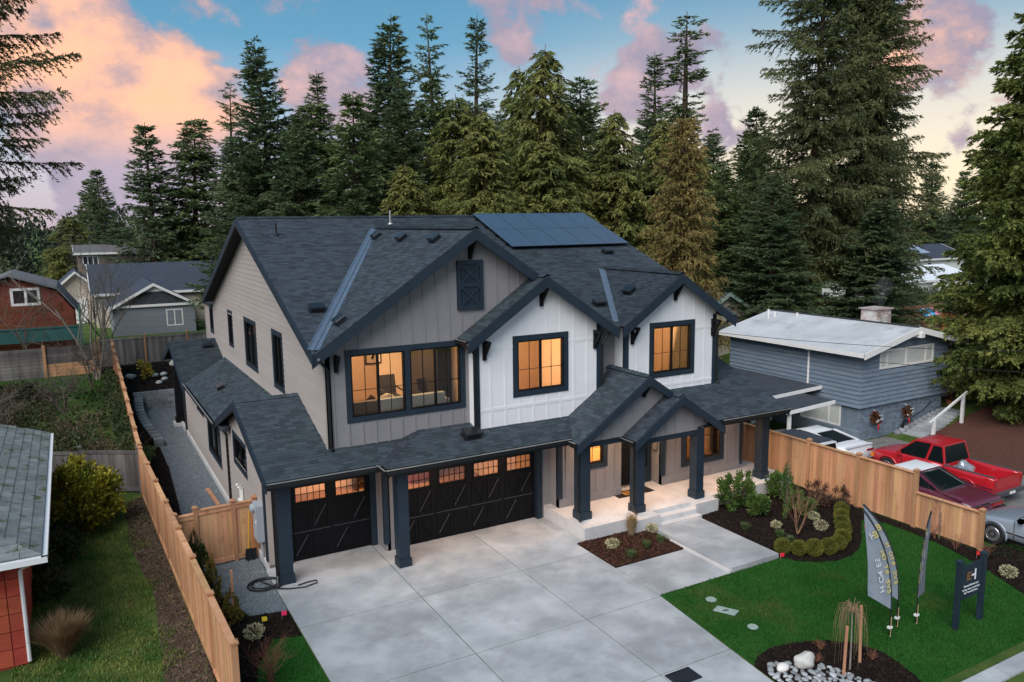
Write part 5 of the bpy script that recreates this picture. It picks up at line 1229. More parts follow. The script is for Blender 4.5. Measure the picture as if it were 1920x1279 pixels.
# dry clump and dwarf conifers
DRY = leafM('tan_dry_blade', (.20,.125,.062), (.32,.215,.12), ns=2, isl=.4)
e = tag(link('dry_grass_clump', npmesh('dry_grass_clump', tuftm(2600, 1.25, .95, 75, .009), np.arange(2600*4).reshape(-1,4), [DRY])), 'large tan dry grass clump at the corner of the red house', 'grass'); e.location = (-.85, 20.2, 0); e.scale = (.85, .85, .78)
ARB = leafM('arborvitae_leaf', (.022,.050,.012), (.075,.085,.015), ns=2.5, isl=.35)
ARBO = leafM('weeping_cypress_leaf', (.08,.085,.012), (.20,.125,.02), ns=2, isl=.35)
for i, (x, y, h, r, mt, lab) in enumerate(((2.42,22.55,1.75,.28,ARB,'dark cone shaped arborvitae nearest the gate'),(2.52,21.9,1.6,.26,ARB,'green cone shaped arborvitae in front of the dark one'),(2.62,20.95,1.5,.24,ARBO,'drooping golden green cypress beside the fence'),(2.85,19.75,1.0,.30,ARBO,'low golden cypress beside the cedar stake'))):
    V = leaves(2200, (r,r,h/2), 130+i, (.07,.02), clump=60, csz=.12, up=.6 if mt is ARB else -.8, shell=.3); V[:,:2] *= (1.15-.75*np.clip(V[:,2]/h, 0, 1))[:,None]
    shrub('dwarf_conifer', x, y, .0, V, mt, lab, 'shrub', stems=1, sh=h*.8, sr=.02, spread=.02)
# small weeping tree on stakes
WT = thing('weeping_tree', 'small leafless weeping tree tied between two stakes in the pebble bed', 'tree', (14.41, 10.54, 0))
m = MB(); m.tube([(14.41,10.54,-.02),(14.44,10.56,.6),(14.47,10.6,1.35)], [.022,.018,.014], 7); m.build('trunk', PALEB, WT)
m = MB(); rw = random.Random(12)
for k in range(48):
    a = rw.uniform(0, 6.28); l = rw.uniform(.12, .42); h = rw.uniform(.05, .32); dn = rw.uniform(.4, 1.15); c = Vector((14.47,10.6,1.33)); d = Vector((math.cos(a), math.sin(a), 0))
    m.tube([c, c+d*l*.4+Vector((0,0,h)), c+d*l*.8+Vector((0,0,h*.6)), c+d*l+Vector((0,0,-dn*.4)), c+d*l*1.06+Vector((0,0,-dn))], [.007,.005,.004,.003,.002], 3, cap=False)
m.build('branches', M('weeping_twig', (.20,.13,.07), (.28,.19,.11), ns=4, rough=.9), WT)
STK = M('stake_wood', (.36,.17,.09), (.46,.24,.13), ns=3, st=(1,1,.1), rough=.85, rand=.1)
for a, b, lab in (((14.11,10.47,-.03),(14.0,10.36,1.25),'wooden stake left of the small weeping tree'),((14.84,10.61,-.03),(14.98,10.75,1.3),'wooden stake right of the small weeping tree'),((3.05,20.66,-.03),(3.05,20.66,1.05),'cedar stake standing beside the golden cypress')):
    w = Vector(b)-Vector(a); m = MB(); m.bar(a, b, .055, .055); m.add([Vector(b)+Vector(p) for p in ((-.027,-.027,0),(.027,-.027,0),(.027,.027,0),(-.027,.027,0),(0,0,.03))], [(0,1,4),(1,2,4),(2,3,4),(3,0,4)])
    tag(m.build('stake', STK), lab, 'stake')
# ------------------------------------------------------------------ the neighbours' houses
BLUE = M('blue_grey_clapboard', (.125,.165,.21), (.165,.21,.26), ns=2.2, st=(1,.4,3), rough=.85, rand=.08, bump=.1, bs=20, wear=((.22,.26,.30), 3.0, .62, .72))
BLUEB = M('blue_grey_brick', (.125,.16,.20), (.155,.195,.24), ns=4, rough=.9, isl=.25, rand=.1)
WTRIM = M('white_trim', (.66,.65,.62), (.72,.71,.68), ns=3, rough=.6)
MEMB = M('white_roof_membrane', (.40,.41,.42), (.52,.53,.54), ns=.7, rough=.7, detail=8, wear=((.27,.28,.29), .9, .56, .76))
BLIND = M('window_blind', (.46,.47,.44), (.52,.53,.50), ns=2, rough=.6, st=(1,1,9))
DARKG = M('dark_glass', (.02,.023,.026), rough=.06, spec=.8)
BH = thing('neighbour_house', 'blue grey house with a pale low roof and white trim beyond the parked cars', 'house', (33.3, 26, 0))
X0, X1, Y0, Y1 = 30.13, 36.4, 22.3, 30.2
# upper storey core and clapboards
MB().prism([(X0+.03,Y0+.03,1.6),(X1,Y0+.03,1.6),(X1,Y0+.03,4.25),(33.36,Y0+.03,4.85),(X0+.03,Y0+.03,4.1)], (0,Y1-Y0-.06,0)).build('wall', BLUE, BH)
n = 13; e = (4.12-1.55)/n
for k in range(n):
    z = 1.55+k*e
    MB().prism([(X0+.02,Y0,z),(X0-.05,Y0,z),(X0-.008,Y0,z+e+.01),(X0+.02,Y0,z+e+.01)], (0,Y1-Y0,0)).build('clapboard', BLUE, BH)
bw0 = (31.33,35.25,3.2,4.07)
for k in range(15):
    z = 1.55+k*e; zt = z+e+.01
    top = lambda x: 4.12+.23*(x-29.96)
    for xa, xb in (((X0,X1),) if not (z+e > bw0[2] and z < bw0[3]) else ((X0,bw0[0]),(bw0[1],X1))):
        if z > 4.06: xa = max(xa, 33.36-(4.85-z)/.23+.2); xb = min(xb, 33.36+(4.85-z)/.23-.4)
        if xb-xa > .1: MB().prism([(xa,Y0+.02,z),(xa,Y0-.05,z),(xa,Y0-.008,zt),(xa,Y0+.02,zt)], (xb-xa,0,0)).build('clapboard', BLUE, BH)
# lower storey: painted brick in courses
MB().box(X0+.12, X1-.1, Y0+.12, Y1, -.1, 1.6).build('base_wall', BLUEB, BH)
vs = []; fs = []; rb = random.Random(2)
for c in range(21):
    z = .0+c*.076
    x = X0+.1-(c % 2)*.1
    while x < X1-.1:
        w = .21; a, b = max(x, X0+.1), min(x+w-.012, X1-.1)
        if b-a > .03:
            d = Y0+.10-rb.uniform(.0,.014); k = len(vs)
            vs += [(a,d,z+.006),(b,d,z+.006),(b,d,z+.070),(a,d,z+.070),(a,Y0+.12,z+.006),(b,Y0+.12,z+.006),(b,Y0+.12,z+.07),(a,Y0+.12,z+.07)]; fs += [(k,k+1,k+2,k+3),(k+3,k+2,k+6,k+7),(k+4,k+5,k+1,k),(k+1,k+5,k+6,k+2),(k+4,k,k+3,k+7)]
        x += w
link('bricks', npmesh('bricks', vs, fs, [BLUEB]), BH, kind='stuff')
# low roof
xr = 33.36
for a, b in (((29.58,4.12),(xr,5.0)), ((37.15,4.12),(xr,5.0))):
    r_ = MB().prism([(a[0],21.75,a[1]),(b[0],21.75,b[1]),(b[0],30.6,b[1]),(a[0],30.6,a[1])], (0,0,-.1)).build('roof', MEMB, BH)
    MB().prism([(a[0],21.72,a[1]+.03),(b[0],21.72,b[1]+.03),(b[0],21.72,b[1]-.24),(a[0],21.72,a[1]-.24)], (0,.05,0)).build('fascia', WTRIM, r_)
    s_ = -1 if a[0] < 31 else 1
    MB().box(a[0]-.03, a[0]+.03, 21.8, 30.6, 3.95, 4.14).build('gutter', WTRIM, r_)
MB().bar((xr-1.2,21.95,4.62), (xr+1.2,21.95,4.62), .25, .14).build('beam', WTRIM, BH) if False else MB().box(xr-.12, xr+.12, 21.6, 22.4, 4.55, 4.78).build('beam_end', WTRIM, BH)
MB().bar((xr,21.75,5.02), (xr,30.6,5.02), .2, .04).build('ridge_cap', M('dark_ridge_strip', (.04,.045,.05), rough=.8), BH)
for x, y, h in ((32.2,29.6,.35),(32.55,29.5,.2),(33.0,28.4,.22)): MB().tube([(x,y,4.4),(x,y,4.85+h)], .06, 8).build('vent_pipe', WTRIM, BH)
# white brick chimney in pieces
CHB = M('pale_brick', (.30,.22,.20), (.40,.34,.32), ns=3, rough=.9, rand=.25, wear=((.50,.49,.47), 1.5, .45, .6))
CH = MB().box(34.6,35.7,24.9,25.8,4.4,5.42).build('chimney', CHB, BH)
for c in range(8):
    for k in range(4):
        x = 34.58+k*.255+(c % 2)*.06; MB().box(x, x+.24, 24.87, 24.9, 4.5+c*.115, 4.6+c*.115).build('brick', CHB, CH)
MB().box(34.52,35.78,24.8,25.9,5.42,5.48).build('chimney_cap', CHB, CH)
# front windows and side window
def nwin(par, ax, pos, a0, a1, z0, z1, cuts, trim=.07, glass=None, mat=None):
    F = face(ax, pos); m = MB(); t = trim
    fbox(m, F, a0, a1, 0, .05, z1-t, z1); fbox(m, F, a0, a1, 0, .05, z0, z0+t); fbox(m, F, a0, a0+t, 0, .05, z0+t, z1-t); fbox(m, F, a1-t, a1, 0, .05, z0+t, z1-t)
    for c in cuts: fbox(m, F, c-t*.45, c+t*.45, 0, .05, z0+t, z1-t)
    w = m.build('window', mat or WTRIM, par)
    cs = [a0+t]+list(cuts)+[a1-t]
    for p, q in zip(cs[:-1], cs[1:]): fbox(MB(), F, p, q, .01, .018, z0+t, z1-t).build('pane', glass or BLIND, w)
    return w
nwin(BH, 'y', Y0, *bw0, (31.85,33.2,34.65), .09)
nwin(BH, 'x', X0+.1, 23.3, 25.55, .52, 1.52, (23.95,), .07)
MB().box(X0-.03, X0+.12, 22.3, 30.2, -.1, .5).build('base_wall', BLUEB, BH)
MB().tube([(29.62,25.2,4.05),(29.95,25.12,3.86),(30.07,25.1,3.8),(30.07,25.1,1.95),(29.4,25.1,1.9)], .05, 8).build('downpipe', WTRIM, BH)
# carport lean-to with white fascias
for z, x0, x1, y0, y1 in ((2.16,26.6,30.06,24.3,31.5),(1.98,25.95,28.75,22.5,24.25)):
    r_ = MB().prism([(x0,y0,z-.05),(x1,y0,z+.08),(x1,y1,z+.08),(x0,y1,z-.05)], (0,0,-.09)).build('carport_roof', M('dark_carport_felt', (.035,.042,.055), (.05,.058,.07), ns=2, rough=.8), BH)
    MB().prism([(x0-.02,y0-.03,z-.03),(x1,y0-.03,z+.1),(x1,y0-.03,z-.06),(x0-.02,y0-.03,z-.18)], (0,.04,0)).build('fascia', WTRIM, r_); MB().box(x0-.05, x0, y0, y1, z-.2, z-.02).build('fascia', WTRIM, r_)
for y in (22.6, 26.9): MB().box(26.05,26.17,y,y+.12,0,1.86).build('carport_post', WTRIM, BH)
MB().box(28.6,30.0,27.1,27.2,0,1.9).build('carport_wall', WTRIM, BH); MB().box(26.4,28.6,27.5,27.6,0,1.9).build('carport_wall', BLUEB, BH)
# entry: white door, side light, rail, steps
MB().box(36.4, 40.5, 23.45, 23.6, 1.0, 4.2).build('entry_wall', WTRIM, BH)
D = MB().box(38.0,38.95,23.38,23.45,.75,2.85).build('front_door', WTRIM, BH); MB().box(39.05,39.9,23.40,23.45,1.2,3.8).build('side_light', BLIND, D); MB().box(37.1,37.85,23.40,23.45,2.3,3.7).build('transom', M('brown_transom', (.08,.05,.035), rough=.5), D)
MB().box(36.2, 41, 22.0, 23.6, -.1, .74).build('landing', CONC, BH)
ST = thing('garden_steps', 'concrete garden steps edged with rocks climbing to the neighbour door', 'steps', (34, 21, 0))
for k in range(9):
    t = k/8; MB().box(32.9+t*3.1, 33.5+t*3.1+.1, 20.9+t*.5, 22.1+t*.3, -.1, .14+t*.62).build('step', SLAB, ST)
for k in range(10): t = k/9; MB().blob((32.7+t*3.2, 22.15+t*.1, .1+t*.6), (.2,.16,.14), 2, .2, k).build('rock', BLK, ST, smooth=True)
RL = thing('handrail', 'white painted handrail beside the neighbour steps', 'handrail', (34, 20.6, 0))
MB().bar((32.6,20.55,.92), (35.6,20.75,1.95), .07, .10).build('rail', WTRIM, RL)
for x, y, z0, z1 in ((32.95,20.57,-.1,1.03),(35.3,20.73,.5,1.85)): MB().box(x-.06,x+.06,y-.06,y+.06,z0,z1).build('post', WTRIM, RL)
_bp = [(30.6,16.9),(33.2,15.3),(38,14.0),(48,13),(48,21.2),(38,21.4),(35.8,21.3),(32.7,21.0),(31.4,20.2)]
_g = [(x, y) for x in np.arange(30.5, 48.5, .5) for y in np.arange(13, 21.5, .5)]; _ny = len(np.arange(13, 21.5, .5)); _nx = len(np.arange(30.5, 48.5, .5))
_in = inpoly(_bp, np.array([q[0]+.25 for q in _g]), np.array([q[1]+.25 for q in _g]))
_f = [(a*_ny+b, (a+1)*_ny+b, (a+1)*_ny+b+1, a*_ny+b+1) for a in range(_nx-1) for b in range(_ny-1) if _in[a*_ny+b]]
REDB = M('red_bark_mulch', (.060,.022,.014), (.105,.042,.026), ns=14, bump=1, bs=30, rough=1)
_bs = struct(link('bark_slope', npmesh('bark_slope', [(x, y, gz(x, y)+.05) for x, y in _g], _f, [REDB])))
# hanging baskets, wreath, pots, hose
FLW = leafM('basket_leaf', (.04,.07,.02), (.22,.03,.03), ns=9, isl=.6)
for i, (x, z, lab) in enumerate(((31.2,1.0,'hanging Christmas style basket with red bow, left of two on the blue wall'),(33.4,1.02,'hanging basket with red ribbon above the coiled hose'))):
    e = thing('hanging_basket', lab.replace('Christmas style ', 'flower '), 'basket', (x, 22.2, z))
    V = leaves(700, (.30,.18,.28), 150+i, (.08,.03), clump=22, csz=.2); V = V+np.array([x, 22.2, z-.28]); link('foliage', npmesh('foliage', V, np.arange(len(V)).reshape(-1,4), [FLW]), e)
    m = MB()
    for k in range(9): a = k*2.4; m.blob((x+.2*math.cos(a), 22.02, z+.16*math.sin(a*1.7)), .028, 1, .1, k)
    m.build('berries', WTRIM, e, kind='stuff'); MB().blob((x,22.05,z-.36), (.05,.04,.12), 1, .1, 3).box(x-.02,x+.02,22.03,22.06,z-.55,z-.44).build('ribbon', M('red_ribbon', (.45,.02,.02), rough=.4), e)
    MB().bar((x,22.38,z+.35), (x,22.2,z+.3), .02, .02).build('hook', WTRIM, e)
e = thing('wreath', 'green wreath with a red bow on the white neighbour door', 'wreath', (38.5, 23.3, 2.2))
m = MB(); m.tube([(38.5+.24*math.cos(a), 23.33, 2.15+.32*math.sin(a)) for a in np.linspace(0, 6.2832, 17)], .075, 6, cap=False); m.build('ring', leafM('wreath_leaf', (.02,.05,.02), (.12,.02,.02), ns=6), e); MB().blob((38.5,23.25,2.3), .1, 1, .2, 2).build('bow', MATS['red_ribbon'], e)
for x, y, lab in ((37.2,22.5,'terracotta pot at the top of the garden steps'),(39.4,22.6,'potted plant beside the white neighbour door')):
    e = thing('flower_pot', lab, 'pot', (x, y, .74)); MB().lathe([(.13,0),(.19,.26),(.2,.3),(.17,.3),(.16,.22)], (x,y,.74), 14).build('pot', M('terracotta', (.32,.11,.055), rough=.8), e)
    V = leaves(160, (.2,.2,.2), 160, (.09,.03))+np.array([x, y, .98]); link('foliage', npmesh('foliage', V, np.arange(len(V)).reshape(-1,4), [FLW]), e)
e = tag(MB().tube([(33.45+.27*math.cos(a*6.28)*(1-.04*a), 22.28-.02*a, .32+.27*math.sin(a*6.28)) for a in np.linspace(0, 5, 90)]+[(33.9,22.3,.62),(34.9,22.3,.95),(35.4,22.3,1.25)], .018, 6).build('garden_hose', GUT), 'dark coiled garden hose hanging on the blue brick wall', 'hose')

# generic distant house
def cottage(name, label, x0, x1, y0, y1, z0, ze, rise, wallm, roofm, trim, ridge_x=False, over=.4, wins=(), base=None):
    h = thing(name, label, 'house', ((x0+x1)/2, (y0+y1)/2, z0))
    w = MB()
    if ridge_x:
        ym = (y0+y1)/2; w.prism([(x0,y0,z0),(x0,y1,z0),(x0,y1,ze),(x0,ym,ze+rise),(x0,y0,ze)], (x1-x0,0,0)); W_ = w.build('wall', wallm, h)
        for s in (-1, 1):
            ye = y0-over if s < 0 else y1+over; k = rise/((y1-y0)/2); zz_ = ze-k*over
            r_ = MB().prism([(x0-over,ye,zz_+.1),(x1+over,ye,zz_+.1),(x1+over,ym,ze+rise+.1),(x0-over,ym,ze+rise+.1)], (0,0,-.12)).build('roof', roofm, h)
            MB().box(x0-over, x1+over, ye-.04, ye+.04, zz_-.1, zz_+.12).build('fascia', trim, r_)
            for xx in (x0-over, x1+over): MB().prism([(xx-.03,ye,zz_+.12),(xx-.03,ym,ze+rise+.12),(xx-.03,ym,ze+rise-.12),(xx-.03,ye,zz_-.12)], (.06,0,0)).build('barge_board', trim, r_)
    else:
        xm = (x0+x1)/2; w.prism([(x0,y0,z0),(x1,y0,z0),(x1,y0,ze),(xm,y0,ze+rise),(x0,y0,ze)], (0,y1-y0,0)); W_ = w.build('wall', wallm, h)
        for s in (-1, 1):
            xe_ = x0-over if s < 0 else x1+over; k = rise/((x1-x0)/2); zz_ = ze-k*over
            r_ = MB().prism([(xe_,y0-over,zz_+.1),(xm,y0-over,ze+rise+.1),(xm,y1+over,ze+rise+.1),(xe_,y1+over,zz_+.1)], (0,0,-.12)).build('roof', roofm, h)
            MB().prism([(xe_,y0-over-.03,zz_+.13),(xm,y0-over-.03,ze+rise+.13),(xm,y0-over-.03,ze+rise-.12),(xe_,y0-over-.03,zz_-.12)], (0,.06,0)).build('barge_board', trim, r_)
    for (a0, a1, b0, b1, cuts) in wins: nwin(W_, 'y', y0, a0, a1, b0, b1, cuts, .09, DARKG, trim)
    return h
def roofmat(nm, c1, c2): return M(nm, c1, c2, ns=3, st=(.3,3,1), rough=.9, bump=.3, bs=14)
DROOF = roofmat('dark_blue_shingle', (.030,.038,.055), (.045,.055,.075))
GLAP = M('grey_lap', (.17,.19,.21), (.20,.22,.24), ns=.6, st=(1,1,8), rough=.85)
TANW = M('tan_wall', (.42,.36,.29), (.48,.42,.34), ns=1, rough=.85)
# grey house with the dark roof
gh = cottage('grey_house', 'grey lapped house with white gable trim and a dark roof behind the back fence', 2.9, 9.2, 72, 84, .95, 3.4, 1.75, GLAP, DROOF, WTRIM, wins=((6.9,8.2,1.6,3.0,(7.55,)),))
for k in range(12): MB().box(2.92,9.18,71.96,72.0,1.0+k*.2,1.0+k*.2+.185).build('lap_board', GLAP, gh)
MB().prism([(3.4,71.9,3.5),(8.7,71.9,3.5),(6.05,71.9,5.05)], (0,.08,0)).build('gable_panel', M('dark_gable_shakes', (.035,.035,.045), (.06,.06,.07), ns=4, rough=.9), gh); MB().box(2.6,9.5,71.8,71.9,3.3,3.5).build('trim_board', WTRIM, gh); MB().prism([(5.1,71.85,4.55),(7.0,71.85,4.55),(6.05,71.85,5.12)], (0,.03,0)).build('gable_cap', WTRIM, gh)
cottage('dark_roofed_house', 'long house under a wide dark roof joined behind the grey gable', 1.9, 16, 79, 90, .95, 4.1, 2.25, TANW, DROOF, WTRIM, ridge_x=True)
bh = cottage('brown_house', 'small brown two storey house with white eaves above the dark roofs', 1.0, 8.0, 95, 104, 1, 7.2, .7, M('brown_lap', (.17,.125,.10), (.20,.15,.12), ns=.5, st=(1,1,8), rough=.9), roofmat('brown_grey_shingle', (.10,.09,.09), (.14,.13,.13)), WTRIM, ridge_x=True, wins=((1.4,2.9,5.9,6.9,(1.9,2.4)),))
gw = cottage('white_garage', 'little cream garage with a white door left of the dark roof', -.75, 1.75, 84, 91, 1, 4.7, 1.1, TANW, DROOF, WTRIM); MB().box(-.3,1.3,83.93,84.0,1,3.4).build('garage_door', WTRIM, gw)
cottage('dark_house', 'far dark roofed house with lit windows right of the brown house', 17, 27, 118, 128, 1, 5, 3.2, M('dark_wall', (.05,.04,.035), rough=.9), DROOF, DROOF, ridge_x=True)
lw = MB(); lw.box(17.3,19.6,117.9,117.97,3.2,4.3).box(20.6,22.0,117.9,117.97,3.2,4.3); lw.build('lit_windows', emitM('lit_far_window', (1,.5,.16), 1.0), bpy.data.objects['dark_house'])
for i, (x, y) in enumerate(((-8.5,86),(-4.5,88))): cottage('green_shed', ('pale green shed at the left edge under the dark fir','pale green shed just right of its twin under the dark fir')[i], x, x+3, y, y+4, 1, 4.2, .9, M('pale_green', (.25,.38,.33), rough=.8), M('pale_metal_roof', (.45,.5,.55), rough=.4, metal=.3), WTRIM)
# red gambrel barn
REDW = M('red_shingle_wall', (.115,.030,.016), (.17,.048,.024), ns=1.2, st=(1,1,3), rough=.9, rand=.15)
rbn = thing('red_barn', 'red shingled barn with a gambrel roof and white window at the left', 'barn', (-3.5, 60, 1))
gp = [(-7.2,1.0),(.2,1.0),(.2,4.4),(-.85,5.85),(-3.4,6.75),(-6.0,5.85),(-7.2,4.4)]
MB().prism([(x,60,z) for x, z in gp], (0,7,0)).build('wall', REDW, rbn)
ROLD = roofmat('old_grey_shingle', (.10,.105,.11), (.15,.15,.155))
for (a, b) in (((.55,4.1),(-.75,5.95)),((-.75,5.95),(-3.4,6.88)),((-3.4,6.88),(-6.1,5.95)),((-6.1,5.95),(-7.55,4.1))):
    r_ = MB().prism([(a[0],59.6,a[1]),(b[0],59.6,b[1]),(b[0],67.3,b[1]),(a[0],67.3,a[1])], (0,0,.12)).build('roof', ROLD, rbn)
w = nwin(rbn, 'y', 60, -3.4,-1.75,4.95,6.1,(-2.55,),.16, DARKG)
for k in range(7):
    z = 1.2+k*.55; MB().box(-7.1 if z < 4.3 else -6.5, .1 if z < 4.3 else -.6, 59.96, 60.0, z, z+.53).build('shingle_course', REDW, rbn) if z < 4.6 else None
MB().box(-7.2,.4,59.3,59.38,2.6,3.45).box(-7.2,.4,59.25,59.4,3.45,3.55).build('tarp_panel', M('teal_tarp', (.02,.09,.085), (.03,.12,.11), ns=2, rough=.7), rbn); MB().box(.35,.5,59.2,59.4,1,4.9).build('green_post', M('green_post_paint', (.05,.13,.10), rough=.7), rbn)
# red house at the left edge, mossy hip roof
RH = thing('red_house', 'red house at the left edge with a mossy grey shingle roof and white gutter', 'house', (-4, 26, 0))
REDH = M('red_painted_shingle', (.30,.045,.022), (.38,.068,.036), ns=1.5, st=(1,1,3), rough=.85, rand=.15)
MB().box(-9,-1.62,20.3,31.4,-.1,2.75).build('wall', REDH, RH)
for r_ in range(6):
    for k in range(14): x = -5.6+k*.29; MB().box(x, x+.27, 20.26-.008*(k % 2), 20.3, .05+r_*.42, .05+r_*.42+.40).build('wall_shingle', REDH, RH)
    for k in range(30): y = 20.32+k*.36; MB().box(-1.62, -1.585-.006*(k % 2), y, y+.34, .05+r_*.42, .05+r_*.42+.40).build('wall_shingle', REDH, RH) if k < 12 else None
MOSS = M('mossy_grey_shingle', (.135,.15,.15), (.20,.215,.215), ns=3, rough=.95, rand=.18, isl=.2, wear=((.055,.065,.015), 2.2, .55, .66))
zr = lambda x: 2.82+.36*(-1.05-x)
rf = MB().prism([(-1.05,19.6,2.80),(-1.05,31.6,2.80),(-4.6,31.6,zr(-4.6)-.02),(-4.6,23.1,zr(-4.6)-.02)], (0,0,-.1)).build('roof', MOSS, RH)
rf2 = MB().prism([(-1.05,19.6,2.80),(-4.6,23.1,zr(-4.6)-.02),(-8.2,19.6,2.80)], (0,0,-.1)).build('roof', MOSS, RH)
c = 0; x = -1.05
while x > -3.9:
    y0 = 19.6+(-1.05-x); k = 0
    for k in range(int((31.6-y0)/.42)+1):
        ya = y0+k*.42-(c % 2)*.2; yb = min(ya+.41, 31.6); ya = max(ya, y0)
        if yb-ya > .08: MB().prism([(x,ya,zr(x)+.02),(x,yb,zr(x)+.02),(x-.26,yb,zr(x-.26)+.004),(x-.26,max(ya,19.6+(-1.05-x+.26)) if ya == y0 else ya,zr(x-.26)+.004)], (0,0,-.022)).build('shingle', MOSS, rf)
    x -= .24; c += 1
y = 19.6; c = 0
zr2 = lambda y: 2.82+.36*(y-19.6)
while y < 22.6:
    xs_ = -1.05-(y-19.6)
    for k in range(9):
        xa = xs_-k*.42+(c % 2)*.2; xb = xa-.41; xa = min(xa, xs_)
        MB().prism([(xa,y,zr2(y)+.02),(xb,y,zr2(y)+.02),(xb,y+.26,zr2(y+.26)+.004),(xa-(.26 if xa == xs_ else 0),y+.26,zr2(y+.26)+.004)], (0,0,-.022)).build('shingle', MOSS, rf2)
    y += .24; c += 1
g_w = M('white_gutter_metal', (.66,.67,.68), rough=.35)
MB().box(-1.06,-.94,19.5,31.6,2.66,2.79).build('gutter', g_w, RH); MB().box(-8,-.94,19.48,19.6,2.66,2.79).build('gutter', g_w, RH)
MB().tube([(-1.1,19.75,2.66),(-1.45,20.15,2.4),(-1.53,20.24,2.3),(-1.53,20.24,.1)], .045, 8).build('downpipe', g_w, RH)
MB().box(-3.2,-3.0,19.40,19.5,2.45,2.66).build('floodlight', GUT, RH); MB().box(-2.1,-2.0,19.95,20.1,2.35,2.5).build('wall_lamp', WTRIM, RH)
# right side: tan cottage, far white houses, fence, play set
cottage('tan_cottage', 'small tan gabled house with pale green trim behind the blue house', 35.3, 39.4, 38, 46, .4, 4.0, 1.1, TANW, ROLD, M('pale_green_trim', (.30,.42,.36), rough=.7))
fw_ = cottage('white_house', 'far white two storey house with a dark roof and solar panel', 88, 104, 62, 70, .5, 4.6, 1.5, WTRIM, DROOF, WTRIM, ridge_x=True, wins=((95.5,96.4,2.6,4.1,()),))
MB().prism([(93,63,5.2),(97.5,63,5.2),(97.5,65.4,6.1),(93,65.4,6.1)], (0,0,.1)).build('solar_panel', M('far_solar', (.30,.36,.45), rough=.2), fw_)
cottage('low_white_house', 'long low house with a bright white roof in front of the far white house', 76, 92, 54, 62, .5, 2.9, 1.2, WTRIM, M('bright_white_roof', (.70,.71,.73), rough=.6), WTRIM, ridge_x=True)
cottage('grey_roofed_house', 'small house with a dull grey roof right of the bright white roof', 84, 92, 46, 53, .5, 2.6, 1.3, WTRIM, ROLD, WTRIM, ridge_x=True)
FRB = thing('board_fence', 'brown board fence running behind the blue house and giant firs', 'fence', (52, 38, 1))
BRNF = M('brown_fence_board', (.17,.085,.045), (.24,.13,.07), ns=2, st=(1,1,.2), rough=.9, rand=.2)
fence(FRB, [(43.5,47.5),(46.5,44.5),(49.0,41.5),(51.5,38.5),(54.5,37.0),(57.5,37.0),(60.5,37.0),(63.5,37.0)], [3.3]*7, [1.0]*7, mat=BRNF, pmat=BRNF, bw=.26, rails=False, cap=False)
thicket('hedgerow', [(g_.uniform(44,80), g_.uniform(42,52), 1.0, 2.4, 2.0, g_.uniform(1.0,2.0)) for _ in range(26)], 15000, leafM('hedgerow_leaf', (.03,.055,.022), (.08,.10,.04), ns=.4), '', 9, (.36,.11))
PS = thing('play_set', 'colourful garden play set with a striped blue and pink awning', 'play set', (55, 35.6, 1))
for x in (54.2,55.8):
    for y in (35.1,36.1): MB().box(x-.06,x+.06,y-.06,y+.06,.9,2.9).build('post', BRNF, PS)
MB().box(54.1,55.9,35.0,36.2,2.0,2.1).build('deck', BRNF, PS)
for k, c_ in enumerate(((.05,.35,.65),(.75,.8,.85),(.05,.35,.65),(.8,.25,.35))): MB().prism([(54.1+k*.45,35.0,2.75),(54.55+k*.45,35.0,2.75),(54.55+k*.45,35.6,3.2),(54.1+k*.45,35.6,3.2)], (0,0,.03)).build('awning_stripe', M('awning_%d' % k, c_, rough=.7), PS)
RS = thing('red_shed', 'small bright red shed in front of the brown fence', 'shed', (59, 35.6, 1)); MB().prism([(58.4,35.2,1),(59.8,35.2,1),(59.8,35.2,2.1),(58.4,35.2,2.6)], (0,1.2,0)).build('wall', M('bright_red_wood', (.45,.07,.03), rough=.8), RS); MB().prism([(58.3,35.1,2.68),(59.9,35.1,2.14),(59.9,36.5,2.14),(58.3,36.5,2.68)], (0,0,.05)).build('roof', DROOF, RS)
shrub('green_bush', 41.0, 40.0, .6, leaves(5000, (2.6,2.2,2.4), 170, (.34,.10), clump=60, csz=.22), leafM('bush_leaf', (.04,.085,.015), (.13,.16,.03), ns=.5), 'light green broad bush left of the giant firs', 'bush', stems=5, sh=3, sr=.06, spread=1)
# chimney smoke
sm = bpy.data.materials.new('smoke'); sm.use_nodes = True; nt = sm.node_tree; nt.nodes.remove(nt.nodes['Principled BSDF']); out = [n_ for n_ in nt.nodes if n_.type == 'OUTPUT_MATERIAL'][0]
pv = nt.nodes.new('ShaderNodeVolumePrincipled'); pv.inputs['Color'].default_value = (.85,.86,.9,1); pv.inputs['Density'].default_value = .10; nt.links.new(pv.outputs[0], out.inputs['Volume'])
o = MB().blob((35.4,25.4,5.9), (.4,.4,.5), 2, .3, 5).blob((35.9,25.6,6.4), (.7,.5,.5), 2, .3, 6).build('chimney_smoke', sm, smooth=True, kind='stuff')
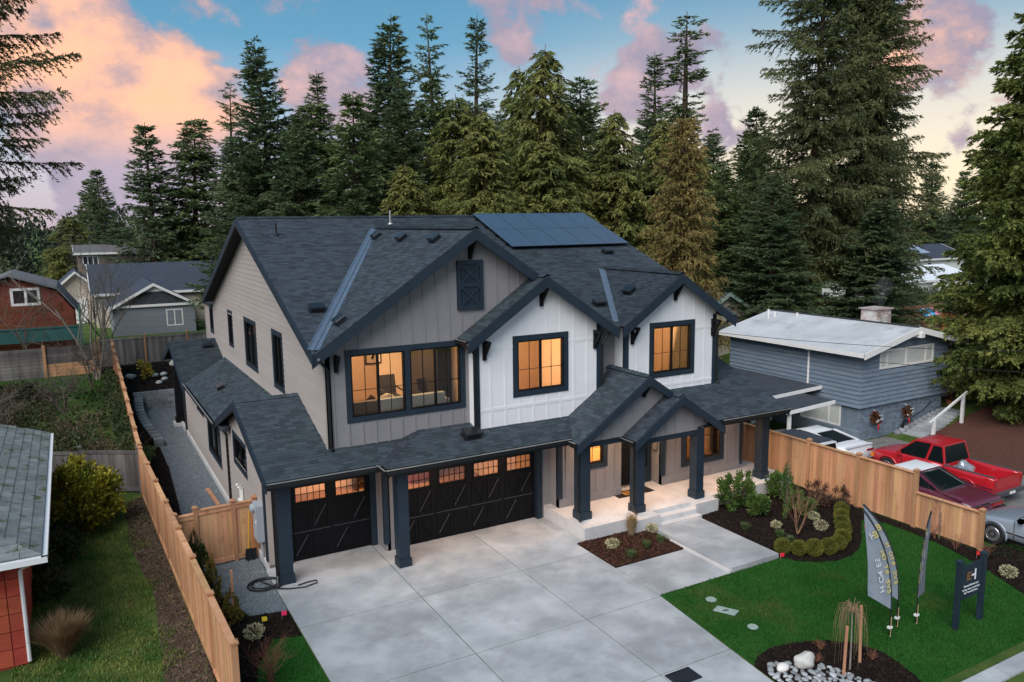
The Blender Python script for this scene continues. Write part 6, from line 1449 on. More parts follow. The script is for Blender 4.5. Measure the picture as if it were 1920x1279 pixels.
# ------------------------------------------------------------------ vehicles (built at the origin, nose to +Y)
TYRE = M('tyre_rubber', (.012,.012,.013), rough=.85)
RIM = M('alloy_rim', (.45,.46,.48), rough=.3, metal=.8)
CHROME = M('chrome', (.65,.66,.68), rough=.12, metal=1)
CGLASS = M('car_glass', (.006,.010,.011), rough=.10, spec=.16)
TAIL = M('tail_lamp', (.28,.012,.015), rough=.15, coat=.6)
PLASTIC = M('grey_bumper_plastic', (.06,.062,.066), rough=.6)
def paint(nm, c, rough=.28): return M(nm, c, tuple(v*1.05 for v in c), ns=2, rough=rough, coat=.7, spec=.5)
def loft(st, mat, name, par, sect=None):
    """st: (y, half width, z low, z mid, z shoulder, z top) stations along the car"""
    V = []; F = []
    for (y, w, z0, zm, zs, zt) in st:
        half = [(.90,z0),(.985,z0+.06),(1.0,zm),(.985,zs-.03),(.93,zs+(zt-zs)*.45),(.80,zt-.012),(.5,zt),(.2,zt+.006)]
        row = [(w*a, y, z) for a, z in half]; row += [(-x, yy_, z) for x, yy_, z in reversed(row)]
        V += row
    k = 16
    for i in range(len(st)-1):
        for j in range(k-1): F.append((i*k+j, i*k+j+1, (i+1)*k+j+1, (i+1)*k+j))
    F.append(tuple(range(k))[::-1]); F.append(tuple(range((len(st)-1)*k, len(st)*k)))
    m = MB(); m.add(V, F); o = m.build(name, mat, par, smooth=True)
    return o
def wheel(par, x, y, r, w=.21, rim=None, spokes=8, lip=None):
    s = 1 if x > 0 else -1
    if lip: MB().tube([(x-s*.005,y+(r+.07)*math.cos(a),r+(r+.07)*math.sin(a)) for a in np.linspace(-.25,3.39,15)], .035, 6).build('arch_lip', lip, par, smooth=True)
    MB().lathe([(r+.055,-.12*s),(r+.055,.0)], (x-s*.10,y,r), 24, 'x').build('wheel_well', TYRE, par)
    t = MB().lathe([(r*.62,-w/2),(r*.93,-w/2),(r,-w/2+.03),(r,w/2-.03),(r*.93,w/2),(r*.62,w/2)], (x-s*w*.36,y,r), 24, 'x').build('wheel', TYRE, par, smooth=False)
    m = MB(); xo = x+s*.02; m.lathe([(r*.20,-.02),(r*.20,.02)], (xo,y,r), 12, 'x')
    for k in range(spokes): a = k*2*math.pi/spokes; m.bar((xo,y+.1*r*math.cos(a),r+.1*r*math.sin(a)), (xo,y+.6*r*math.cos(a),r+.6*r*math.sin(a)), .09*r*2, .03, up=(1,0,0))
    m.tube([(xo,y+.62*r*math.cos(a),r+.62*r*math.sin(a)) for a in np.linspace(0,6.2832,21)], .02, 5, cap=False); m.build('rim', rim or RIM, t)
def cabin(par, body, yb, yr, wb, wr, zb, zr, roofm, pil, front=.0, sides=2, split=.5, rearm=None):
    """yb=(rear base, front base), yr=(rear roof, front roof)"""
    B = [(-wb,yb[0],zb),(wb,yb[0],zb),(wb,yb[1],zb),(-wb,yb[1],zb)]; R = [(-wr,yr[0],zr),(wr,yr[0],zr),(wr,yr[1],zr),(-wr,yr[1],zr)]
    V = lambda p: Vector(p)
    def quad(nm, a, b, c, d, mat, ins=.06, off=.012):
        a, b, c, d = map(V, (a, b, c, d)); ce = (a+b+c+d)/4; n = (b-a).cross(d-a).normalized(); P = [p+(ce-p)*ins/max(.01, (ce-p).length)*1.2 for p in (a, b, c, d)]
        MB().prism([p+n*off for p in P], n*-.01).build(nm, mat, par)
    m = MB(); m.add(B+R, [(0,1,5,4),(1,2,6,5),(2,3,7,6),(3,0,4,7)]); m.build('pillars', pil, par)
    # roof skin, slightly crowned
    n = 6; V_ = []; F_ = []
    for i in range(n+1):
        y = yr[0]+(yr[1]-yr[0])*i/n
        for j in range(n+1):
            x = -wr+2*wr*j/n; c = (1-(2*j/n-1)**4)*(1-(2*i/n-1)**4); V_.append((x*1.01, y, zr+.005+.05*c))
    for i in range(n):
        for j in range(n): k = i*(n+1)+j; F_.append((k,k+1,k+n+2,k+n+1))
    m = MB(); m.add(V_, F_); m.build('roof', roofm, par, smooth=True)
    quad('rear_window', B[0], B[1], R[1], R[0], CGLASS, .08); quad('windshield', B[2], B[3], R[3], R[2], CGLASS, .08)
    lerp = lambda a, b, t: tuple(V(a)*(1-t)+V(b)*t)
    for (b0, b1, r1, r0) in ((B[1],B[2],R[2],R[1]), (B[3],B[0],R[0],R[3])):
        cuts = [0, split, 1] if sides == 2 else [0, 1]
        if b0 is B[3]: cuts = [0]+([1-split] if sides == 2 else [])+[1]
        for c0, c1 in zip(cuts[:-1], cuts[1:]): quad('side_window', lerp(b0,b1,c0), lerp(b0,b1,c1), lerp(r0,r1,c1), lerp(r0,r1,c0), CGLASS, .06)
def vehicle(nm, lab, cat, x, y, rz=0):
    return thing(nm, lab, cat, (0,0,0), None), (x, y, rz)
def place(e, pos): e.location = (pos[0], pos[1], .0); e.rotation_euler = (0, 0, pos[2])
# overhead cables crossing before the blue house
for i, (a, b, lab) in enumerate((((21.3,26.0,5.6),(37.0,7.0,5.9),'upper thin black cable crossing in front of the blue house'),((21.3,26.0,5.2),(37.0,6.6,4.9),'lower thin black cable crossing in front of the blue house'))):
    A, B = Vector(a), Vector(b); tag(MB().tube([A+(B-A)*t-Vector((0,0,4*.7*t*(1-t))) for t in np.linspace(0, 1, 24)], .011, 5).build('overhead_cable', TYRE), lab, 'cable')
# red pickup
e, pos = vehicle('pickup_truck', 'bright red pickup truck with a silver bag in its open bed', 'truck', 28.0, 17.1)
RED = paint('red_car_paint', (.42,.012,.020))
loft([(-.55,.84,.36,.62,1.0,1.02),(.2,.85,.36,.62,1.0,1.03),(1.0,.85,.36,.62,1.0,1.04),(1.25,.84,.36,.62,.98,1.03),(1.8,.83,.36,.6,.94,.98),(2.2,.80,.36,.58,.88,.92),(2.38,.74,.40,.56,.80,.85),(2.44,.66,.44,.55,.72,.76)], RED, 'body', e)
cabin(e, None, (-.62,1.35), (-.46,.62), .79, .68, 1.0, 1.68, RED, RED, sides=2, split=.36)
for s in (-1, 1):
    loft([(-2.45,.10,.42,.6,.95,.99),(-2.2,.11,.42,.6,.96,1.0),(-1.9,.17,.45,.62,.92,1.0),(-1.5,.20,.50,.62,.92,1.0),(-1.1,.17,.45,.62,.92,1.0),(-.8,.11,.40,.6,.95,1.0),(-.58,.10,.40,.6,.95,1.0)], RED, 'bed_side', e).location = (s*.76,0,0)
    MB().box(s*.76-.05, s*.76+.05, -2.4, -.6, 1.0, 1.03).build('bed_rail', PLASTIC, e)
    MB().box(s*.80-.055, s*.80+.055, -2.47, -2.44, .72, .93).build('tail_light', TAIL, e)
    MB().box(s*.62-.12, s*.62+.12, 2.40, 2.44, .62, .76).build('headlight', RIM, e); MB().box(s*.80-.06, s*.80+.02, 2.25, 2.36, .62, .76).build('indicator', M('amber_lamp', (.7,.2,.02), rough=.2), e)
    MB().box(s*.93-.06, s*.93+.06, 1.05, 1.13, 1.0, 1.13).build('mirror', RED, e)
    for y_ in (-1.5, 1.62): wheel(e, s*(.95 if y_ < 0 else .86), y_, .36, lip=RED)
    for y_ in (1.02, .02, -.53): MB().box(s*.853-.004, s*.853+.004, y_-.008, y_+.008, .42, 1.0).build('door_seam', TYRE, e)
    MB().box(s*.83-.03, s*.83+.03, -.55, 1.25, .33, .42).build('rocker', PLASTIC, e)
    MB().box(s*.857-.006, s*.857+.006, .15, .3, .88, .92).build('door_handle', RED, e)
MB().box(-.72,.72,-2.46,-2.41,.48,.98).build('tailgate', RED, e); MB().box(-.82,.82,-2.62,-2.46,.38,.50).build('rear_bumper', PLASTIC, e); MB().box(-.16,.16,-2.635,-2.62,.40,.49).build('licence_plate', WTRIM, e)
MB().box(-.8,.8,2.38,2.5,.38,.52).build('front_bumper', CHROME, e); MB().box(-.70,.70,-2.4,-.6,.50,.55).build('bed_floor', RED, e); MB().box(-.72,.72,-.64,-.58,.5,1.02).build('bed_front', RED, e)
place(e, pos)
tb = tag(MB().blob((27.75,16.1,.84), (.40,.34,.27), 3, .22, 4).build('silver_bag', M('silver_plastic', (.45,.46,.48), rough=.25, metal=.6, bump=1, bs=9), smooth=False), 'crumpled silver plastic bag lying in the red truck bed', 'bag')
# white sports car, tail towards the street
e, pos = vehicle('sports_car', 'low white sports car parked tail out before the blue house', 'car', 26.85, 22.05)
WP = paint('white_car_paint', (.72,.72,.73))
loft([(-2.28,.84,.42,.60,.84,.90),(-2.2,.90,.30,.60,.90,.97),(-1.8,.97,.22,.60,.93,.99),(-1.3,.97,.20,.58,.90,.97),(-.6,.93,.20,.55,.84,.93),(.2,.91,.20,.55,.80,.90),(1.0,.93,.20,.55,.76,.82),(1.6,.93,.20,.52,.70,.74),(2.1,.80,.22,.45,.58,.62),(2.28,.62,.26,.4,.48,.52)], WP, 'body', e)
cabin(e, None, (-1.75,1.05), (-.55,.25), .74, .56, .93, 1.19, WP, WP, sides=1)
for s in (-1, 1):
    MB().box(s*.68-.2, s*.68+.2, -2.30, -2.24, .70,.78).build('tail_light', TAIL, e); wheel(e, s*.97, -1.35, .34, lip=WP); wheel(e, s*.93, 1.38, .33, lip=WP); MB().box(s*.98-.08, s*.98+.08, .6,.72,.86,.97).build('mirror', WP, e)
    MB().bar((s*.72,-1.7,.98), (s*.60,-.6,1.2), .12, .03).build('buttress', WP, e)
MB().box(-.75,.75,-2.33,-2.2,.97,1.0).build('spoiler', WP, e); MB().box(-.25,.25,-2.315,-2.28,.56,.68).build('licence_plate', WTRIM, e); MB().box(-.8,.8,-2.30,-2.2,.26,.42).build('diffuser', PLASTIC, e)
place(e, pos)
# white boxy off-roader behind the fence
e, pos = vehicle('off_road_car', 'white boxy off road car with a dark roof panel close behind the fence', 'car', 24.3, 20.95)
loft([(-1.95,.78,.45,.7,1.08,1.1),(-1.7,.80,.42,.7,1.1,1.12),(0,.80,.42,.7,1.1,1.12),(.7,.80,.42,.7,1.08,1.12),(1.0,.70,.5,.75,1.02,1.08),(1.8,.66,.5,.75,.98,1.04),(1.9,.6,.55,.75,.95,.99)], WP, 'body', e)
cabin(e, None, (-1.9,.75), (-1.82,.45), .76, .70, 1.1, 1.68, WP, WP, sides=2, split=.45)
MB().prism([(-.62,-1.7,1.735),(.62,-1.7,1.735),(.62,.3,1.735),(-.62,.3,1.735)], (0,0,.025)).build('roof_panel', M('dark_soft_top', (.03,.035,.045), (.04,.047,.06), ns=3, rough=.8), e)
for s in (-1, 1):
    wheel(e, s*.80, -1.2, .38); wheel(e, s*.80, 1.25, .38); MB().box(s*.7-.08, s*.7+.08,-1.99,-1.94,.8,1.0).build('tail_light', TAIL, e)
place(e, pos); e.scale = (.76, .92, .94)
# maroon coupe with a white top
e, pos = vehicle('coupe', 'maroon coupe with a white vinyl roof and chrome framed rear window', 'car', 25.35, 16.45)
MAR = paint('maroon_car_paint', (.105,.016,.032), .35)
loft([(-2.62,.84,.42,.55,.72,.78),(-2.5,.90,.35,.55,.80,.86),(-2.0,.93,.32,.55,.86,.91),(-1.2,.94,.32,.55,.90,.95),(0,.94,.32,.55,.88,.93),(1.0,.93,.32,.55,.86,.92),(2.0,.91,.34,.55,.82,.87),(2.5,.86,.4,.55,.76,.80)], MAR, 'body', e)
cabin(e, None, (-1.55,.95), (-.55,.35), .80, .62, .92, 1.34, M('white_vinyl', (.62,.62,.62), rough=.6), MAR, sides=1)
for a, b in (((-.66,-1.50,.965),(.66,-1.50,.965)), ((-.66,-1.50,.965),(-.52,-.66,1.33)), ((.66,-1.50,.965),(.52,-.66,1.33)), ((-.52,-.66,1.33),(.52,-.66,1.33))): MB().bar(a, b, .035, .03).build('chrome_trim', CHROME, e)
for s in (-1, 1):
    wheel(e, s*.93, -1.45, .34, rim=CHROME, lip=MAR); wheel(e, s*.93, 1.5, .34, rim=CHROME, lip=MAR); MB().box(s*.55-.28, s*.55+.28, -2.66,-2.6,.60,.72).build('tail_light', TAIL, e)
    MB().prism([(s*.86,-1.35,.93),(s*.94,-2.3,.86),(s*.80,-2.3,.93)], (0,0,.05)).build('fender_fin', MAR, e)
MB().box(-.9,.9,-2.74,-2.6,.44,.56).build('rear_bumper', CHROME, e); MB().box(-.9,.9,-2.655,-2.62,.74,.78).build('trunk_trim', CHROME, e)
place(e, pos)
# silver sedan, nose towards the house
e, pos = vehicle('sedan', 'silver sedan cut off by the right edge of the picture', 'car', 24.95, 11.35)
SIL = paint('silver_car_paint', (.24,.275,.315), .22)
loft([(-2.4,.80,.40,.55,.82,.88),(-2.0,.88,.32,.55,.90,.95),(-1.0,.90,.28,.55,.92,.96),(.5,.90,.28,.55,.90,.94),(1.1,.90,.28,.55,.86,.91),(1.8,.88,.3,.53,.76,.82),(2.15,.80,.34,.5,.66,.72),(2.3,.68,.4,.5,.58,.62)], SIL, 'body', e)
cabin(e, None, (-1.75,1.0), (-.95,.25), .78, .60, .93, 1.36, SIL, SIL, sides=2, split=.5)
for s in (-1, 1):
    wheel(e, s*.90, 1.55, .33, spokes=16, lip=SIL); wheel(e, s*.90, -1.35, .33, spokes=16, lip=SIL)
    for y_ in (.95, -.1): MB().box(s*.902-.004, s*.902+.004, y_-.008, y_+.008, .36, .92).build('door_seam', TYRE, e); MB().box(s*.55-.2, s*.55+.2, 2.2,2.26,.56,.66).build('headlight', CHROME, e); MB().box(s*.98-.08, s*.98+.08,.68,.8,.94,1.06).build('mirror', SIL, e)
    MB().box(s*.905-.012, s*.905+.012, -1.0, 1.2, .50,.535).build('side_trim', CHROME, e)
MB().box(-.8,.8,2.22,2.36,.40,.52).build('front_bumper', SIL, e)
place(e, pos)
# ------------------------------------------------------------------ flags, sign, stones and small things
FCUR = bpy.data.curves
def text_mesh(s, size, font_depth=.0015, align='CENTER', bold=0.0):
    c = FCUR.new('txt', 'FONT'); c.body = s; c.size = size; c.extrude = font_depth; c.align_x = align; c.align_y = 'CENTER'; c.offset = bold; c.resolution_u = 3
    o = bpy.data.objects.new('txt', c); COL.objects.link(o)
    dg = bpy.context.evaluated_depsgraph_get(); me = bpy.data.meshes.new_from_object(o.evaluated_get(dg))
    bpy.data.objects.remove(o); return me
def lettering(name, s, size, M4, mat, par, bold=0.0, sx=1.0):
    me = text_mesh(s, size, bold=bold); me.transform(Matrix.Diagonal((sx,1,1,1))); me.transform(M4); me.materials.clear(); me.materials.append(mat)
    return link(name, me, par)
CLOTH = M('grey_flag_cloth', (.27,.31,.36), (.33,.37,.42), ns=2.5, rough=.7)
YEL = M('yellow_flag_print', (.70,.60,.20), rough=.7); WPR = M('white_flag_print', (.72,.74,.76), rough=.7)
def flag(base, tip, d, label, z_lo=.66, wid=.95, wave=.03, seed=0):
    """feather flag: pole from base curving over to tip; d = unit direction the cloth reaches from the pole"""
    bx_, by_ = base; d = Vector((d[0], d[1], 0)).normalized(); nrm = Vector((-d.y, d.x, 0))
    e = thing('feather_flag', label, 'flag', (bx_, by_, 0), 'feather flags on the lawn')
    reach, H = tip
    n = 26; P = []
    for i in range(n+1):
        t = i/n; z = .05+(H-.05)*t; P.append(Vector((bx_, by_, z))+d*reach*(max(0, t-.12)/.88)**2.3)
    MB().tube(P, [.016-.010*i/n for i in range(n+1)], 7).build('pole', GUT, e)
    MB().tube([(bx_+.03,by_,-.02),(bx_+.03,by_,.5)], .018, 6).build('ground_stake', M('bamboo', (.40,.27,.13), rough=.8), e); MB().box(bx_-.05,bx_+.06,by_-.04,by_+.04,.22,.27).build('clamp', WTRIM, e)
    # cloth between pole and free edge
    V = []; F = []; m = 10
    rows = [k for k in range(n+1) if P[k].z >= z_lo-.02]
    for k in rows:
        p = P[k]; z = p.z; tt = min(1, max(0, (z-z_lo)/(H-z_lo))); xi = (p-Vector((bx_,by_,z))).dot(d)
        xf = wid+(reach-wid)*tt
        for j in range(m+1):
            q = j/m
            V.append(Vector((bx_,by_,z+q*.62*(1-tt)))+d*(xi+(xf-xi)*q)+nrm*(wave*math.sin(q*3.1+z*2.2+seed)*q*(1-tt)))
    R_ = len(rows)
    for i in range(R_-1):
        for j in range(m): a = i*(m+1)+j; F.append((a,a+1,a+m+2,a+m+1))
    nv = len(V); V2 = V+[v+nrm*.004 for v in V]; F2 = F+[tuple(reversed([q+nv for q in f])) for f in F]
    mb = MB(); mb.add(V2, F2); mb.build('cloth', CLOTH, e, smooth=True)
    sl = MB()
    for i in range(len(rows)-1): sl.bar(P[rows[i]], P[rows[i+1]], .045, .03, up=nrm)
    sl.build('pole_sleeve', M('dark_flag_hem', (.035,.04,.05), rough=.8), e)
    # prints on both faces; the letters run up the pole side and read from the far face
    for sgn in (-1, 1):
        off = nrm*(.004*.5+sgn*(.004+abs(wave)*1.15))
        def fr(z, inset): 
            k = min(range(n+1), key=lambda q: abs(P[q].z-z)); k2 = min(n, k+1); k1 = max(0, k-1); t_ = (P[k2]-P[k1]).normalized(); return P[k], t_
        for txt, z0, stp, ins, sz_, mt in (('EVERTON', 1.18, .185, .15, .21, YEL), ('HOMES', 1.42, .20, .42, .25, WPR)):
            for k, ch in enumerate(txt):
                p, up = fr(z0+k*stp, ins); xdir = up; side = d
                # letter's right = up the pole, letter's up = away from the pole (seen from +nrm)
                R_m = Matrix(((xdir.x, -side.x, -nrm.x, 0),(xdir.y, -side.y, -nrm.y, 0),(xdir.z, -side.z, -nrm.z, 0),(0,0,0,1)))
                pos_ = p+side*ins+off
                me = text_mesh(ch, sz_, .001, bold=.003); me.transform(R_m); me.transform(Matrix.Translation(pos_)); me.materials.clear(); me.materials.append(mt); link('letter', me, e)
        p, up = fr(H*.80, .1)
        g = MB()
        for k in (-1, 0, 1): c = p+d*.17+off+up*k*.085; g.bar(c-d*.09, c+d*.06, .035, .003, up=nrm)
        c = p+d*.08+off; g.bar(c-up*.10, c+up*.10, .03, .003, up=nrm); g.build('emblem', YEL, e)
        g = MB(); c = p+d*.33+off; g.bar(c-up*.11, c+up*.11, .035, .003, up=nrm); g.bar(c-d*.10, c, .035, .003, up=nrm); g.build('emblem_bar', WPR, e)
    return e
flag((16.46,11.02), (1.36,3.47), (-1,-.08), 'grey feather flag with mirrored lettering, nearest the driveway', seed=0)
flag((17.02,11.22), (1.66,3.50), (-1,-.06), 'grey feather flag with mirrored lettering, in the middle of the three', seed=2)
flag((17.56,11.07), (1.2,3.35), (-.77,-.64), 'grey feather flag seen edge on, farthest from the driveway', seed=4, wave=.015)
# yard sign
SG = thing('yard_sign', 'dark navy post sign with a monogram and three lines of white text', 'sign', (18.6, 10.42, 0))
for x in (18.12, 19.12):
    m = MB(); m.box(x-.055,x+.055,10.365,10.475,-.05,1.72); m.build('post', NAVY, SG); m = MB(); capbox(m, x, 10.42, 1.72, .15); m.build('post_cap', NAVY, SG)
MB().box(18.18,19.06,10.40,10.44,.74,1.60).build('board', NAVY, SG)
g = MB(); 
for k in range(3): g.box(18.46,18.60,10.388,10.398,1.20+k*.085,1.235+k*.085)
g.box(18.43,18.462,10.387,10.3985,1.20,1.405); g.build('monogram', M('bronze_print', (.20,.10,.035), rough=.5), SG)
g = MB(); g.box(18.74,18.78,10.387,10.398,1.17,1.44); g.box(18.62,18.741,10.388,10.3985,1.285,1.32); g.build('monogram_bar', WPR, SG)
for s_, z, sz_ in (('EvertonHomes.com', 1.06, .075), ('We Buy, Homes, Lots & Land!', .965, .058), ('Call: Text with photos', .885, .062)):
    lettering('lettering', s_, sz_, Matrix.Translation((18.62,10.396,z)) @ Matrix.Rotation(math.pi/2, 4, 'X'), WPR, SG, bold=.001)
# river stones and boulder
STN = M('river_stone', (.20,.215,.225), (.34,.35,.35), ns=4, rough=.7, rand=.45, bump=.1, bs=30)
STW = M('pale_boulder', (.40,.385,.34), (.52,.52,.50), ns=3, rough=.85, bump=.3, bs=14, wear=((.36,.27,.17), 3, .58, .70))
tag(MB().blob((13.72,11.18,.12), (.27,.18,.21), 3, .13, 3, fl=-.75).build('boulder', STW, smooth=True), 'large pale boulder at the back of the river stones', 'boulder')
sm_ = []
for k in range(5):
    m = MB().blob((0,0,0), (1,.78,.55), 2, .12, 20+k); me = bpy.data.meshes.new('river_stone'); me.from_pydata(m.v, [], m.f); me.polygons.foreach_set('use_smooth', [True]*len(me.polygons)); me.materials.append(STN); me.update(); sm_.append(me)
tag(MB().blob((13.12,11.28,.09), (.17,.12,.10), 2, .08, 8).build('river_stone', M('white_stone', (.66,.63,.58), rough=.8), smooth=True), 'largest white oval stone left of the pale boulder', 'stone')
rs = random.Random(4); cnt = 0; pl = [(12.75,11.45),(13.2,11.55),(13.9,11.25),(14.2,10.6),(14.35,10.0),(14.2,9.35),(12.6,9.35)]
pts = scatter(pl, 1500); put = []
for p in pts:
    r = rs.choice((.05,.06,.07,.08,.10))
    if any((p[0]-q[0])**2+(p[1]-q[1])**2 < (.72*(r+q[2]))**2 for q in put): continue
    if ((p[0]-13.72)/.36)**2+((p[1]-11.18)/.24)**2 < 1 or ((p[0]-13.12)/.2)**2+((p[1]-11.28)/.15)**2 < 1: continue
    put.append((p[0], p[1], r))
    if len(put) >= 260: break
for (x, y, r) in put:
    o = link('river_stone', sm_[cnt % 5]); cnt += 1; o.location = (x, y, .03+r*.42); o.scale = (r*1.15, r, r*.9); o.rotation_euler = (rs.uniform(-.3,.3), rs.uniform(-.3,.3), rs.uniform(0,6.28))
    tag(o, 'small grey river stone among the pebbles around the pale boulder', 'stone', 'river stones around the boulder')
# back garden rocks
for k, (x, y, r, lab) in enumerate(((5.6,54.5,.42,'pale boulder by the weathered back fence'),(6.1,51.5,.34,'pale rock left of the rear roof corner'),(4.0,51.0,.22,'small pale rock near the middle of the back bed'),(4.5,51.2,.22,'small pale rock right of its twin in the back bed'),(4.4,49.6,.2,'small pale rock in front of the twin rocks'),(4.0,48.6,.2,'small pale rock behind the block wall'),(5.7,47.7,.32,'oval pale rock at the right end of the block wall'),(2.7,51.2,.3,'pale rock beside the cedar fence'))):
    tag(MB().blob((x,y,1.04+r*.35), (r,r*.8,r*.6), 2, .16, 30+k).build('garden_rock', STW, smooth=True), lab, 'rock')
shrub('yellow_shrub', 3.4, 50.4, 1.04, leaves(420, (.45,.45,.55), 180, (.14,.05), clump=12, csz=.25), leafM('yellow_leaf', (.22,.17,.02), (.34,.26,.03), ns=2), 'small yellow leaved shrub in the dark back bed', 'shrub', stems=5, sh=.8, spread=.3)
# utility lids in the lawn
LID = M('green_grey_plastic_lid', (.22,.29,.25), (.28,.35,.31), ns=4, rough=.7)
for (x, y, r, lab) in ((14.09,14.56,.13,'round pale green lid in the lawn nearest the walk'),(13.97,12.98,.12,'small round pale green lid in the lawn nearest the pebble bed')):
    o = MB().lathe([(r,0),(r,.018),(r*.96,.022)], (x,y,.03), 20).build('valve_lid', LID); tag(o, lab, 'lid'); MB().lathe([(r*1.12,0),(r*1.12,.012)], (x,y,.025), 20).build('rim', LID, o)
o = MB().prism([(13.70,14.08,.03),(13.98,14.2,.03),(14.26,13.72,.03),(13.98,13.6,.03)], (0,0,.02)).build('utility_cover', LID); tag(o, 'larger rectangular pale green meter lid in the front lawn', 'lid'); MB().bar((13.90,13.93,.053), (14.04,13.88,.053), .05, .008).build('pull_slot', GUT, o)
# marker flags
for i, (x, y, c_, lab) in enumerate(((17.55,15.35,(.7,.02,.05),'small red marker flag at the corner of the raised walk'),(21.6,15.55,(.7,.02,.05),'small red marker flag at the lawn edge past the boxwoods'),(22.55,12.5,(.75,.03,.03),'red marker flag beside the low fence end'),(3.5,19.3,(.75,.55,.03),'yellow marker card lying in the dark bed'),(4.0,19.35,(.8,.03,.12),'pink marker flag beside the driveway edge'))):
    e = thing('marker_flag', lab, 'marker flag', (x, y, 0)); MB().tube([(x,y,0),(x+.02,y,.24)], .006, 5).build('wire', GALV, e); MB().prism([(x,y,.12),(x+.12,y-.04,.13),(x+.12,y-.04,.24),(x,y,.24)], (0,.008,.0)).build('flag', M('marker_%d' % i, c_, rough=.6), e)
# hose coil, meter box, shovels, loose board
hs = []
for a in np.linspace(0, 4.3, 110): hs.append((4.05+.42*math.cos(a*6.28)*(1+.12*math.sin(a*3)), 21.55+.36*math.sin(a*6.28)*(1-.1*math.sin(a*2)), .04+.012*a))
hs += [(4.3,21.1,.05),(4.6,20.95,.03),(5.0,20.85,.025),(5.35,20.95,.025),(5.38,21.12,.025),(5.1,21.12,.025),(4.85,21.05,.03)]
tag(MB().tube(hs, .019, 6).build('garden_hose', M('black_hose', (.020,.022,.026), rough=.5)), 'black hose coiled at the foot of the corner garage column', 'hose')
MBX = thing('meter_box', 'grey electric meter box on the corner of the house by the gate', 'meter box', (4.3, 23.3, .9)); MTL = M('painted_steel', (.30,.33,.36), rough=.5)
MB().box(4.18,4.39,22.85,23.45,.75,1.85).build('box', MTL, MBX); MB().lathe([(.13,0),(.13,-.08),(.09,-.11)], (4.18,23.2,1.72), 16, 'x').build('meter', MTL, MBX); MB().tube([(4.33,23.0,.0),(4.33,23.0,.75)], .03, 8).build('conduit', MTL, MBX); MB().box(4.17,4.18,22.95,23.05,1.3,1.38).build('latch', WTRIM, MBX)
for i, (a, b, lab) in enumerate((((3.98,23.48,.02),(4.12,23.66,1.5),'yellow handled shovel leaning on the gate by the meter box'),((4.14,23.5,.02),(4.2,23.66,1.42),'orange handled shovel leaning beside the yellow one'))):
    e = thing('shovel', lab, 'shovel', a); MB().tube([Vector(a)+(Vector(b)-Vector(a))*.22, b], .017, 7).build('handle', M('shovel_handle_%d' % i, ((.55,.30,.02),(.45,.12,.03))[i], rough=.5), e)
    p = Vector(a); q = p+(Vector(b)-p)*.24; MB().prism([p+Vector((-.09,-.02,.05)), p+Vector((0,-.02,-.01)), p+Vector((.09,-.02,.05)), q+Vector((.09,-.02,0)), q+Vector((-.09,-.02,0))], (0,.015,0)).build('blade', GUT, e)
tag(MB().bar((3.93,31.0,.035), (4.0,28.9,.04), .14, .04).build('loose_board', STK), 'loose cedar board lying on the gravel path', 'board')
AC = thing('wall_vent_pipe', 'white plastic vent pipes on the side wall above the gate', 'pipe', (4.3, 26.2, .8)); MB().box(4.25,4.39,25.7,26.3,.95,1.05).build('bracket', WTRIM, AC)
for y in (25.8, 26.1): MB().tube([(4.32,y,.5),(4.32,y,1.55),(4.2,y-.06,1.6)], .04, 8).build('pipe', WTRIM, AC)
# furniture seen through the big window
CREAM = M('pale_upholstery', (.42,.50,.48), (.48,.56,.54), ns=3, rough=.9); DKF = M('dark_furniture', (.02,.017,.015), rough=.6)
SF = thing('sofa', 'pale sofa seen through the big window below its middle', 'sofa', (8.4, 22.9, 3.78))
MB().box(6.9,10.0,22.35,23.2,3.80,4.2).build('seat', CREAM, SF); MB().box(6.9,10.0,22.2,22.4,3.80,4.72).build('backrest', CREAM, SF)
for x in (6.8,10.0): MB().box(x,x+.14,22.2,23.2,3.80,4.5).build('armrest', CREAM, SF)
tag(MB().blob((8.25,22.75,4.5), (.3,.2,.28), 2, .15, 3).build('throw_cushion', M('white_fur', (.7,.62,.5), rough=1), smooth=True), 'white fluffy cushion on the sofa in the big window', 'cushion')
tag(MB().blob((7.75,22.75,4.48), (.2,.16,.26), 2, .15, 4).build('throw_cushion', M('brown_fabric', (.12,.08,.06), rough=1), smooth=True), 'dark brown cushion on the sofa in the big window', 'cushion')
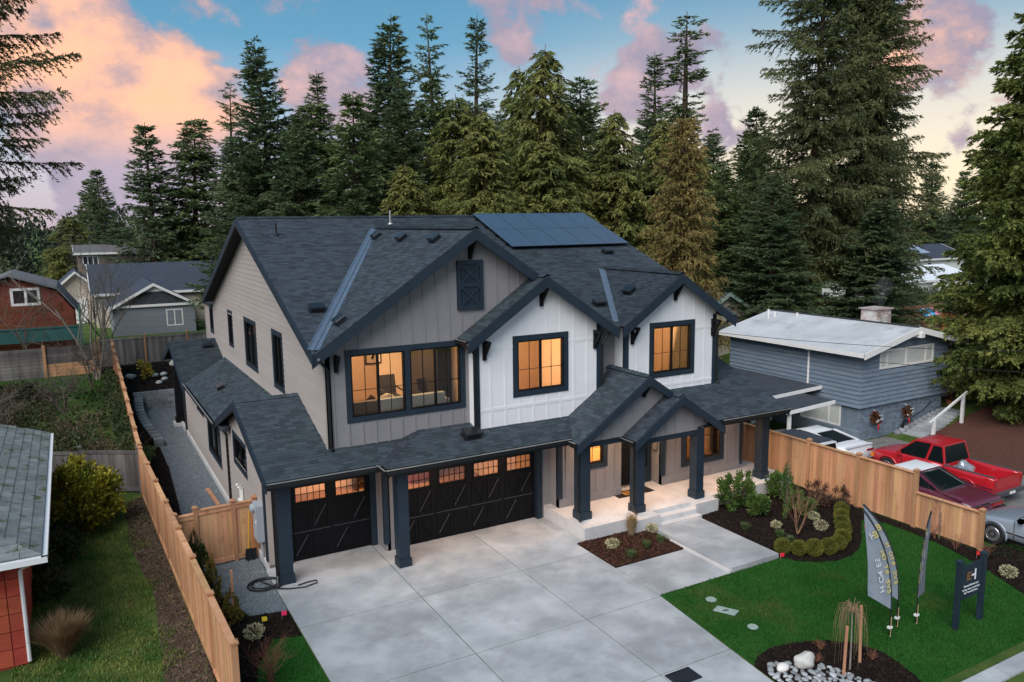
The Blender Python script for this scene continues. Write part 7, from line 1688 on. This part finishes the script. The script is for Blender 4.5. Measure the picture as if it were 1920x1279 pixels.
def chair(x, y, lab, rz):
    c = thing('armchair', lab, 'chair', (x, y, 3.76)); m = MB(); 
    MB().box(x-.3,x+.3,y-.3,y+.3,4.12,4.22).build('seat', DKF, c); MB().prism([(x-.3,y+.22,4.2),(x+.3,y+.22,4.2),(x+.32,y+.42,4.85),(x-.32,y+.42,4.85)], (0,.06,0)).build('backrest', DKF, c)
    for i in (-1,1):
        for j in (-1,1): MB().bar((x+i*.27,y+j*.27,4.15),(x+i*.3,y+j*.3,3.76),.035,.035).build('leg', DKF, c)
        MB().bar((x+i*.32,y-.3,4.42),(x+i*.32,y+.35,4.45),.05,.04).build('armrest', DKF, c)
chair(6.85, 24.6, 'dark chair at the left side of the big window room', 0); chair(9.15, 24.8, 'dark armchair near the middle of the big window room', 0); chair(10.1, 23.6, 'large dark armchair at the right side of the big window room', 0)
for (x, z, w, h, lab) in ((7.0,5.75,.9,.5,'small framed picture high on the back wall of the big window room'),(9.2,5.5,.6,.95,'tall framed ink picture on the back wall of the big window room')):
    pic = thing('framed_picture', lab, 'picture', (x, 26.5, z-h/2)); MB().box(x-w/2,x+w/2,26.54,26.58,z-h/2,z+h/2).build('frame', DKF, pic); MB().box(x-w/2+.05,x+w/2-.05,26.53,26.54,z-h/2+.05,z+h/2-.05).build('sheet', M('paper', (.6,.55,.46), rough=.8), pic)
    g = MB(); g.tube([(x-.1*w,26.525,z-.3*h),(x+.05*w,26.525,z-.05*h),(x-.12*w,26.525,z+.12*h),(x+.12*w,26.525,z+.3*h)], .05*w+.02, 5); g.build('brush_mark', DKF, pic)
tag(MB().box(10.1,10.58,23.0,25.4,3.76,6.1).box(10.08,10.1,23.1,24.1,3.9,6.0).box(10.08,10.1,24.2,25.3,3.9,6.0).build('wardrobe', DKF), 'tall dark wardrobe at the right of the big window room', 'wardrobe')
CB = thing('storage_cabinet', 'red cabinet standing inside the double garage', 'cabinet', (11.2, 27.8, 0)); MB().box(10.8,11.8,27.4,28.2,0,1.9).build('body', M('red_cabinet_paint', (.16,.05,.04), rough=.5), CB); MB().box(10.84,11.28,27.38,27.4,.1,1.8).box(11.32,11.76,27.38,27.4,.1,1.8).build('doors', MATS['red_cabinet_paint'], CB)
SH2 = thing('storage_shelf', 'grey shelf unit inside the double garage', 'shelf', (9.6, 28, 0))
for z in (.4,1.0,1.6,2.2): MB().box(8.8,10.4,27.7,28.3,z,z+.04).build('shelf', GUT, SH2)
for x in (8.8,10.4): MB().box(x-.03,x+.03,27.7,28.3,0,2.3).build('upright', GUT, SH2)
